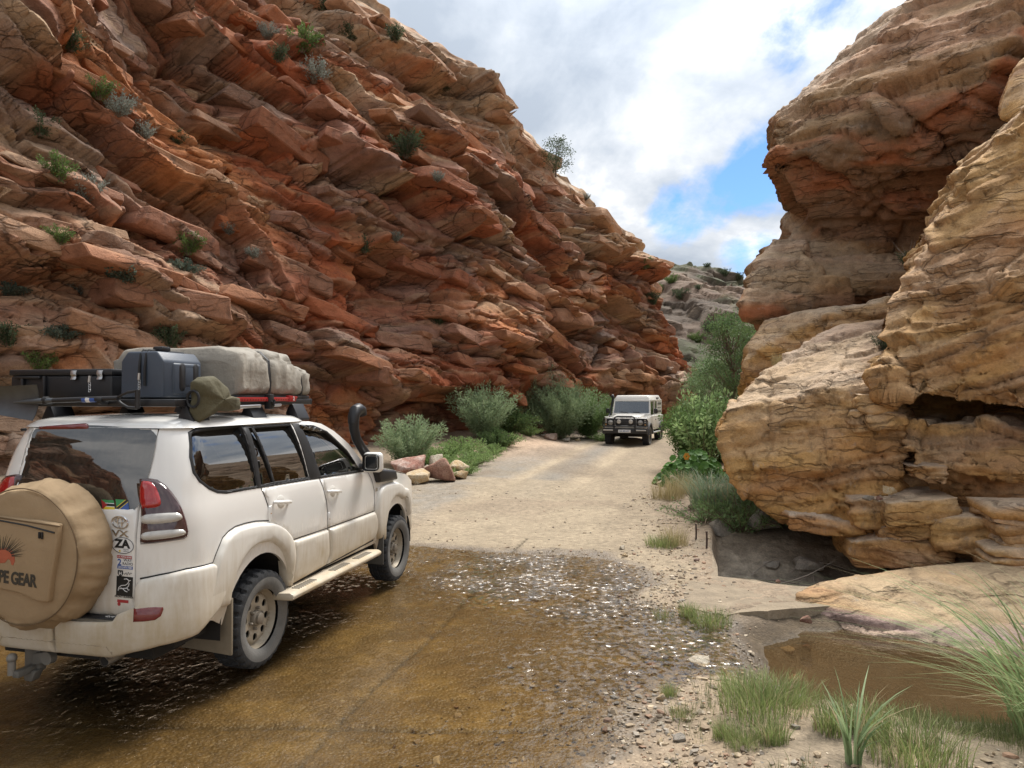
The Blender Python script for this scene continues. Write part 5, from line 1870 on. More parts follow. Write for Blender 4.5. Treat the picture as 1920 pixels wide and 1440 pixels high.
hd = pth[-1]
mb = MB()
mb.tube([hd + Vector((0, -.005, -.02)), hd + Vector((0, 0, .05)), hd + Vector((0, .04, .11)), hd + Vector((0, .11, .125)), hd + Vector((0, .165, .11)), hd + Vector((0, .18, .06))], [.058, .062, .066, .068, .066, .062], 14)
mb.build('snorkel_head', M_BLACKP, snork)

# ---- wheels
def tyre_mesh(Rr=.385, wd=.25, rim=.232):
    na = 216
    # (x across, r, tag) half profile from the inside edge to the outside edge
    prof = [(-.10, rim, 0), (-.118, rim + .02, 0), (-.128, rim + .06, 0), (-.127, Rr - .055, 0), (-.122, Rr - .030, 1), (-.114, Rr - .012, 1), (-.100, Rr - .002, 1), (-.074, Rr, 1), (-.066, Rr - .012, 2), (-.058, Rr, 1), (-.03, Rr + .002, 1), (-.008, Rr + .002, 1), (0, Rr - .012, 2)]
    prof = prof + [(-x, r, t_) for x, r, t_ in prof[-2::-1]]
    th = np.linspace(0, 2 * np.pi, na, endpoint=False)
    V_ = []
    for x, r, t_ in prof:
        ph = (th * 27 / (2 * np.pi) + (.5 if x < 0 else 0) + (abs(x) < .06) * .25 + abs(x) * 2.0) % 1.0
        lug = (ph < .66).astype(float)
        rr = np.full(na, r)
        if t_ == 1:
            dep = .017 if abs(x) < .105 else (.012 if abs(x) < .118 else .006)
            rr = rr - (1 - lug) * dep
        V_.append(np.stack([np.full(na, x * wd / .25), rr * np.cos(th), rr * np.sin(th)], 1))
    V_ = np.concatenate(V_)
    F_ = [(i * na + k, i * na + (k + 1) % na, (i + 1) * na + (k + 1) % na, (i + 1) * na + k) for i in range(len(prof) - 1) for k in range(na)]
    me = np_mesh('tyre', V_, np.array(F_), True)
    me.set_sharp_from_angle(angle=R(35))
    me.materials.append(M_TYRE); me.materials.append(M_TYREDUST)
    mi = np.zeros(len(me.polygons), np.int32)
    nf = len(prof) - 1
    for i in (nf - 1, nf - 2, nf - 3):
        mi[i * na:(i + 1) * na] = 1
    me.polygons.foreach_set('material_index', mi)
    return me


def rim_mesh(rim=.236, holes=8, hr=.030, hpos=.148):
    """pressed steel disc with round vents, in the YZ plane facing +X"""
    ringp = lambda r, n, c=(0, 0): [(c[0] + r * math.cos(a), c[1] + r * math.sin(a)) for a in np.linspace(0, 2 * math.pi, n, endpoint=False)]
    flat = Surf([0, 1], [1, 1], [0, 0], [.1, .1])

    def prof(y, z):
        r = np.hypot(y, z)
        x = np.interp(r, [0, .05, .075, .10, .148, .185, .20, .212, .225, rim], [.035, .035, .03, .038, .045, .04, .02, .012, .055, .075])
        return np.stack([x, y, z], -1)
    flat.normal = lambda a, b: np.stack([np.ones_like(a), a * 0, a * 0], -1)
    o = patch('disc', flat, ringp(rim, 48), M_RIM, None, holes=[ringp(hr, 14, (hpos * math.cos(2 * math.pi * (k + .5) / holes), hpos * math.sin(2 * math.pi * (k + .5) / holes))) for k in range(holes)], step=.014, skirt=.012, posfun=prof)
    me = o.data
    bpy.data.objects.remove(o)
    return me


TYRE, RIM = tyre_mesh(), rim_mesh()
mb = MB(); mb.lathe([(.066, .0), (.066, .05), (.058, .066), (.046, .07), (.046, .088), (.036, .096), (0, .097)], 28)
hubo = mb.build('hub', M_HUB, None); HUB = hubo.data; bpy.data.objects.remove(hubo)
mb = MB()
for k in range(6):
    a = 2 * math.pi * k / 6
    mb.lathe([(.012, .03), (.012, .062), (.007, .068), (0, .068)], 6, (0, .082 * math.cos(a), .082 * math.sin(a)))
no_ = mb.build('nuts', M_HUB, None); NUTS = no_.data; bpy.data.objects.remove(no_)
mb = MB(); mb.lathe([(.234, -.12), (.234, .055), (.228, .055), (.22, -.10), (0, -.10)], 40); bo_ = mb.build('barrel', M_DARK, None); BARREL = bo_.data; bpy.data.objects.remove(bo_)


def wheel(car, x, y, z, s, rot, sc=1.0, tyre=TYRE, rim=RIM):
    wl = bpy.data.objects.new('wheel', None); COL.objects.link(wl); wl.parent = car
    wl.location = (x, y, z); wl.scale = (sc, sc, sc)
    wl.rotation_euler = (rot, 0, 0 if s > 0 else math.pi)
    for nm, me, m_ in (('tyre', tyre, None), ('rim', rim, M_RIM), ('hub', HUB, M_HUB), ('wheel_nuts', NUTS, M_HUB), ('rim_barrel', BARREL, M_DARK)):
        link(nm, me, m_, wl)
    return wl


for y_, rr_ in ((0, .3), (2.79, 1.1)):
    for s in (1, -1):
        wheel(suv, s * .775, y_, .385, s, rr_)
mb = MB(); mb.tube([(-.7, 0, .40), (.7, 0, .40)], .05, 10); mb.tube([(-.7, 2.79, .40), (.7, 2.79, .40)], .05, 10); mb.ball((0, 0, .40), .14); mb.build('axle', M_DARK, suv)

# ---- spare wheel in its canvas cover
SPC = Vector((-.125, -1.0, 1.11))
def cover_mesh():
    prof = [(.40, .02), (.475, .0), (.510, -.035), (.528, -.085), (.530, -.135), (.518, -.185), (.495, -.230), (.472, -.262), (.455, -.276), (.445, -.280), (.40, -.290), (.30, -.303), (.15, -.311), (.0, -.314)]
    pr = []
    for (r0, h0_), (r1, h1_) in zip(prof[:-1], prof[1:]):
        for k in range(4):
            pr.append((r0 + (r1 - r0) * k / 4, h0_ + (h1_ - h0_) * k / 4))
    pr.append((0.0001, -.314))
    na = 128
    th = np.linspace(0, 2 * np.pi, na, endpoint=False)
    r = np.array([p[0] for p in pr])[:, None]; h_ = np.array([p[1] for p in pr])[:, None]
    cx_, cz_ = r * np.cos(th), r * np.sin(th)
    side = sstep(.42, .5, r) * np.ones_like(th)
    wr = fbm(cx_ * 3.2 + 1, cz_ * 3.2, h_ * 5 + 0 * cx_, 3) * .016 + side * (vnoise(np.cos(th) * 6 + 0 * r, np.sin(th) * 6 + 0 * r, h_ * 4 + 0 * th) * .016 + vnoise(np.cos(th) * 15 + h_ * 6, np.sin(th) * 15 + h_ * 3, 0 * r * th) * .012) - .010 * np.abs(vnoise(np.cos(th) * 11 + 0 * r, np.sin(th) * 11 + 0 * r, 0 * r * th + 3)) * sstep(.40, .47, r) + .012 * (.3 - np.abs(vnoise(cx_ * 5 + cz_ * 3, cz_ * 4, 0 * cx_ + 9))) * (r < .44)
    sag = -.022 * np.clip(np.cos(th - math.pi * .62), 0, 1) ** 4 * side * (r > .45)
    rr_ = r + wr * side + sag
    V_ = np.stack([SPC.x + rr_ * np.cos(th), SPC.y + h_ - wr * .9 + 0 * th, SPC.z + rr_ * np.sin(th)], -1).reshape(-1, 3)
    me = np_mesh('spare_wheel_cover', V_, grid_faces(len(pr), na), True)
    f = [(i * na + na - 1, i * na, (i + 1) * na, (i + 1) * na + na - 1) for i in range(len(pr) - 1)]
    bm_ = bmesh.new(); bm_.from_mesh(me); bm_.verts.ensure_lookup_table()
    for q_ in f:
        fc = bm_.faces.new([bm_.verts[i] for i in q_]); fc.smooth = True
    bmesh.ops.recalc_face_normals(bm_, faces=bm_.faces)
    bm_.to_mesh(me); bm_.free()
    return me


cover = link('spare_wheel_cover', cover_mesh(), M_CANVAS, suv)
yf_ = SPC.y - .312
mb = MB(); mb.tube([(SPC.x + .458 * math.cos(a), SPC.y - .281 + .004 * math.sin(5 * a), SPC.z + .458 * math.sin(a)) for a in np.linspace(0, 2 * math.pi, 90, endpoint=False)], .0045, 6, closed=True)
mb.build('piping', M_CANVASD, cover)
F = lambda a, b, d=-.318: carpix(a, b, 1, SPC.y + d)
pk = [F(-20, 966), F(70, 975), F(112, 984), F(108, 1030), F(100, 1080), F(92, 1129), F(74, 1126), F(40, 1112), F(-20, 1098)]
mb = MB(); mb.prism([(p.x, p.z) for p in pk], 'Y', yf_ - .024, yf_ + .03, .012, 3)
pocket = mb.build('pocket', M_CANVAS, cover, wobble=(.006, 9))
zp = [F(-10, 974, -.338), F(50, 985, -.338), F(102, 999, -.338)]
mb = MB(); mb.tube([(p.x, yf_ - .024, p.z) for p in zp], .010, 6, flat=(1, .6)); mb.build('zipper', M_INK, pocket)
z1 = F(77, 1001, -.34)
mb = MB(); mb.box(z1.x - .018, z1.x - .004, yf_ - .036, yf_ - .026, z1.z - .03, z1.z + .012, .003); mb.box(z1.x + .004, z1.x + .018, yf_ - .036, yf_ - .026, z1.z - .034, z1.z + .012, .003); mb.build('zip_pull', M_BLACKP, pocket)
fl = [F(-10, 968, -.338), F(112, 986, -.338), F(112, 988.5, -.338), F(-10, 971, -.338)]
mb = MB(); mb.prism([(p.x, p.z) for p in fl], 'Y', yf_ - .028, yf_ - .02, .001); mb.build('pocket_hem', M_CANVASD, pocket)


def flat_mesh(name, me, mat, parent, origin, ex, ez):
    """lay a mesh drawn in XY on a plane spanned by ex, ez"""
    ex = Vector(ex).normalized(); ez = Vector(ez).normalized()
    n = ex.cross(ez).normalized()
    M = Matrix((ex, ez, n)).transposed().to_4x4()
    M.translation = Vector(origin)
    me.transform(M)
    return link(name, me, mat, parent)


tx = F(67, 1091, -.34); tl_ = F(12, 1083, -.34)
dirx = Vector((tx.x - tl_.x, 0, tx.z - tl_.z)).normalized()
me = text_mesh('ESCAPE GEAR', .112, .034, .0008, 'RIGHT', .95, .76)
flat_mesh('print_letters', me, M_INKF, pocket, (tx.x + .001, yf_ - .0265, tx.z - .002), (1, 0, -.06), (0.03, 0, 1))
# porcupine print: a humped body with raised quills
c0 = F(14, 1044, -.34)
bd = [(-.16, -.045), (-.15, .0), (-.11, .035), (-.05, .055), (.0, .06), (.035, .04), (.055, .01), (.058, -.025), (.045, -.055), (.03, -.05), (.02, -.022), (-.0, -.015), (-.02, -.04), (-.05, -.045)]
mb = MB(); mb.prism([(c0.x + a, c0.z + b) for a, b in bd], 'Y', yf_ - .0262, yf_ - .0250)
mb.build('animal_print', M_ORANGEI, pocket)
mb = MB()
rq = random.Random(4)
for k in range(34):
    a = R(8 + k * 4.4 + rq.uniform(-3, 3))
    r0, r1 = .045, .12 + rq.uniform(0, .04)
    cxq, czq = c0.x - .035, c0.z + .0
    p0 = Vector((cxq + r0 * math.cos(a) * 1.5, 0, czq + r0 * math.sin(a))); p1 = Vector((cxq + r1 * math.cos(a - .2) * 1.25, 0, czq + r1 * math.sin(a - .05)))
    t_ = (p1 - p0).normalized(); n_ = Vector((-t_.z, 0, t_.x)) * .0026
    mb.prism([(p0.x - n_.x, p0.z - n_.z), (p0.x + n_.x, p0.z + n_.z), (p1.x, p1.z)], 'Y', yf_ - .0264, yf_ - .0252)
mb.build('quill_print', M_INKF, pocket)

# ---- badges and stickers on the tailgate
def on_tail(pxx, pyy, off=.0135):
    q_, z_ = BODY.pix(pxx, pyy)
    p = BODY.pos(q_, z_)
    ex = BODY.pos(q_ + .01, z_) - BODY.pos(q_ - .01, z_)
    ez = BODY.pos(q_, z_ + .01) - BODY.pos(q_, z_ - .01)
    n = np.cross(ex, ez); n /= np.linalg.norm(n)
    if n[1] > 0:
        n = -n
    return Vector(p + n * off), Vector(ex), Vector(ez)


PXM = .00405      # metres per photo pixel on the tailgate


def sticker(name, pxx, pyy, me, mat, off=.0135, parent=None, rot=-.03):
    p, ex, ez = on_tail(pxx, pyy, off)
    ex = ex.normalized() - ez.normalized() * (-rot)
    return flat_mesh(name, me, mat, parent or tailgate, p, ex, ez)


def poly_me(pts):
    me = bpy.data.meshes.new('p')
    me.from_pydata([(a, b, 0) for a, b in pts], [], [list(range(len(pts)))])
    return me


def rect(w, h, cx=0, cy=0):
    return poly_me([(cx - w / 2, cy - h / 2), (cx + w / 2, cy - h / 2), (cx + w / 2, cy + h / 2), (cx - w / 2, cy + h / 2)])


def oval_ring(a, b, r, cx=0, cy=0, n=36):
    m_ = MB(); m_.tube([(cx + a * math.cos(t_), cy + b * math.sin(t_), 0) for t_ in np.linspace(0, 2 * math.pi, n, endpoint=False)], r, 6, closed=True)
    me = bpy.data.meshes.new('o'); m_.bm.to_mesh(me); m_.bm.free()
    return me


def oval(a, b, n=32):
    return poly_me([(a * math.cos(t_), b * math.sin(t_)) for t_ in np.linspace(0, 2 * math.pi, n, endpoint=False)])


k = PXM
emb = sticker('emblem', 229.5, 979, oval_ring(15.5 * k, 10.2 * k, 1.3 * k), M_CHROME, .018)
sticker('emblem_ring', 229.5, 975.5, oval_ring(10 * k, 4.2 * k, 1.1 * k), M_CHROME, .018)
sticker('emblem_ring', 229.5, 979, oval_ring(4.3 * k, 9.6 * k, 1.1 * k), M_CHROME, .018)
sticker('badge_letters', 229.5, 1000, text_mesh('VX', 15 * k, .02, .003, 'CENTER', 1.0, 1.6), M_CHROME, .015)
st = sticker('country_sticker', 234, 1022, oval(22 * k, 14.5 * k), M_WHITE, .0135)
sticker('sticker_border', 234, 1022, oval_ring(20.8 * k, 13.3 * k, .55 * k), M_INK, .0138)
sticker('sticker_letters', 233, 1019.5, text_mesh('ZA', 19 * k, .05, .0004, 'CENTER', .95, 1.15), M_INK, .0142)
sticker('sticker_letters', 240, 1031.5, text_mesh('SOUTH\nAFRICA', 3 * k, 0, .0003), M_INK, .0142)
sticker('sticker_emblem', 228.5, 1032, oval(2 * k, 2 * k, 12), M_YELLOWI, .0142)
sticker('radio_sticker', 237.5, 1053, rect(31 * k, 24 * k), M_WHITE, .0135)
sticker('sticker_band', 237, 1043.5, rect(29 * k, 5 * k), M_REDI, .0139)
sticker('sticker_band', 238, 1063, rect(30 * k, 5 * k), M_BLUEP, .0139)
sticker('sticker_letters', 237, 1043.5, text_mesh('L.R. POPE & SONS', 3.6 * k, .02, .0003, 'CENTER', 1, .95), M_WHITE, .0143)
sticker('sticker_letters', 228, 1053.5, text_mesh('2', 15 * k, .03, .0003), M_BLUEP, .0141)
sticker('sticker_letters', 243, 1050, text_mesh('WAY', 6.6 * k, .01, .0003, 'CENTER', 1.1), M_INK, .0141)
sticker('sticker_letters', 243, 1056.5, text_mesh('RADIO', 6.4 * k, .01, .0003, 'CENTER', 1.05), M_INK, .0141)
sticker('sticker_letters', 238, 1063, text_mesh('(021) 875-1088', 4.2 * k, .02, .0003), M_WHITE, .0143)
sticker('script_badge', 229.5, 1074, poly_me([(-5 * k, 5.5 * k), (-5.5 * k, 0), (-3 * k, -4 * k), (0, -6 * k), (3 * k, -4 * k), (5.5 * k, 0), (5 * k, 5.5 * k)]), M_INK, .0137)
sticker('sticker_letters', 229.5, 1074, text_mesh('H', 8 * k, .03, .0003), M_WHITE, .0142)
m_ = MB()
m_.tube([((x_ - 0) * k, (2.5 * math.sin(x_ * 1.3) * (.5 + .5 * math.cos(x_ * .3)) + x_ * .12) * k, 0) for x_ in np.linspace(-8, 8, 40)], .35 * k, 5)
me = bpy.data.meshes.new('s'); m_.bm.to_mesh(me); m_.bm.free()
sticker('script_line', 243, 1074.5, me, M_INK, .0138)
sticker('antelope_sticker', 237, 1098, rect(32 * k, 33 * k), M_INK, .0136)
m_ = MB()
for pl in ([(-11, -3), (-6, 1), (2, 2), (6, 5), (9, 10), (12, 11)], [(-11, -3), (-12, -8)], [(-7, -3), (-2, -5), (2, -8), (6, -9)], [(-10, -5), (-4, -4), (4, -3), (8, 1), (9, 6)], [(9, 10), (4, 13), (-1, 12)], [(5, -2), (8, -6), (10, -5)]):
    m_.tube([(a * k, b * k, 0) for a, b in pl], .7 * k, 5)
me = bpy.data.meshes.new('a'); m_.bm.to_mesh(me); m_.bm.free()
sticker('antelope_print', 237, 1098, me, M_WHITE, .0142)
sticker('sticker_letters', 236, 1118, text_mesh('FRONT RUNNER', 4.6 * k, .02, .0003, 'CENTER', 1.05), M_INK, .0138)
sticker('small_sticker', 234, 1126, rect(22 * k, 5 * k), M_REDI, .0136)
sticker('small_sticker', 227, 1131, oval(3.2 * k, 3.2 * k, 16), M_REDI, .0136)
# flags on the glass
f1 = rear = [(-.5, -.5), (.5, -.5), (.5, .5), (-.5, .5)]


def flag(pxx, pyy, w_, h_, parts):
    for i, (pts, m_) in enumerate(parts):
        sticker('flag_sticker', pxx, pyy, poly_me([(a * w_, b * h_) for a, b in pts]), m_, .0095 + .0003 * i)


flag(206.5, 946.5, 25 * k, 18 * k, [(f1, M_WHITE), ([(-.5, .2), (.5, .2), (.5, .5), (-.5, .5)], M_GREENI), ([(-.5, -.13), (.5, -.13), (.5, .13), (-.5, .13)], M_INK), ([(-.5, -.5), (.5, -.5), (.5, -.2), (-.5, -.2)], M_YELLOWI), ([(-.5, -.5), (-.05, 0), (-.5, .5)], M_REDI)])
flag(232.5, 946, 25 * k, 18 * k, [(f1, M_YELLOWI), ([(-.5, -.28), (-.5, .5), (.28, .5)], M_GREENI), ([(-.28, -.5), (.5, -.5), (.5, .28)], M_BLUEP), ([(-.5, -.5), (-.36, -.5), (.5, .36), (.5, .5), (.36, .5), (-.5, -.36)], M_INK)])
q_ = carpix(222, 1176, 1, -1.05)
sticker_dir = flat_mesh('step_sticker', text_mesh('4x4', .05, .01, .0006), M_WHITE, step_, (q_.x - .06, -1.06, .6825), (1, 0, 0), (0, 1, 0))

# ---- roof rack
mb = MB()
zr = 2.135
mb.box(-.63, .63, -.74, -.70, zr - .02, zr + .035, .008); mb.box(-.63, .63, 1.18, 1.22, zr - .02, zr + .035, .008)
for s in (-.63, .59):
    mb.box(s, s + .04, -.72, 1.20, zr - .02, zr + .035, .008)
rack = mb.build('roof_rack', M_BLACKP, suv)
for i in range(8):
    y_ = -.52 + i * .23
    mb = MB(); mb.box(-.60, .60, y_, y_ + .07, zr - .012, zr + .012, .004); mb.build('rack_slat', M_BLACKP, rack)
for s in (1, -1):
    for y_ in (-.52, .25, .95):
        mb = MB()
        mb.prism([(s * .60, zr - .01), (s * .63, zr - .01), (s * .70, 1.985), (s * .70, 1.965), (s * .56, 2.02), (s * .56, 2.04)], 'Y', y_ - .10, y_ + .10, .008)
        mb.build('rack_foot', M_BLACKP, rack)
# =================================================================== THE LOAD ON THE ROOF RACK
def load(name, label, cat, **kw):
    return empty(name, CAR_LOC, -CAR_TH, label=label, cat=cat, group='luggage on the roof rack', **kw)


zr = 2.172
C_ = lambda a, b, y: carpix(a, b, 1, y)
# black crate
a_, b_ = C_(20, 700, -.45), C_(210, 700, -.45)
xb0, xb1 = a_.x, b_.x
zt_ = C_(150, 692, -.45).z
crate = load('black_crate', 'black plastic ammo crate with two silver latches at the rear left of the roof rack', 'crate')
mb = MB()
mb.box(xb0, xb1, -.45, .0, zr, zt_ - .05, .018, 3)
mb.build('crate_box', M_BLACKP, crate)
mb = MB(); mb.box(xb0 - .01, xb1 + .01, -.46, .01, zt_ - .05, zt_, .012, 2); mb.build('crate_lid', M_BLACKP, crate)
for pxl in (138, 187):
    l_ = C_(pxl, 700, -.47)
    mb = MB(); mb.prism([(-.473, zt_ - .012), (-.478, zt_ - .045), (-.466, zt_ - .06), (-.480, zt_ - .085), (-.470, zt_ - .085), (-.462, zt_ - .06), (-.462, zt_ - .012)], 'X', l_.x - .026, l_.x + .026, .002)
    mb.build('latch', M_STEEL, crate)
for f_ in (.12, .34):
    mb = MB(); x_ = xb0 + (xb1 - xb0) * f_; mb.box(x_, x_ + .03, -.475, -.44, zr + .01, zt_ - .055, .008); mb.build('crate_rib', M_BLACKP, crate)
hx_ = C_(60, 716, -.47)
mb = MB(); mb.box(xb0 + .06, xb0 + .32, -.478, -.45, zt_ - .075, zt_ - .055, .006); mb.build('carry_handle', M_BLACKP, crate)
# slate grey case
gc = load('grey_case', 'slate grey moulded hard case strapped upright at the rear right of the rack', 'storage case')
y0 = -.52
p0, p1 = C_(226, 700, y0), C_(306, 700, y0)
gx0, gx1 = p0.x, p1.x
gt = C_(300, 658, y0).z
gy1 = carpix(378, 700, 0, gx1).y
mb = MB()
ch = .075
mb.prism([(gx0, zr + .01), (gx1, zr + .01), (gx1, gt - ch), (gx1 - ch * .8, gt), (gx0 + ch * .8, gt), (gx0, gt - ch)], 'Y', y0, gy1, .018, 3)
mb.build('case_shell', M_GREYC, gc)
mb = MB(); mb.prism([(y0 + .10, zr + .03), (gy1 - .02, zr + .03), (gy1 - .02, gt - ch - .01), (y0 + .10, gt - ch - .01)], 'X', gx1 - .02, gx1 + .014, .02, 3)
face = mb.build('case_end', M_GREYC, gc)
for fy in (.30, .78):
    yy = y0 + .10 + (gy1 - y0 - .12) * fy
    mb = MB(); mb.lathe([(.0, 0), (.036, 0), (.036, .006), (.028, .012), (.0, .012)], 20, (gx1 + .008, yy, 0), 'X')
    for v in mb.bm.verts:
        v.co.z = (v.co.z) * 1.0 + (zr + .17) + (.075 if v.co.z > 0 else -.075)
    mb.build('grip_recess', M_BLACKP, face)
yy = y0 + .10 + (gy1 - y0 - .12) * .54
mb = MB(); mb.box(gx1 + .010, gx1 + .017, yy - .05, yy + .05, zr + .10, zr + .25, .006); mb.build('moulded_badge', M_GREYC, face)
for dx in (.47, .60):
    x_ = gx0 + (gx1 - gx0) * dx
    mb = MB()
    mb.tube([(x_, y0 - .012, zr + .10), (x_, y0 - .012, gt - ch - .05), (x_, y0 + .005, gt - .02), (x_, y0 + .03, gt + .008), (x_, gy1 - .03, gt + .008)], .010, 8)
    mb.build('rubber_strap', M_RUBBER, gc)
x_ = gx0 + (gx1 - gx0) * .60
mb = MB(); mb.box(x_ - .03, x_ + .06, y0 + .10, y0 + .20, gt + .005, gt + .045, .012); mb.build('strap_buckle', M_BLACKP, gc)
# latch pins hanging on short chains
for (pxl, pyl, who, lab) in ((168, 712, crate, 'latch_pin'), (261, 707, gc, 'latch_pin')):
    q_ = C_(pxl, pyl, -.60)
    mb = MB(); mb.tube([(q_.x, -.60, q_.z + .03), (q_.x - .004, -.60, q_.z - .02)], .010, 8)
    for i in range(4):
        z_ = q_.z - .03 - i * .018
        mb.tube([(q_.x + .009 * math.cos(t_), -.60 + (.004 if i % 2 else 0) * math.sin(t_), z_ + .012 * math.sin(t_)) for t_ in np.linspace(0, 6.28, 10, endpoint=False)], .0022, 5, closed=True)
    mb.build(lab, M_STEEL, who)
# tent bag
tent = load('tent_bag', 'folded rooftop tent in a creased grey-beige canvas bag on the front of the rack', 'rooftop tent')
tz = carpix(470, 662, 0, .3).z
ty1 = carpix(578, 700, 0, .60).y
ty0 = .02


def tent_mesh():
    nu_, nv_ = 60, 64
    u_ = np.linspace(0, 1, nu_); v_ = np.linspace(0, 2 * np.pi, nv_, endpoint=False)
    U_, V__ = np.meshgrid(u_, v_, indexing='ij')
    e = .32
    cx_ = np.sign(np.cos(V__)) * np.abs(np.cos(V__)) ** e; cz_ = np.sign(np.sin(V__)) * np.abs(np.sin(V__)) ** e
    prof_h = np.interp(U_, [0, .04, .55, .72, .74, .97, 1], [.75, .98, 1.0, .97, .74, .70, .55])
    endr = np.interp(U_, [0, .03, .97, 1], [.92, 1, 1, .93])
    hw = .63 * endr
    zc = zr + .01
    H = (tz - zr)
    z_ = zc + H * prof_h * (.5 + .5 * cz_)
    x_ = hw * cx_ * (1 - .06 * (cz_ > .5))
    y_ = ty0 + (ty1 - ty0) * U_
    w_ = fbm(x_ * 5, y_ * 5, z_ * 5, 4) * .016 + .024 * (1 - 2 * np.abs(vnoise(x_ * 3 + z_ * 2, y_ * 7 + z_ * 5, z_ * 3))) * .7 + .014 * (1 - 2 * np.abs(vnoise(x_ * 6, y_ * 15 - z_ * 9, z_ * 6 + 4)))
    strap = sum(np.exp(-((U_ - s_) / .025) ** 2) for s_ in (.40, .86))
    k_ = 1 - .06 * strap
    x_ = x_ * k_ + w_ * cx_; z_ = z_ + w_ * .9 * (cz_ > -.5) - .015 * strap * (cz_ > 0)
    V3 = np.stack([x_, y_ + w_ * .3, z_], -1).reshape(-1, 3)
    f = grid_faces(nu_, nv_)
    f2 = [(i * nv_ + nv_ - 1, i * nv_, (i + 1) * nv_, (i + 1) * nv_ + nv_ - 1) for i in range(nu_ - 1)]
    me_ = np_mesh('tent_cover', V3, [f, np.array(f2)])
    bm_ = bmesh.new(); bm_.from_mesh(me_); bm_.verts.ensure_lookup_table()
    bm_.faces.new([bm_.verts[i] for i in range(nv_)]); bm_.faces.new([bm_.verts[(nu_ - 1) * nv_ + i] for i in range(nv_)])
    bmesh.ops.recalc_face_normals(bm_, faces=bm_.faces)
    bm_.to_mesh(me_); bm_.free()
    return me_


link('tent_cover', tent_mesh(), M_TENT, tent)
for fr_, hh in ((.40, 1.0), (.86, .70)):
    y_ = ty0 + (ty1 - ty0) * fr_
    H = (tz - zr) * hh
    mb = MB(); mb.tube([(.612, y_, zr), (.625, y_, zr + H * .35), (.605, y_, zr + H * .8), (.52, y_, zr + H - .005), (.2, y_, zr + H + .004), (-.5, y_, zr + H)], .016, 8, flat=(1.2, .35)); mb.build('tent_strap', M_RUBBER, tent)
mb = MB(); mb.box(-.62, .62, ty0, ty1 - .01, zr - .002, zr + .03, .01); mb.build('tent_base', M_BLACKP, tent)
# long tan roll lying behind the crate and case
ext = load('canvas_roll', 'low tan canvas awning roll lying behind the black crate', 'awning')
mb = MB(); mb.tube([(-.70, .10, zr + .13), (-.4, .09, zr + .15), (.0, .08, zr + .15), (.12, .08, zr + .14)], [.07, .10, .10, .07], 14); mb.build('roll_cover', M_TENT, ext, wobble=(.012, 9))
# shovel across the back of the rack
sh = load('shovel', 'black handled shovel with a grey blade strapped across the rear of the rack', 'shovel')
ys_ = -.80
bl = [C_(-14, 725, ys_), C_(73, 721, ys_), C_(72, 742, ys_), C_(65, 789, ys_), C_(-14, 776, ys_)]
nu_, nv_ = 14, 10
Vb = []
for i in range(nu_):
    for j in range(nv_):
        u_, v_ = i / (nu_ - 1), j / (nv_ - 1)
        top = bl[0].lerp(bl[1], u_); bot = bl[4].lerp(bl[3], u_)
        p = top.lerp(bot, v_)
        p.y = ys_ - .02 + .05 * (1 - (2 * v_ - 1) ** 2) * (1 - .3 * u_) + .02 * (1 - u_)
        Vb.append(p)
Vb = np.array(Vb)
me = np_mesh('blade', np.concatenate([Vb, Vb + np.array((0, .004, 0))]), np.concatenate([grid_faces(nu_, nv_), grid_faces(nu_, nv_)[:, ::-1] + nu_ * nv_]))
link('shovel_blade', me, M_SPADE, sh)
s0, s1 = C_(26, 755, ys_), C_(78, 752, ys_)
mb = MB(); mb.tube([s0 + Vector((0, -.0, 0)), s0.lerp(s1, .5) + Vector((0, -.012, 0)), s1 + Vector((0, -.012, 0)), C_(100, 751, ys_)], [.006, .016, .022, .02], 12); mb.build('shovel_socket', M_SPADE, sh)
mb = MB(); mb.tube([s1, C_(140, 749.5, ys_), C_(222, 747, ys_)], .0195, 12); mb.build('shaft', M_BLACKP, sh)
e0_, e1_ = C_(156, 749.5, ys_), C_(180, 749, ys_)
mb = MB(); mb.tube([e0_, e1_], .0203, 14); mb.build('shaft_label', M_BLUEP, sh)
mb = MB(); mb.tube([e0_.lerp(e1_, .3), e0_.lerp(e1_, .62)], .0207, 14); mb.build('label_band', M_WHITE, sh)
d0 = C_(222, 747, ys_)
for pl in ([(218, 747), (228, 741), (240, 735.5), (258, 733)], [(218, 748), (228, 757), (240, 764), (258, 765)]):
    mb = MB(); mb.tube([C_(a, b, ys_) for a, b in pl], .011, 8); mb.build('grip_yoke', M_BLACKP, sh)
mb = MB(); mb.tube([C_(258, 731, ys_), C_(258, 766, ys_)], .018, 12); mb.build('grip', M_BLACKP, sh)
for pxl in (86, 190):
    q_ = C_(pxl, 751, ys_)
    mb = MB(); mb.lathe([(.022, -.02), (.03, -.015), (.03, .015), (.022, .02)], 14, (q_.x, ys_, q_.z), 'X'); mb.box(q_.x - .012, q_.x + .012, ys_, -.73, q_.z - .03, q_.z - .005, .003); mb.build('clamp', M_RUBBER, sh)
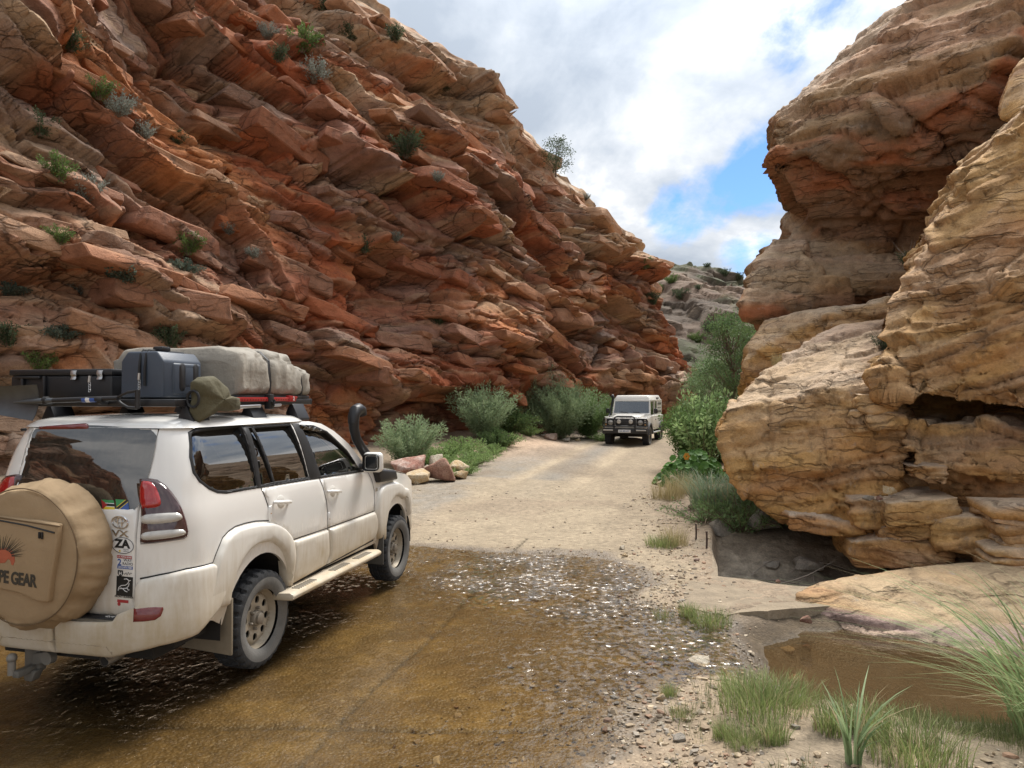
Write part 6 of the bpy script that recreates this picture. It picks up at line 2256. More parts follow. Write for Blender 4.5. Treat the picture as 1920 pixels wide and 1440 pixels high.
# high lift jack along the right edge of the rack
jk = load('farm_jack', 'long red lifting jack lying along the right edge of the rack', 'jack')
jx = .665
j0, j1 = carpix(425, 749, 0, jx), carpix(552, 747.5, 0, jx)
mb = MB(); mb.box(jx - .012, jx + .018, j0.y, j1.y, j0.z - .018, j0.z + .018, .003)
bar = mb.build('jack_bar', M_REDP, jk)
nh = 26
for i in range(nh):
    y_ = j0.y + (j1.y - j0.y) * (i + .5) / nh
    mb = MB(); mb.lathe([(.0, .0005), (.006, .0005), (.006, 0)], 8, (jx + .0185, y_, j0.z - .004), 'X'); mb.build('bar_hole', M_DARK, bar)
mb = MB(); mb.prism([(j1.y - .12, j1.z - .028), (j1.y - .02, j1.z - .028), (j1.y + .02, j1.z + .02), (j1.y - .12, j1.z + .03)], 'X', jx - .02, jx + .026, .005); mb.build('jack_clamp', M_REDP, jk)
me = text_mesh('2', .05, .02, .0005); flat_mesh('jack_mark', me, M_WHITE, jk, (jx + .0275, j1.y - .055, j1.z), (0, 1, 0), (0, 0, 1))
h0_, h1_ = carpix(447, 763, 0, jx), carpix(487, 761, 0, jx)
mb = MB(); mb.tube([h0_, h1_], .016, 12); mb.build('jack_handle', M_STEEL, jk)
h2_, h3_ = carpix(508, 760, 0, jx), carpix(526, 759, 0, jx)
mb = MB(); mb.tube([h2_, h3_], .013, 12); mb.build('handle_socket', M_STEEL, jk)
hc = carpix(503, 754, 0, jx)
mb = MB(); mb.box(jx - .02, jx + .04, hc.y - .03, hc.y + .03, hc.z - .06, hc.z + .07, .006); mb.tube([(jx + .045, hc.y - .02, hc.z + .01), (jx + .05, hc.y + .01, hc.z - .03), (jx + .045, hc.y + .03, hc.z + .02)], .008, 6); mb.build('mounting_bracket', M_BLACKP, jk)
# olive bag over the jack foot
bg_ = load('olive_cover', 'olive canvas cover hanging over the jack foot at the corner of the rack', 'cover')
bx = .69
q1 = carpix(392, 735, 0, bx)
pts = [(362, 716), (372, 707), (395, 705), (408, 712), (416, 724), (424, 742), (445, 746), (448, 768), (428, 772), (405, 770), (392, 779), (368, 792), (362, 770), (366, 745)]
nr_, na_ = 12, 48
ol = resample([(carpix(a, b, 0, bx).y, carpix(a, b, 0, bx).z) for a, b in pts], .02)
olp = np.array(ol); cen_ = olp.mean(0)
Vb = []
layers = np.linspace(-1, 1, nr_)
for l_ in layers:
    sc_ = (1 - abs(l_) ** 2.6) ** .5 if abs(l_) < 1 else .0
    for (a, b) in olp:
        Vb.append((bx + .085 * l_, cen_[0] + (a - cen_[0]) * max(.02, sc_), cen_[1] + (b - cen_[1]) * max(.02, sc_)))
Vb = np.array(Vb); n_ = len(olp)
Vb[:, 0] += .030 * fbm(Vb[:, 1] * 9, Vb[:, 2] * 9, Vb[:, 0] * 4, 3); Vb[:, 1] += .012 * fbm(Vb[:, 1] * 12 + 4, Vb[:, 2] * 12, Vb[:, 0] * 12, 3)
Fb = grid_faces(nr_, n_)
Fb2 = np.array([(i * n_ + n_ - 1, i * n_, (i + 1) * n_, (i + 1) * n_ + n_ - 1) for i in range(nr_ - 1)])
me = np_mesh('bag', Vb, [Fb, Fb2]); bm_ = bmesh.new(); bm_.from_mesh(me); bmesh.ops.recalc_face_normals(bm_, faces=bm_.faces); bm_.to_mesh(me); bm_.free()
link('cover_fabric', me, M_OLIVE, bg_)
c_ = carpix(362, 748, 0, bx)
mb = MB(); mb.tube([(bx + .05 * math.cos(t_), c_.y - .0, c_.z + .06 * math.sin(t_)) for t_ in np.linspace(0, 6.28, 20, endpoint=False)], .010, 6, closed=True); mb.build('draw_cord', M_RUBBER, bg_)
# =================================================================== PALE STATION WAGON COMING DOWN THE ROAD
LR_A = R(180 - 21)
LR_LOC = Vector((4.72, 28.9, gz(4.72, 28.9) - .02))
lr = empty('oncoming_car', LR_LOC, LR_A, label='boxy pale off-road wagon with black bull bar driving towards us down the road', cat='car')
M_LR = mat_plain('pale_paint', (.75, .73, .68), rough=.32, coat=.4, var=.04, dirt=(DUST, .5, 1.0, .5))
M_LRG = mat_glass('windscreen_glass', (.45, .5, .52), rough=.02, ior=2.1, dirt=.10)
M_ARCH = mat_plain('grey_arch', (.06, .06, .062), rough=.7)
M_ALLOY = mat_plain('alloy', (.50, .50, .49), rough=.4, metal=.5)
# lower body: tub, wings, bonnet
mb = MB()
mb.box(-.86, .86, -3.45, -.42, .62, 1.20, .03, 2)          # tub
mb.box(-.86, .86, -.44, .50, .72, 1.135, .03, 2)             # wings
body_ = mb.build('body', M_LR, lr)
mb = MB(); mb.hexa([(-.60, -.58, 1.10), (.60, -.58, 1.10), (.56, .46, 1.10), (-.56, .46, 1.10), (-.60, -.58, 1.28), (.60, -.58, 1.28), (.54, .44, 1.19), (-.54, .44, 1.19)], .03, 2)
mb.build('bonnet', M_LR, lr)
mb = MB(); mb.box(-.80, .80, -.66, -.52, 1.12, 1.30, .025, 2); mb.build('scuttle', M_LR, lr)
# cab: pillars, roof, sides with openings
mb = MB()
for s in (-1, 1):
    mb.hexa([(s * .80, -.62, 1.26), (s * .735, -.62, 1.26), (s * .735, -.70, 1.26), (s * .80, -.70, 1.26), (s * .755, -.80, 1.86), (s * .70, -.80, 1.86), (s * .70, -.88, 1.86), (s * .755, -.88, 1.86)], .01, 1)
mb.hexa([(-.78, -.60, 1.25), (.78, -.60, 1.25), (.78, -.66, 1.25), (-.78, -.66, 1.25), (-.77, -.62, 1.31), (.77, -.62, 1.31), (.77, -.68, 1.31), (-.77, -.68, 1.31)], .01, 1)
mb.hexa([(-.755, -.775, 1.80), (.755, -.775, 1.80), (.755, -.84, 1.80), (-.755, -.84, 1.80), (-.755, -.80, 1.88), (.755, -.80, 1.88), (.755, -.88, 1.88), (-.755, -.88, 1.88)], .01, 1)
mb.build('windscreen_frame', M_LR, lr)
mb = MB(); mb.hexa([(-.74, -.645, 1.30), (.74, -.645, 1.30), (.74, -.655, 1.30), (-.74, -.655, 1.30), (-.71, -.80, 1.81), (.71, -.80, 1.81), (.71, -.81, 1.81), (-.71, -.81, 1.81)], 0)
mb.build('windscreen', M_LRG, lr)
mb = MB(); mb.hexa([(-.765, -.79, 1.86), (.765, -.79, 1.86), (.77, -3.46, 1.86), (-.77, -3.46, 1.86), (-.66, -.90, 2.045), (.66, -.90, 2.045), (.68, -3.40, 2.06), (-.68, -3.40, 2.06)], .05, 3)
mb.build('roof', M_LR, lr)
for s in (-1, 1):
    xs_ = sorted((s * .745, s * .80))
    mb = MB()
    for y0_, y1_ in ((-1.62, -1.53), (-2.38, -2.30), (-3.46, -3.36)):
        mb.box(xs_[0], xs_[1], y0_, y1_, 1.19, 1.87, .008, 1)
    mb.box(xs_[0], xs_[1], -3.40, -.70, 1.19, 1.245, .008, 1)
    mb.box(xs_[0], xs_[1], -3.40, -.84, 1.80, 1.87, .008, 1)
    mb.build('side_frame', M_LR, lr)
    for y0_, y1_ in ((-1.54, -.78), (-2.31, -1.61)):
        mb = MB(); mb.box(min(s * .765, s * .772), max(s * .765, s * .772), y0_, y1_, 1.235, 1.81, 0); mb.build('side_window', M_GLASSD, lr)
    mb = MB(); mb.box(min(s * .76, s * .79), max(s * .76, s * .79), -3.38, -2.36, 1.23, 1.81, .006, 1)
    pn = mb.build('rear_side_panel', M_LR, lr)
    for r_ in range(3):
        for c_i in range(3):
            mb = MB(); y_ = -3.26 + c_i * .31; z_ = 1.30 + r_ * .17
            if r_ == 1:
                mb.box(min(s * .785, s * .797), max(s * .785, s * .797), y_, y_ + .24, z_ + .03, z_ + .06, .003, 1)
            else:
                mb.box(min(s * .785, s * .797), max(s * .785, s * .797), y_, y_ + .20, z_, z_ + .10, .006, 1)
            mb.build('vent_slot', M_BLACKP, pn)
    for y_ in (-.70, -1.575, -2.34):
        mb = MB(); mb.box(min(s * .855, s * .862), max(s * .855, s * .862), y_ - .008, y_ + .008, .66, 1.18, 0); mb.build('door_gap', M_BLACKP, lr)
    for y_ in (-1.45, -2.2):
        mb = MB(); mb.box(min(s * .86, s * .885), max(s * .86, s * .885), y_ - .06, y_ + .06, 1.02, 1.06, .008); mb.build('door_handle', M_BLACKP, lr)
    mb = MB(); mb.box(min(s * .855, s * .868), max(s * .855, s * .868), -3.44, .45, 1.165, 1.185, .003, 1); mb.build('waist_rail', M_LR, lr)
    # arches
    for yc in (0, -2.79):
        poly = [(yc + .50 * math.cos(a), .44 + .50 * math.sin(a)) for a in np.linspace(math.pi * .98, .02 * math.pi, 14)] + [(yc + .44 * math.cos(a), .44 + .43 * math.sin(a)) for a in np.linspace(.02 * math.pi, math.pi * .98, 14)]
        mb = MB(); mb.prism(poly, 'X', min(s * .84, s * .93), max(s * .84, s * .93), .006, 1); mb.build('wheel_arch', M_ARCH, lr)
        mb = MB(); mb.prism([(yc + .46 * math.cos(a), .44 + .46 * math.sin(a)) for a in np.linspace(math.pi, 0, 16)], 'X', min(s * .55, s * .872), max(s * .55, s * .872)); mb.build('wheel_housing', M_DARK, lr)
    mb = MB(); mb.tube([(s * .92, -.62, .52), (s * .92, -2.2, .52)], .035, 10); mb.tube([(s * .86, -.8, .60), (s * .92, -.8, .52)], .02, 6); mb.build('side_step', M_ALLOY, lr)
    mb = MB(); mb.box(min(s * .93, s * 1.08), max(s * .93, s * 1.08), -.70, -.64, 1.30, 1.50, .025); mb.tube([(s * .80, -.68, 1.22), (s * .98, -.67, 1.32)], .014, 6); mb.build('wing_mirror', M_BLACKP, lr)
    mb = MB(); mb.box(min(s * .70, s * .80), max(s * .70, s * .80), -2.7, -2.35, 1.90, 1.96, .015); mb.build('roof_vent', M_ARCH, lr)
    # lamps
    mb = MB(); mb.box(min(s * .44, s * .855), max(s * .44, s * .855), .48, .525, .80, 1.09, .01); hp = mb.build('lamp_panel', M_BLACKP, lr)
    mb = MB(); mb.lathe([(.10, 0), (.10, .02), (.085, .035), (.0, .05)], 20, (s * .60, .52, .95), 'Y'); mb.build('headlight', M_CLEARL, hp)
    for k_, z_ in enumerate((.87, .96, 1.05)):
        mb = MB(); mb.lathe([(.036, 0), (.036, .02), (0, .03)], 12, (s * .79, .52, z_), 'Y'); mb.build('marker_lamp', M_CLEARL if k_ else M_AMBER, hp)
    mb = MB(); mb.lathe([(.085, 0), (.09, .05), (.07, .075), (0, .09)], 18, (s * .24, .60, .99), 'Y'); mb.build('spotlight', M_CLEARL, lr)
    mb = MB(); mb.box(min(s * .46, s * .86), max(s * .46, s * .86), .70, .735, .63, .68, .008); mb.build('bumper_lamp', M_CLEARL, lr)
    # bull bar wings
    mb = MB(); mb.tube([(s * .36, .70, .80), (s * .62, .70, .80), (s * .88, .66, .80), (s * .90, .60, .82), (s * .90, .56, 1.0), (s * .86, .60, 1.10), (s * .60, .66, 1.11), (s * .36, .68, 1.11)], .022, 8); mb.tube([(s * .40, .70, .94), (s * .88, .62, .94)], .014, 6); mb.build('lamp_guard', M_BLACKP, lr)
    wheel(lr, s * .76, 0, .41, s, .2, 1.07); wheel(lr, s * .76, -2.79, .41, s, .9, 1.07)
mb = MB(); mb.box(-.42, .42, .48, .515, .80, 1.10, .01); gr_ = mb.build('grille', M_BLACKP, lr)
for k_ in range(5):
    mb = MB(); mb.box(-.40, .40, .512, .525, .83 + k_ * .05, .845 + k_ * .05, .002, 1); mb.build('grille_bar', M_ARCH, gr_)
me = text_mesh('LAND ROVER', .062, .01, .002, 'CENTER', 1.3); flat_mesh('bonnet_letters', me, M_BLACKP, lr, (0, .475, 1.145), (-1, 0, 0), (0, 0, 1))
mb = MB(); mb.box(-.90, .90, .58, .72, .52, .72, .02); bmp = mb.build('front_bumper', M_BLACKP, lr)
mb = MB(); mb.tube([(-.42, .70, .60), (-.42, .72, 1.05), (-.38, .70, 1.17), (-.28, .66, 1.20), (.28, .66, 1.20), (.38, .70, 1.17), (.42, .72, 1.05), (.42, .70, .60)], .032, 10)
mb.tube([(-.42, .71, .82), (.42, .71, .82)], .024, 8)
mb.build('bull_bar', M_BLACKP, lr)
mb = MB(); mb.box(-.25, .25, .722, .735, .56, .675, .004); pl_ = mb.build('number_plate', M_WHITE, lr)
me = text_mesh('CA 302-657', .088, .01, .001, 'CENTER', 1.0, .92); flat_mesh('plate_letters', me, M_BLUEP, pl_, (0, .737, .617), (-1, 0, 0), (0, 0, 1))
mb = MB(); mb.box(-.6, .6, -3.4, .45, .48, .66, .02); mb.tube([(-.7, 0, .42), (.7, 0, .42)], .06, 8); mb.ball((.2, 0, .40), .15); mb.tube([(-.7, -2.79, .42), (.7, -2.79, .42)], .06, 8); mb.box(.35, .7, -.6, -.3, .34, .6, .02); mb.build('chassis', M_DARK, lr)
mb = MB(); mb.box(-.78, .78, -3.44, -3.38, .7, 1.88, .02); mb.build('rear_door', M_LR, lr)
for s in (-.38, .38):
    mb = MB(); mb.box(s - .22, s + .22, -1.5, -1.35, 1.0, 1.58, .05); mb.box(s - .12, s + .12, -1.5, -1.42, 1.60, 1.74, .04); mb.build('seat', M_SEAT, lr)
mb = MB(); mb.box(-.70, .70, -.95, -.68, 1.1, 1.30, .04); mb.build('dashboard', M_DARK, lr)
for s in (-.42, .10):
    mb = MB(); mb.tube([(s, -.615, 1.29), (s + .12, -.63, 1.345), (s + .36, -.635, 1.35)], .009, 6); mb.build('wiper', M_BLACKP, lr)
mb = MB(); mb.tube([(.88, -.05, 1.05), (.90, -.35, 1.12), (.88, -.62, 1.30), (.82, -.84, 1.86), (.82, -.86, 1.96)], [.05, .05, .045, .045, .05], 10); mb.tube([(.82, -.90, 1.96), (.82, -.80, 2.03), (.82, -.70, 2.0)], .065, 10); mb.build('snorkel', M_BLACKP, lr)

# =================================================================== PLANTS
def mat_leaf(name, trans=.35, rough=.6):
    m, t, o = new_mat(name)
    at = t.n('ShaderNodeAttribute', _attribute_name='col')
    b = t.n('ShaderNodeBsdfPrincipled', Roughness=rough)
    b.inputs['Specular IOR Level'].default_value = .3
    t.l(at.outputs['Color'], b.inputs['Base Color'])
    tr = t.n('ShaderNodeBsdfTranslucent')
    t.l(at.outputs['Color'], tr.inputs[0])
    mx = t.n('ShaderNodeMixShader', Fac=trans)
    t.l(b.outputs[0], mx.inputs[1]); t.l(tr.outputs[0], mx.inputs[2]); t.l(mx.outputs[0], o.inputs[0])
    return m


M_LEAF = mat_leaf('leaf')
M_TWIG = mat_plain('twig_bark', (.14, .10, .07), rough=.9, var=.4)
M_DRY = mat_plain('dry_twig', (.33, .20, .10), rough=.9, var=.3)
M_DEAD = mat_plain('dead_twig', (.26, .22, .18), rough=.9, var=.3)


def leaves_mesh(pos, dirs, length, width, cols, gen, fold=.25, droop=.0):
    """one folded four-point blade per leaf"""
    n = len(pos)
    d = dirs / (np.linalg.norm(dirs, axis=1)[:, None] + 1e-9)
    r = gen.normal(size=(n, 3))
    s = np.cross(d, r); s /= np.linalg.norm(s, axis=1)[:, None] + 1e-9
    u = np.cross(s, d)
    L = (length * gen.uniform(.65, 1.25, n))[:, None]; W = (width * gen.uniform(.7, 1.25, n))[:, None]
    a = pos
    tip = pos + d * L - np.array([0, 0, 1]) * droop * L
    mid = pos + d * L * .5 + u * W * fold
    V_ = np.stack([a, mid + s * W * .5, tip, mid - s * W * .5], 1).reshape(-1, 3)
    i = np.arange(n) * 4
    F_ = np.concatenate([np.stack([i, i + 1, i + 2], 1), np.stack([i, i + 2, i + 3], 1)])
    return V_, F_, np.repeat(np.asarray(cols) * 1.75, 4, 0)


def branch_paths(gen, nb, h, w, upright=.7, wob=.12, npt=7):
    out = []
    for _ in range(nb):
        az = gen.uniform(0, 2 * np.pi); lean = gen.uniform(0, 1) ** .6
        top = np.array([np.cos(az) * w * lean, np.sin(az) * w * lean, h * gen.uniform(.65, 1.05) * (1 - (1 - upright) * lean)])
        b0 = np.array([np.cos(az), np.sin(az), 0]) * w * .12 * gen.random()
        t = np.linspace(0, 1, npt)[:, None]
        p = b0 + (top - b0) * t
        p[:, :2] += (np.sin(t * np.pi * gen.uniform(.6, 1.4)) * gen.normal(0, wob * h * .25, 2))
        p[:, :2] *= (t ** .75 * .35 + .65)
        out.append(p)
    return out


def bush_meshes(seed, h, w, nb=40, per=60, leaf=.06, lw=.018, cols=((.12, .17, .09), (.20, .25, .16)), upright=.75, start=.25, spread=.10, tip_up=.6, stem_r=.008, cluster=.0, dry=None):
    g = np.random.default_rng(seed)
    br = branch_paths(g, nb, h, w, upright)
    P_, D_, C_l = [], [], []
    for p in br:
        t = g.uniform(start, 1.02, per)
        k = np.clip(t * (len(p) - 1), 0, len(p) - 1.001)
        i = k.astype(int); f = (k - i)[:, None]
        q = p[i] * (1 - f) + p[np.minimum(i + 1, len(p) - 1)] * f
        tang = (p[-1] - p[0]); tang = tang / np.linalg.norm(tang)
        rnd = g.normal(size=(per, 3))
        P_.append(q + rnd * spread * h * .22 * (1.15 - t[:, None] * .5))
        D_.append(tang * tip_up + rnd * .55 + np.array([0, 0, .15]))
        bl = g.random()
        c = np.array(cols[0]) + (np.array(cols[1]) - np.array(cols[0])) * np.clip(bl * .6 + g.uniform(0, .6, (per, 1)), 0, 1)
        if dry is not None and g.random() < dry:
            c = c * .4 + np.array([.24, .16, .07]) * .6
        C_l.append(c)
    V_, F_, C3 = leaves_mesh(np.concatenate(P_), np.concatenate(D_), leaf, lw, np.concatenate(C_l), g)
    mf = np_mesh('foliage', V_, F_, False, C3)
    mf.materials.append(M_LEAF)
    mb_ = MB()
    for p in br[::max(1, len(br) // 22)]:
        mb_.tube([tuple(v) for v in p], [stem_r * (1.3 - j / len(p)) for j in range(len(p))], 4, cap=False)
    ms = bpy.data.meshes.new('stems'); mb_.bm.to_mesh(ms); mb_.bm.free()
    ms.materials.append(M_TWIG)
    return mf, ms


def plant(name, meshes, loc, label, cat, sc=1.0, rz=0.0, group=None, names=('foliage', 'stems'), tilt=(0, 0)):
    e = empty(name, loc, rz, label=label, cat=cat, group=group)
    e.scale = (sc, sc, sc) if not isinstance(sc, tuple) else sc
    e.rotation_euler = (tilt[0], tilt[1], rz)
    for nm, me in zip(names, meshes):
        link(nm, me, None, e)
    return e


SILV = ((.085, .125, .062), (.20, .25, .145)); GRN = ((.045, .085, .022), (.11, .18, .05)); DKG = ((.028, .05, .018), (.075, .115, .04)); GREYG = ((.14, .16, .13), (.30, .32, .28))
LIME = ((.07, .13, .025), (.16, .26, .06))


def base(pxx, pyy, d):
    p = P(pxx, pyy, d)
    return Vector((p.x, p.y, gz(p.x, p.y) - .03))


silver_a = bush_meshes(1, 1.35, .95, 95, 90, .10, .024, SILV, .8, .2, .10)
silver_b = bush_meshes(2, 1.9, 1.25, 120, 95, .105, .026, SILV, .78, .15, .11)
silver_c = bush_meshes(3, 2.2, 1.75, 190, 110, .11, .026, ((.06, .085, .04), (.155, .20, .11)), .75, .15, .10)
wispy = bush_meshes(4, 2.9, 1.2, 60, 130, .11, .022, ((.10, .125, .075), (.20, .225, .145)), .85, .45, .13, .8)
green_a = bush_meshes(5, 1.0, 1.0, 80, 90, .07, .04, DKG, .6, .15, .16)
green_b = bush_meshes(6, 1.9, 1.3, 140, 110, .095, .032, ((.05, .09, .03), (.125, .18, .07)), .72, .15, .12)
herb = bush_meshes(7, .45, .62, 60, 45, .05, .028, ((.075, .12, .04), (.19, .26, .10)), .6, .1, .2, .4)
dryb = bush_meshes(8, 2.0, .9, 45, 16, .07, .010, ((.24, .15, .07), (.34, .22, .11)), .85, .4, .1, .8, .012)
broad = bush_meshes(9, 2.15, .95, 110, 110, .075, .036, ((.032, .065, .02), (.10, .155, .045)), .7, .08, .14, .3)
vine = bush_meshes(10, 2.1, 1.0, 40, 40, .15, .07, ((.07, .12, .045), (.22, .30, .13)), .8, .3, .16, .4)
plant('silver_shrub', silver_a, base(768, 868, 20), 'upright silver-green shrub right behind the pile of boulders', 'shrub', 1.12, .4)
plant('silver_shrub', silver_b, base(905, 820, 26.2), 'grey-green shrub at the left end of the bushes under the cliff', 'shrub', 1.12, 1.1)
plant('green_bush', green_a, base(958, 818, 28), 'low dark green bush between the grey-green shrubs', 'bush', (1.25, 1.0, 1.1), 0)
plant('wispy_shrub', wispy, base(1000, 800, 31.5), 'tall feathery shrub rising above the other roadside bushes', 'shrub', (1.45, 1.3, 1.12), 2)
plant('dry_shrub', dryb, base(966, 805, 29.5), 'dry orange-brown leafless shrub below the tall feathery one', 'shrub', 1.0, 0)
plant('silver_shrub', silver_c, base(1052, 806, 30.5), 'largest silvery bush, left of the oncoming car', 'shrub', (1.2, 1.1, 1.2), .3)
plant('green_bush', green_b, base(1104, 806, 31.5), 'green bush directly beside the oncoming car', 'bush', (1.15, 1.1, 1.2), 1.5)
plant('green_bush', green_a, base(930, 826, 25), 'small dark bush in front of the grey-green shrub', 'bush', .8, 2)
for i, (a, b, d, s_, lb) in enumerate(((990, 812, 28.5, 1.1, 'herbs under the tall feathery shrub'), (1130, 812, 30.5, 1.0, 'herbs at the left front wheel side of the oncoming car'), (945, 822, 25.5, 1.3, 'green herbs filling the gap below the dark green bush'), (870, 845, 23.5, 1.4, 'herb mat left below the grey-green shrub'), (800, 862, 20.8, 1.2, 'herbs behind the reddish boulder'), (835, 850, 22, 1.3, 'herbs behind the upright cream boulder'), (850, 862, 20.5, 1.0, 'green herbs growing between the tan boulders'), (885, 860, 21.2, 1.1, 'green herbs at the road edge right of the boulders'), (905, 842, 22.5, 1.0, 'low herbs below the grey-green shrub'),
                                      (925, 832, 24, .9, 'small patch of herbs next to the sandy mound'), (870, 885, 19.2, .8, 'small herb tuft touching the gravel edge'), (838, 893, 18.4, .7, 'herb tuft in front of the red-brown boulder'))):
    plant('roadside_herb', herb, base(a, b, d), lb, 'herb', s_, i * 1.3, 'herbs along the left road edge')
plant('leafy_bush', broad, base(1296, 835, 20.2), 'dense dark green bush on the right of the road beside the car', 'bush', (1.0, 1.0, 1.0), 0)
plant('leafy_bush', broad, base(1350, 830, 21.5), 'dark bush tucked behind the pale rock nose', 'bush', (1, 1, .95), 2)
plant('climbing_shrub', vine, base(1322, 830, 19.2), 'pale leafed shrub reaching above the dark green bush', 'shrub', (1.0, 1.0, 1.08), .5)
plant('leafy_bush', broad, base(1282, 800, 34), 'bush behind the oncoming car near the cliff toe', 'bush', .8, 1)


# big-leaved creeping plant with a flower
def round_leaves(seed, n, w, h, r, cols):
    g = np.random.default_rng(seed)
    V_, F_, C_ = [], [], []
    k = 0
    for _ in range(n):
        a = g.uniform(0, 2 * np.pi); q = g.random() ** .5
        z = h * (1 - q ** 2) * g.uniform(.55, 1.0) + .02
        c = np.array([np.cos(a) * q * w, np.sin(a) * q * w, z])
        nr_ = np.array([np.cos(a) * q * .7, np.sin(a) * q * .7 - .25, .8]) + g.normal(0, .3, 3); nr_ /= np.linalg.norm(nr_)
        e1 = np.cross(nr_, [0, 0, 1.0]); e1 /= np.linalg.norm(e1) + 1e-9; e2 = np.cross(nr_, e1)
        rr = r * g.uniform(.6, 1.25)
        V_.append(c - nr_ * rr * .22)
        for j in range(7):
            t = 2 * np.pi * j / 7
            V_.append(c + (e1 * np.cos(t) + e2 * np.sin(t)) * rr)
        F_ += [(k, k + 1 + j, k + 1 + (j + 1) % 7) for j in range(7)]
        col = np.array(cols[0]) + (np.array(cols[1]) - np.array(cols[0])) * g.random()
        C_ += [col * 1.1] + [col * 1.35] * 7
        k += 8
    me_ = np_mesh('foliage', np.array(V_), np.array(F_), False, np.array(C_))
    me_.materials.append(M_LEAF)
    return me_


rl = round_leaves(1, 420, .95, .72, .085, ((.04, .10, .02), (.10, .21, .045)))
pl0 = base(1300, 885, 17.2)
nas = plant('creeping_plant', (rl,), pl0, 'big-leaved bright green creeper with one orange flower at the road edge', 'plant', (1, .8, 1.15))
mb = MB()
fc = Vector((-.30, -.70, .62))
for k_ in range(6):
    a = k_ * math.pi / 3
    mb.ball(fc + Vector((.045 * math.cos(a), -.01, .045 * math.sin(a))), .036, 1, (1, .45, 1))
mb.build('flower', mat_plain('orange_petal', (.62, .28, .03), rough=.6), nas)


# the tall tree in the gap
def tree_meshes(seed, h, w, clumps, per, leaf, lw, cols, trunk_r=.09, low=.25, shape=1.0):
    g = np.random.default_rng(seed)
    mb_ = MB()
    tr_ = [(0, 0, 0)]
    for k_ in range(1, 7):
        tr_.append((g.normal(0, .04 * h * k_ / 6), g.normal(0, .04 * h * k_ / 6), h * .85 * k_ / 6))
    mb_.tube(tr_, [trunk_r * (1 - .8 * k_ / 6) for k_ in range(7)], 7, cap=False)
    P_, D_, C_ = [], [], []
    for c in range(clumps):
        zf = low + (1 - low) * g.random()
        rad = w * np.sqrt(max(.05, 1 - ((zf - .45) / .62) ** 2 * shape))
        a = g.uniform(0, 2 * np.pi); q = g.random() ** .5 * rad
        cen = np.array([np.cos(a) * q, np.sin(a) * q, zf * h])
        at = tr_[min(6, max(1, int(zf * 5.5)))]
        if c % 2 == 0:
            mid = (np.array(at) + cen) / 2 + g.normal(0, .06 * w, 3)
            mb_.tube([at, tuple(mid), tuple(cen)], [trunk_r * .28, trunk_r * .18, trunk_r * .08], 5, cap=False)
        sz = w * g.uniform(.16, .34)
        rnd = g.normal(size=(per, 3)) * np.array([1, 1, .75])
        P_.append(cen + rnd * sz * .6)
        D_.append(rnd * .6 + np.array([0, 0, .1]) + g.normal(size=(per, 3)) * .6)
        t = g.uniform(0, 1)
        C_.append(np.array(cols[0]) + (np.array(cols[1]) - np.array(cols[0])) * np.clip(t * .7 + g.uniform(0, .5, (per, 1)), 0, 1))
    V_, F_, C3 = leaves_mesh(np.concatenate(P_), np.concatenate(D_), leaf, lw, np.concatenate(C_), g)
    mf = np_mesh('crown', V_, F_, False, C3); mf.materials.append(M_LEAF)
    ms = bpy.data.meshes.new('trunk'); mb_.bm.to_mesh(ms); mb_.bm.free(); ms.materials.append(M_TWIG)
    return mf, ms


tree_a = tree_meshes(21, 5.4, 1.35, 150, 80, .10, .045, ((.035, .065, .025), (.105, .155, .06)), .10, .12)
tree_b = tree_meshes(22, 3.4, 1.3, 100, 80, .10, .04, ((.06, .10, .045), (.15, .21, .10)), .07, .10)
tree_c = tree_meshes(23, 2.4, 1.2, 34, 70, .12, .06, ((.02, .032, .016), (.06, .085, .038)), .06, .25)
TN = ('crown', 'trunk')
plant('tall_tree', tree_a, base(1376, 790, 26), 'tall slender green tree standing in the gap against the right rocks', 'tree', .9, .3, names=TN)
plant('tall_tree', tree_a, base(1408, 770, 27.5), 'green tree half hidden behind the overhanging rock', 'tree', (.95, .95, .82), 2.1, names=TN)
plant('small_tree', tree_b, base(1340, 760, 33), 'light green bushy tree left of the tall slender one', 'tree', 1.05, 1.0, names=TN)
plant('small_tree', tree_b, base(1318, 745, 37), 'grey-green small tree at the foot of the far hill', 'tree', .8, 2.4, names=TN)


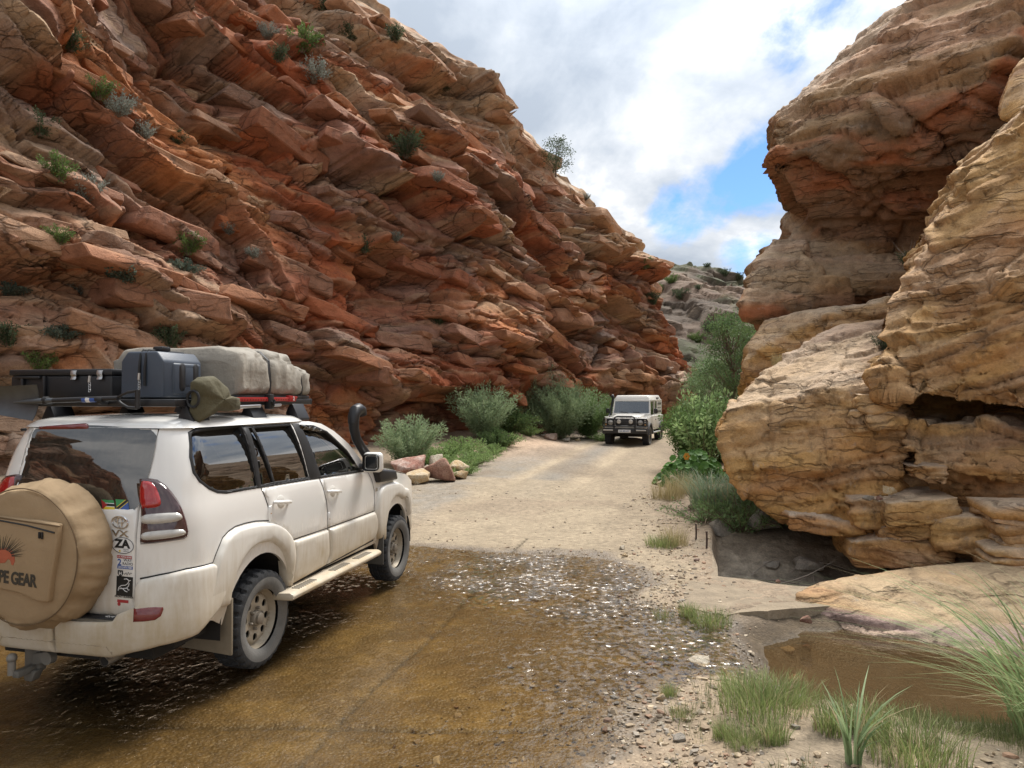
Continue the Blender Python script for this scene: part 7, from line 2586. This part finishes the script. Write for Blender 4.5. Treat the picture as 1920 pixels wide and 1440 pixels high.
# ---- grass
def grass_meshes(seed, n, h, spread, wd, cols, bend=.5, lean=(0, 0), seg=4, dead=.16):
    g = np.random.default_rng(seed)
    az = g.uniform(0, 2 * np.pi, n); r = spread * g.random(n) ** .7
    b = np.stack([np.cos(az) * r, np.sin(az) * r, np.zeros(n)], 1)
    H = h * g.uniform(.45, 1.15, n)
    a2 = az + g.normal(0, .7, n)
    out = np.stack([np.cos(a2), np.sin(a2), np.zeros(n)], 1) * (bend * g.uniform(.2, 1.2, n) * H)[:, None] + np.array([lean[0], lean[1], 0]) * H[:, None]
    sd = np.stack([-np.sin(a2), np.cos(a2), np.zeros(n)], 1) + g.normal(0, .4, (n, 3)) * np.array([1, 1, 0]); sd /= np.linalg.norm(sd, axis=1)[:, None]
    W = wd * g.uniform(.6, 1.3, n)
    V_ = []
    for k_ in range(seg + 1):
        t = k_ / seg
        c = b + out * t ** 1.9 + np.array([0, 0, 1]) * (H * (t - .28 * bend * t ** 2.6))[:, None]
        wv = (W * (1 - t) ** .7 * .5 + .0003)[:, None]
        V_ += [c - sd * wv, c + sd * wv]
    V_ = np.stack(V_, 1).reshape(-1, 3)
    m_ = 2 * (seg + 1)
    i = np.arange(n) * m_
    F_ = np.concatenate([np.stack([i + 2 * k_, i + 2 * k_ + 1, i + 2 * k_ + 3, i + 2 * k_ + 2], 1) for k_ in range(seg)])
    c0, c1 = np.array(cols[0]), np.array(cols[1])
    t = g.random((n, 1))
    cb = (c0 + (c1 - c0) * t) * 1.3
    cb = np.where(g.random((n, 1)) < dead, np.array([.40, .33, .19]) * g.uniform(.7, 1.1, (n, 1)), cb)
    col = np.repeat(cb, m_, 0)
    me_ = np_mesh('blades', V_, F_, False, col); me_.materials.append(M_LEAF)
    return (me_,)


GB = ('blades',)
def on_ground(pxx, pyy, z=0.0):
    p = G(pxx, pyy, z)
    for _ in range(6):
        z = gz(p.x, p.y)
        p = G(pxx, pyy, z)
    return Vector((p.x, p.y, z - .01))


GRN_G = ((.10, .14, .045), (.25, .29, .11)); DRYG = ((.27, .21, .10), (.42, .34, .19)); BLUEG = ((.11, .16, .10), (.23, .30, .19))
tuft = grass_meshes(1, 260, .20, .11, .006, GRN_G, .55)
clump = grass_meshes(2, 620, .30, .32, .006, GRN_G, .6)
longg = grass_meshes(3, 700, .85, .40, .012, BLUEG, .8)
dryg = grass_meshes(4, 420, .55, .35, .007, ((.22, .19, .09), (.40, .33, .18)), .5)
spik = grass_meshes(5, 34, .50, .04, .020, ((.12, .18, .08), (.25, .32, .17)), .65, seg=6)
fine_ = grass_meshes(6, 200, .12, .12, .004, ((.13, .16, .06), (.26, .27, .12)), .5)
arc = grass_meshes(7, 200, 1.2, .30, .016, ((.12, .18, .07), (.27, .34, .16)), .95, (-.45, -.05), seg=7)
stalk = grass_meshes(8, 26, 1.6, .15, .008, ((.30, .28, .15), (.45, .38, .22)), .8, (-.75, .2), seg=7)
for (a, b, mesh, s_, lb) in (
        (1332, 1172, clump, .62, 'grass tuft on the broken concrete edge beside the flat slab'),
        (1290, 1155, tuft, .8, 'short grass left of the tuft on the concrete'),
        (1245, 1162, fine_, 1.0, 'thin pale grass at the edge of the stony wet patch'),
        (1430, 1335, clump, .85, 'largest grass clump on the bank at the pool edge'),
        (1400, 1300, clump, .6, 'grass clump where the overflow meets the bank'),
        (1480, 1318, clump, .65, 'grass clump leaning over the brown pool'),
        (1400, 1395, clump, .42, 'low grass clump in the gravel of the near bank'),
        (1360, 1385, tuft, .7, 'small tuft left of the low grass clump'),
        (1255, 1305, tuft, .55, 'tiny tuft behind the round tan stone'),
        (1280, 1345, fine_, .8, 'sparse grass in the gravel between tan stones'),
        (1450, 1390, tuft, .8, 'tuft between the grass clump and the spiky plant'),
        (1720, 1425, clump, .8, 'grass at the bottom edge right of the spiky plant'),
        (1560, 1370, tuft, 1.0, 'upright grass behind the spiky plant at the waterline'),
        (1630, 1375, tuft, 1.1, 'taller thin grass at the near waterline')):
    plant('grass_tuft', mesh, on_ground(a, b), lb, 'grass tuft', s_, a * .37, 'grass tufts on the near bank', names=GB)
plant('spiky_plant', spik, on_ground(1600, 1432), 'spiky upright plant with broad pointed blades at the bottom edge', 'plant', .95, .4, names=GB)
plant('arching_grass', arc, Vector((3.72, 4.85, -.05)), 'tall arching green grass entering from the right edge over the pool', 'grass', 1.0, 0, names=GB)
plant('arching_grass', arc, Vector((3.35, 4.35, .05)), 'arching grass clump in the bottom right corner', 'grass', .8, .25, names=GB)
plant('seed_stalks', stalk, Vector((4.2, 5.0, -.02)), 'dry seed stalks leaning left across the pool at the right edge', 'grass', .95, 0, names=GB)
plant('long_grass', longg, base(1335, 945, 13.6), 'long blue-green grass hanging below the pale rock nose', 'grass', 1.0, 0, names=GB)
plant('long_grass', longg, base(1385, 930, 13.2), 'long grass tight under the pale rock nose', 'grass', .9, 1, names=GB)
plant('dry_grass', dryg, base(1252, 935, 15.0), 'straw coloured grass on the right road edge', 'grass', 1.0, 0, names=GB)
plant('dry_grass', dryg, base(1280, 925, 15.6), 'straw and green grass beside the leafy creeper', 'grass', 1.05, 2, names=GB)
plant('dry_grass', dryg, on_ground(1262, 1022), 'dry clump of grass standing near the culvert posts', 'grass', .62, 1, names=GB)
plant('dry_grass', clump, on_ground(1240, 1025), 'green clump next to the dry clump at the culvert', 'grass', .7, 1, names=GB)
sprig = bush_meshes(31, .75, .95, 34, 34, .085, .022, ((.05, .085, .03), (.13, .19, .08)), .45, .2, .10, .7)
plant('trailing_shrub', sprig, base(1390, 985, 11.9), 'leafy shrub trailing over the far rim of the stream hole', 'shrub', 1.0, 0)
plant('trailing_shrub', sprig, base(1320, 985, 12.3), 'low leafy shrub at the corner of the stream hole', 'shrub', .8, 2)
plant('trailing_shrub', sprig, base(1425, 975, 12.2), 'leafy shrub squeezed under the overhanging rock nose', 'shrub', .95, 4)
# thin green cover on the near bank: nobody could count it
gb = np.random.default_rng(77)
pts = []
while len(pts) < 900:
    x_, y_ = gb.uniform(.9, 4.6), gb.uniform(3.7, 5.6)
    if sdf_poly(np.array([x_]), np.array([y_]), POOL)[0] < .06 or sdf_poly(np.array([x_]), np.array([y_]), FORD)[0] < .25:
        continue
    if gb.random() < np.clip(.5 * (vnoise(np.array([x_ * 2.2]), np.array([y_ * 2.2]), np.array([0.]))[0] + .1) + .30 * (x_ - 1.6) / 2, .01, 1):
        pts.append((x_, y_, gz(x_, y_)))
bv = fine_[0]
n0 = len(bv.vertices); co = np.empty(n0 * 3, np.float32); bv.vertices.foreach_get('co', co); co = co.reshape(-1, 3)[:10 * 14]
lp = np.array([p.vertices[:] for p in bv.polygons]); lp = lp[(lp < 140).all(1)]
co = co * np.array([1.0, 1.0, .8]); co[:, :2] *= .8
VV = np.concatenate([co * gb.uniform(.5, 1.2) @ np.array(Matrix.Rotation(gb.uniform(0, 6.28), 3, 'Z')) + np.array(p) for p in pts])
FF = np.concatenate([lp + 140 * i for i in range(len(pts))])
cc = np.repeat(np.array([.12, .15, .06]) + gb.random((len(pts), 1)) * np.array([.13, .12, .06]), 140, 0)
me = np_mesh('bank_grass', VV, FF, False, cc)
link('bank_grass', me, M_LEAF, label='thin short grass growing over the near bank', cat='grass', kind='stuff')

HOLE_STONES = []
# dead branches lying in the hole
g = np.random.default_rng(5)
for k_, (cx_, cy_, n_, lb) in enumerate(((3.6, 9.6, 26, 'tangle of dead dark branches fallen across the stream hole'), (4.2, 9.0, 18, 'bare bent twigs sticking up by the dark cave mouth'))):
    dz_ = gz(cx_, cy_)
    e = empty('dead_branches', (cx_, cy_, dz_), 0, label=lb, cat='dead branches')
    for i in range(n_):
        a = g.uniform(-.6, .9); L_ = g.uniform(.5, 1.3)
        p0 = np.array([g.uniform(-.7, .5), g.uniform(-.5, .7), g.uniform(.02, .25)])
        d_ = np.array([np.cos(a), np.sin(a) * .6, g.uniform(.05, .65)])
        side_ = np.array([-d_[1], d_[0], .3]) * g.normal(0, .18)
        mb = MB(); mb.tube([tuple(p0 + d_ * L_ * t_ + side_ * math.sin(t_ * 3.1) - np.array([0, 0, .25 * L_ * t_ * t_])) for t_ in np.linspace(0, 1, 6)], [.015 * (1 - .8 * t_) for t_ in np.linspace(0, 1, 6)], 5)
        mb.build('branch', M_DEAD, e)
# boulders in the stream bed
for i, (x_, y_, r_, kk, lb) in enumerate(((3.5, 11.9, .3, 2, 'pale boulder on the far bank of the stream hole'), (4.2, 12.0, .4, 4, 'rounded boulder at the back of the stream hole'), (3.9, 10.7, .18, 1, 'grey stone in the middle of the stream hole'), (3.2, 10.2, .12, 5, 'small stone on the floor of the stream hole'), (4.4, 10.6, .28, 6, 'boulder in the shade beside the cave mouth'), (3.7, 9.6, .15, 7, 'little stone among the dead branches'))):
    HOLE_STONES.append((x_, y_, r_, kk, lb))
# two rusty rods and the bent plate at the culvert
for a, b, lb in ((1305, 1012, 'left rusty steel rod standing on the culvert edge'), (1325, 1028, 'right rusty steel rod standing on the culvert edge')):
    p = on_ground(a, b)
    mb = MB(); mb.tube([(0, 0, 0), (.004, 0, .12), (.0, 0, .24)], .014, 8)
    mb.lathe([(.017, .235), (.017, .25), (0, .252)], 8, (0, 0, 0), 'Z')
    o = mb.build('steel_rod', mat_plain('rusty_steel', (.07, .045, .035), rough=.9), None, label=lb, cat='steel rod'); o.location = p

# =================================================================== STONES
def stone_mesh(seed, sub=3, flat=.7):
    r = random.Random(seed)
    bm_ = bmesh.new()
    pts_ = []
    for _ in range(11):
        v = Vector((r.gauss(0, 1), r.gauss(0, 1), r.gauss(0, 1))).normalized()
        pts_.append(v * r.uniform(.8, 1.0))
    for v in pts_:
        bm_.verts.new((v.x, v.y, v.z * flat))
    bmesh.ops.convex_hull(bm_, input=bm_.verts)
    bmesh.ops.delete(bm_, geom=[v for v in bm_.verts if not v.link_faces], context='VERTS')
    bmesh.ops.bevel(bm_, geom=list(bm_.edges), offset=.06, segments=2, affect='EDGES', profile=.5)
    bmesh.ops.triangulate(bm_, faces=bm_.faces)
    if sub >= 3:
        bmesh.ops.subdivide_edges(bm_, edges=[e for e in bm_.edges if e.calc_length() > .18], cuts=2, use_grid_fill=False)
        bmesh.ops.triangulate(bm_, faces=bm_.faces)
    for v in bm_.verts:
        q = v.co * 2.1 + Vector((seed, 0, 0))
        v.co += v.co.normalized() * (.07 * mnoise.noise(q) + .03 * mnoise.noise(q * 3.1))
    me_ = bpy.data.meshes.new('stone')
    bm_.to_mesh(me_); bm_.free()
    me_.polygons.foreach_set('use_smooth', np.ones(len(me_.polygons), bool))
    me_.set_sharp_from_angle(angle=R(32))
    return me_


def mat_stone(name, col, col2, rough=.85):
    m, t, o = new_mat(name)
    b = t.n('ShaderNodeBsdfPrincipled', Roughness=rough); t.l(b.outputs[0], o.inputs[0])
    b.inputs['Specular IOR Level'].default_value = .25
    v = t.n('ShaderNodeTexCoord').outputs['Object']
    n1 = t.noise(v, 2.2, 7, .65, .3); n2 = t.noise(v, 14, 5, .65)
    c = t.mix(t.ramp(n1, [(.42, 0), (.62, 1)]), (*col, 1), (*col2, 1))
    c = t.mix(1.0, c, t.ramp(n2, [(.3, .65), (.55, 1.05), (.75, 1.25)]), 'MULTIPLY')
    t.l(c, b.inputs['Base Color'])
    bp = t.n('ShaderNodeBump', Strength=.7, Distance=.08)
    t.l(t.math('ADD', n1, t.math('MULTIPLY', n2, .4)), bp.inputs['Height']); t.l(bp.outputs[0], b.inputs['Normal'])
    return m


S_RED = mat_stone('red_stone', (.32, .16, .12), (.52, .40, .34)); S_BRN = mat_stone('brown_stone', (.26, .135, .10), (.36, .22, .16)); S_PALE = mat_stone('pale_stone', (.55, .49, .39), (.42, .35, .26))
S_TAN = mat_stone('tan_stone', (.50, .36, .20), (.56, .47, .34)); S_GREY = mat_stone('grey_stone', (.30, .27, .23), (.40, .35, .29)); S_PINK = mat_stone('pinkish_stone', (.45, .33, .27), (.36, .25, .20))
stones = [stone_mesh(s_) for s_ in range(1, 9)]


def stone(name, k_, pxx, pyy, wpx, ratio, mat, label, cat='rock', d=None, sink=.25, group=None, deep=.8, rz=None):
    """a stone whose foot is seen at (pxx, pyy) and that is wpx photo pixels wide"""
    p = on_ground(pxx, pyy) if d is None else base(pxx, pyy, d)
    r = wpx * p.y / FPX / 2
    o = bpy.data.objects.new(name, stones[k_ % len(stones)].copy()); COL.objects.link(o)
    o.data.materials.append(mat)
    hz = r * ratio
    o.location = (p.x, p.y + r * deep * .6, p.z + hz * (1 - sink))
    o.scale = (r, r * deep, hz / .7)
    o.rotation_euler = (0, 0, k_ * 1.7 if rz is None else rz)
    return tag(o, label, cat, group)


GB_ = 'boulders beside the parked car'
for args in ((1, 762, 900, 105, .62, S_RED, 'large reddish boulder with white streaks beside the bonnet of the wagon', 18.2), (2, 828, 908, 90, .62, S_BRN, 'smooth dark red-brown boulder, front one of the pile', 17.6),
             (3, 818, 872, 46, 1.1, S_PALE, 'tall upright cream boulder at the back of the pile', 19.4), (4, 856, 876, 58, .62, S_TAN, 'cream-tan boulder right of the upright one', 18.8), (5, 862, 898, 50, .5, S_TAN, 'low tan boulder among the herbs', 18.2),
             (6, 780, 918, 66, .55, S_TAN, 'pale tan boulder low in front of the reddish one', 17.2), (7, 745, 925, 50, .6, S_PALE, 'cream boulder nearest the front wheel of the wagon', 16.6), (0, 795, 872, 34, .7, S_PALE, 'small cream boulder between the reddish and upright ones', 19.0)):
    k_, a, b, w_, rt, m_, lb, d_ = args
    stone('boulder', k_, a, b, w_ * 1.05, rt * 1.0, m_, lb, 'boulder', d_, .2, GB_)
for args in ((3, 1035, 812, 50, .42, S_PINK, 'flat pinkish rock on top of the sandy mound', 29), (1, 1062, 806, 24, .6, S_GREY, 'grey rock right of the flat one on the mound', 29.5), (5, 1020, 800, 18, .6, S_PALE, 'small pale rock behind the flat one on the mound', 30), (2, 1085, 812, 16, .6, S_TAN, 'small tan rock near the silvery bush', 30)):
    k_, a, b, w_, rt, m_, lb, d_ = args
    stone('mound_rock', k_, a, b, w_, rt, m_, lb, 'rock', d_, .3, 'rocks on the sandy mound')
for args in ((1, 1314, 1252, 62, .50, S_PALE, 'largest pale flat stone lying in the wet outflow'), (2, 1243, 1315, 30, .72, S_TAN, 'round tan stone at the edge of the near bank'), (3, 1240, 1395, 24, .65, S_TAN, 'brownish stone in the gravel near the bottom edge'),
             (4, 1240, 1362, 20, .65, S_PALE, 'white stone in the gravel above the brownish one'), (5, 1268, 1335, 26, .55, S_TAN, 'tan stone half buried beside the sparse grass'), (6, 1276, 1392, 36, .55, S_GREY, 'grey stone right of the brownish one'),
             (7, 1478, 1226, 36, .58, S_TAN, 'tan stone standing in the shallow pool outflow'), (0, 1492, 1285, 32, .85, S_TAN, 'upright tan stone at the pool edge by the grass clump'), (2, 1305, 955, 34, .62, S_PALE, 'square pale block at the right road edge'),
             (3, 1168, 1030, 20, .6, S_PALE, 'pale stone at the far edge of the flooded patch'), (4, 1172, 1045, 17, .7, S_TAN, 'round orange stone at the far edge of the flooded patch'), (5, 1308, 1053, 17, .7, S_PINK, 'pinkish stone next to the culvert corner'),
             (6, 1460, 1093, 14, .7, S_BRN, 'small brown stone on the culvert lip'), (1, 1215, 1100, 18, .5, S_GREY, 'flat grey stone in the stony wet margin'), (7, 1222, 1248, 24, .4, S_BRN, 'dark wet stone in the outflow'), (0, 1208, 935, 13, .5, S_TAN, 'small stone lying on the sandy road'),
             (2, 1515, 1215, 30, .35, S_BRN, 'dark flat stone in the shallow pool'), (4, 1255, 1380, 14, .6, S_TAN, 'little tan stone between two larger ones'), (2, 1515, 1168, 34, .6, S_BRN, 'dark rock wedged between the concrete and the flat slab'), (3, 730, 1205, 16, .35, S_PALE, 'pale chip of stone in the water beside the rear wheel'), (6, 640, 1316, 14, .4, S_PALE, 'small pale chip in the near water')):
    k_, a, b, w_, rt, m_, lb = args
    stone('loose_stone', k_, a, b, w_, rt, m_, lb, 'stone', None, .35, 'loose stones round the ford')
for x_, y_, r_, kk, lb in HOLE_STONES:
    o = bpy.data.objects.new('stream_boulder', stones[kk % 8].copy()); COL.objects.link(o); o.data.materials.append(S_GREY)
    o.location = (x_, y_, gz(x_, y_) + r_ * .3); o.scale = (r_, r_ * .9, r_ * .85); o.rotation_euler = (0, 0, kk)
    tag(o, lb, 'boulder', 'stones in the stream hole')
# cobbles left on the ledge of the right rock
for args in ((1, 1627, 932, 9.28, .085, S_GREY, 'grey cobble resting on the ledge of the right rocks'), (2, 1648, 934, 9.24, .06, S_BRN, 'dark cobble beside the grey one on the ledge'), (3, 1666, 918, 9.25, .12, S_TAN, 'angular tan block perched on the ledge')):
    k_, a, b, d_, r_, m_, lb = args
    o = bpy.data.objects.new('ledge_stone', stones[k_].copy()); COL.objects.link(o); o.data.materials.append(m_)
    o.location = P(a, b, d_); o.scale = (r_, r_, r_ * .9); tag(o, lb, 'stone', 'stones on the rock ledge')

# gravel: far too many to count
g = np.random.default_rng(12)
want = 9000
cand = 60000
u_ = g.random(cand)
yy = 3.9 + 13 * u_ ** 1.7; xx = g.uniform(-4.5, 4.5, cand)
sf = sdf_poly(xx, yy, FORD); sr = sdf_poly(xx, yy, ROAD); sp = sdf_poly(xx, yy, POOL); sh_ = sdf_poly(xx, yy, HOLE)
rightm = np.exp(-((xx - np.interp(yy, [4, 6, 8.7, 12, 17], [.75, 1.2, 1.9, 2.6, 3.2])) / .42) ** 2)
pr = .65 * rightm + .35 * np.exp(-(sf / .35) ** 2) * (xx > .2) + .05 * (sf > 0) + .30 * ((np.abs(sp) < .22) & (xx < 3.0)) + .10 * (sf < 0) * (xx > -1) + .07 * ((xx > .6) & (yy < 5.2) & (sp > .1))
clump_ = sstep(-.25, .35, fbm(xx * 1.6, yy * 1.6, xx * 0 + 3, 3))
pr = pr * (.25 + 1.0 * clump_) * (sp > -.25) * (sh_ > .03) * (sf > -1.3)
ok = g.random(cand) < pr
xx, yy = xx[ok][:want], yy[ok][:want]
zz = ground_z(xx, yy)
n = len(xx)
ico = bmesh.new(); bmesh.ops.create_icosphere(ico, subdivisions=1, radius=1)
iv = np.array([v.co[:] for v in ico.verts]); ifc = np.array([[v.index for v in f.verts] for f in ico.faces]); ico.free()
sz = .005 + .020 * g.random(n) ** 5 + .004 * g.random(n)
Vg = iv[None] * (1 + .32 * g.normal(size=(n, 12, 1)))
Vg = Vg * (sz[:, None, None] * np.stack([g.uniform(.8, 1.5, n), g.uniform(.7, 1.2, n), g.uniform(.45, .8, n)], 1)[:, None, :])
an = g.uniform(0, 6.28, n); ca, sa = np.cos(an)[:, None], np.sin(an)[:, None]
Vg = np.stack([Vg[..., 0] * ca - Vg[..., 1] * sa, Vg[..., 0] * sa + Vg[..., 1] * ca, Vg[..., 2]], -1)
Vg = Vg + np.stack([xx, yy, zz + sz * .25], 1)[:, None, :]
pal = np.array([[.36, .275, .18], [.42, .33, .22], [.27, .20, .13], [.29, .25, .20], [.46, .38, .28], [.31, .19, .12], [.20, .155, .11]])
cg = pal[g.integers(0, 7, n)] * g.uniform(.7, 1.15, (n, 1))
wet_ = (sdf_poly(xx, yy, FORD) < .02)[:, None]
cg = np.where(wet_, cg * .62, cg)
me = np_mesh('gravel', Vg.reshape(-1, 3), (ifc[None] + 12 * np.arange(n)[:, None, None]).reshape(-1, 3), False, np.repeat(cg, 12, 0))
M_GRAVEL, t, o = new_mat('gravel_stone')
b = t.n('ShaderNodeBsdfPrincipled', Roughness=.8); t.l(t.n('ShaderNodeAttribute', _attribute_name='col').outputs['Color'], b.inputs['Base Color']); t.l(b.outputs[0], o.inputs[0])
link('gravel', me, M_GRAVEL, label='loose gravel along the water edge and right road margin', cat='gravel', kind='stuff')

# =================================================================== PLANTS ON THE CLIFFS
cl = {}
cl['grey'] = bush_meshes(41, .8, .55, 34, 40, .08, .03, ((.075, .085, .07), (.17, .185, .16)), .7, .2, .16, .4)
cl['green'] = bush_meshes(42, .85, .6, 36, 45, .09, .035, ((.035, .06, .018), (.09, .135, .038)), .7, .2, .16, .4)
cl['dark'] = bush_meshes(43, .8, .6, 36, 45, .08, .035, ((.018, .03, .014), (.055, .075, .038)), .7, .15, .16, .4)
cl['succ'] = bush_meshes(44, .5, .65, 40, 40, .09, .04, ((.03, .045, .032), (.085, .11, .085)), .5, .15, .2, .4)
dg = bpy.context.evaluated_depsgraph_get()
dg.update()
LE = left.evaluated_get(dg)
ORI = Vector((0, 0, CAM_H))
GC = 'plants growing on the left cliff'
for (a, b, kd, s_, lb) in (
        (566, 92, 'green', 1.35, 'bright green round bush high on the cliff'), (588, 150, 'grey', 1.3, 'pale grey shrub just below the bright green bush'), (606, 18, 'dark', 1.3, 'dark shrub near the top edge above the pale blocks'),
        (505, 70, 'grey', .9, 'grey tuft left of the bright green bush'), (520, 110, 'dark', .9, 'brownish shrub between grey tufts high on the cliff'), (660, 70, 'dark', 1.0, 'dark shrub beside the pale capped blocks'), (742, 75, 'dark', 1.0, 'dark green shrub in the crack near the skyline'),
        (222, 212, 'grey', 1.0, 'round silver shrub on the upper left ledge'), (186, 178, 'green', .8, 'green tuft just above the round silver shrub'), (268, 255, 'grey', .8, 'silver tuft right of the round silver shrub'), (330, 268, 'dark', .8, 'dark tuft in the long diagonal ledge'),
        (134, 88, 'dark', .8, 'small dark shrub in the upper left corner'), (75, 245, 'dark', .9, 'dark shrub behind the left buttress'), (112, 332, 'green', .9, 'green shrub in the gully of the left buttress'), (160, 372, 'grey', 1.1, 'grey bush below the green shrub of the gully'),
        (352, 470, 'green', .95, 'leafy green bush above the grey bulge of rock'), (345, 505, 'succ', .9, 'dark succulent shrub right on the grey bulge'), (238, 520, 'succ', 1.1, 'hanging succulent mat left of the grey bulge'), (318, 645, 'dark', .85, 'dark green bush just above the grey case'),
        (110, 450, 'green', .6, 'green tuft on the slanting left slab'), (15, 640, 'dark', .8, 'grassy shrub at the far left edge'), (112, 628, 'succ', .75, 'aloe-like rosette low on the left slabs'), (75, 690, 'green', .7, 'green shrub just behind the black crate'), (150, 545, 'grey', .6, 'grey tuft on the pale left slab'),
        (685, 468, 'dark', .9, 'dark tuft on the middle ledge'), (430, 432, 'grey', .6, 'small silver rosette above the middle slabs'), (475, 478, 'grey', .55, 'silver rosette lower right of the small one'), (762, 292, 'dark', 1.5, 'broad dark bush under the pale overhang'),
        (740, 448, 'grey', .6, 'silver tuft in the centre of the cliff'), (822, 605, 'dark', .9, 'dark bush in the low hollow right of centre'), (835, 165, 'dark', .9, 'dark shrub above the pale overhang'), (820, 335, 'grey', .6, 'pale tuft beneath the red slab'),
        (1098, 372, 'grey', .6, 'wiry tuft on the skyline notch'), (1210, 500, 'green', 1.0, 'green shrub where the cliff meets the far hill'), (1235, 555, 'dark', 1.2, 'dark shrub on the shoulder right of the cliff end'), (20, 545, 'succ', .7, 'succulent tuft at the left frame edge')):
    d_ = pix_dir(a, b).normalized()
    hit, loc, nrm, idx, ho, _m = scene.ray_cast(dg, ORI, d_)
    if not hit or ho.name.split('.')[0] not in ('rocky_cliff', 'rock_block'):
        hit, loc, nrm, idx = LE.ray_cast(ORI, d_)
    if not hit:
        hit, loc, nrm, idx = LE.ray_cast(ORI, pix_dir(a - 12, b + 14).normalized())
        if not hit:
            continue
    sc_ = s_ * .95
    plant('cliff_shrub', cl[kd], loc - Vector((0, 0, .12)) + nrm * .02, lb, 'shrub', sc_, a * .7, GC)
# tree on the skyline
hit, loc, nrm, idx = LE.ray_cast(ORI, pix_dir(1030, 312).normalized())
if hit:
    plant('skyline_tree', tree_c, loc + Vector((.35, .2, -.5)), 'dark small tree standing out on the skyline of the left cliff', 'tree', .8, .2, names=TN)
# scattered shrubs on the far hill
hill_o = bpy.data.objects['far_hill'].evaluated_get(dg)
for (a, b, kd, s_, lb) in ((1225, 500, 'dark', 4.0, 'dark shrub on the crest of the far hill beside the cliff'), (1300, 484, 'dark', 2.6, 'dark shrub on the summit of the far hill'), (1260, 530, 'green', 2.6, 'green shrub in the middle of the far hill'), (1240, 545, 'green', 2.2, 'low green shrub left on the far hill'),
                           (1275, 560, 'dark', 3.4, 'large dark shrub in the gully of the far hill'), (1325, 500, 'dark', 1.8, 'small shrub right of the far summit'), (1360, 515, 'dark', 2.4, 'shrub on the saddle right of the far summit'), (1385, 522, 'dark', 2.4, 'shrub on the right shoulder of the far hill'), (1330, 620, 'dark', 3.0, 'dark shrub at the foot of the far hill'), (1305, 640, 'green', 2.6, 'green shrub at the foot of the far hill'), (1310, 540, 'dark', 1.6, 'small shrub on the far rock steps')):
    hit, loc, nrm, idx = hill_o.ray_cast(ORI, pix_dir(a, b).normalized())
    if hit:
        plant('hill_shrub', cl[kd], loc - Vector((0, 0, .3)), lb, 'shrub', s_ * .62, a, 'shrubs on the far hill')
# dry sprigs on the right rocks
for (a, b, d_, s_, kd, lb) in ((1655, 660, 11.2, .42, 'dead', 'thin wiry shrub on the shelf between the right rocks'), (1462, 682, 12.6, .42, 'grass', 'pale grass tuft on top of the rock nose'), (1700, 500, 12.6, .5, 'dead', 'dry twiggy sprig on the overhang wall')):
    if kd == 'dead':
        e = empty('dry_sprig', P(a, b, d_), 0, label=lb, cat='dry shrub')
        for i in range(9):
            t_ = i * .7
            mb = MB(); mb.tube([(0, 0, -.1), (.12 * math.cos(t_) * s_, -.1 * s_, .35 * s_), (.5 * math.cos(t_) * s_, .2 * math.sin(t_) * s_, (.7 + .25 * math.sin(i * 2.1)) * s_)], [.006, .005, .002], 5)
            mb.build('twig', M_DEAD, e)
        plant_ = link('sparse_leaves', cl['dark'][0], None, e); plant_.scale = (.35, .35, .4)
    else:
        plant('rock_grass', dryg, P(a, b, d_) - Vector((0, 0, .02)), lb, 'grass', s_, 0, names=GB)
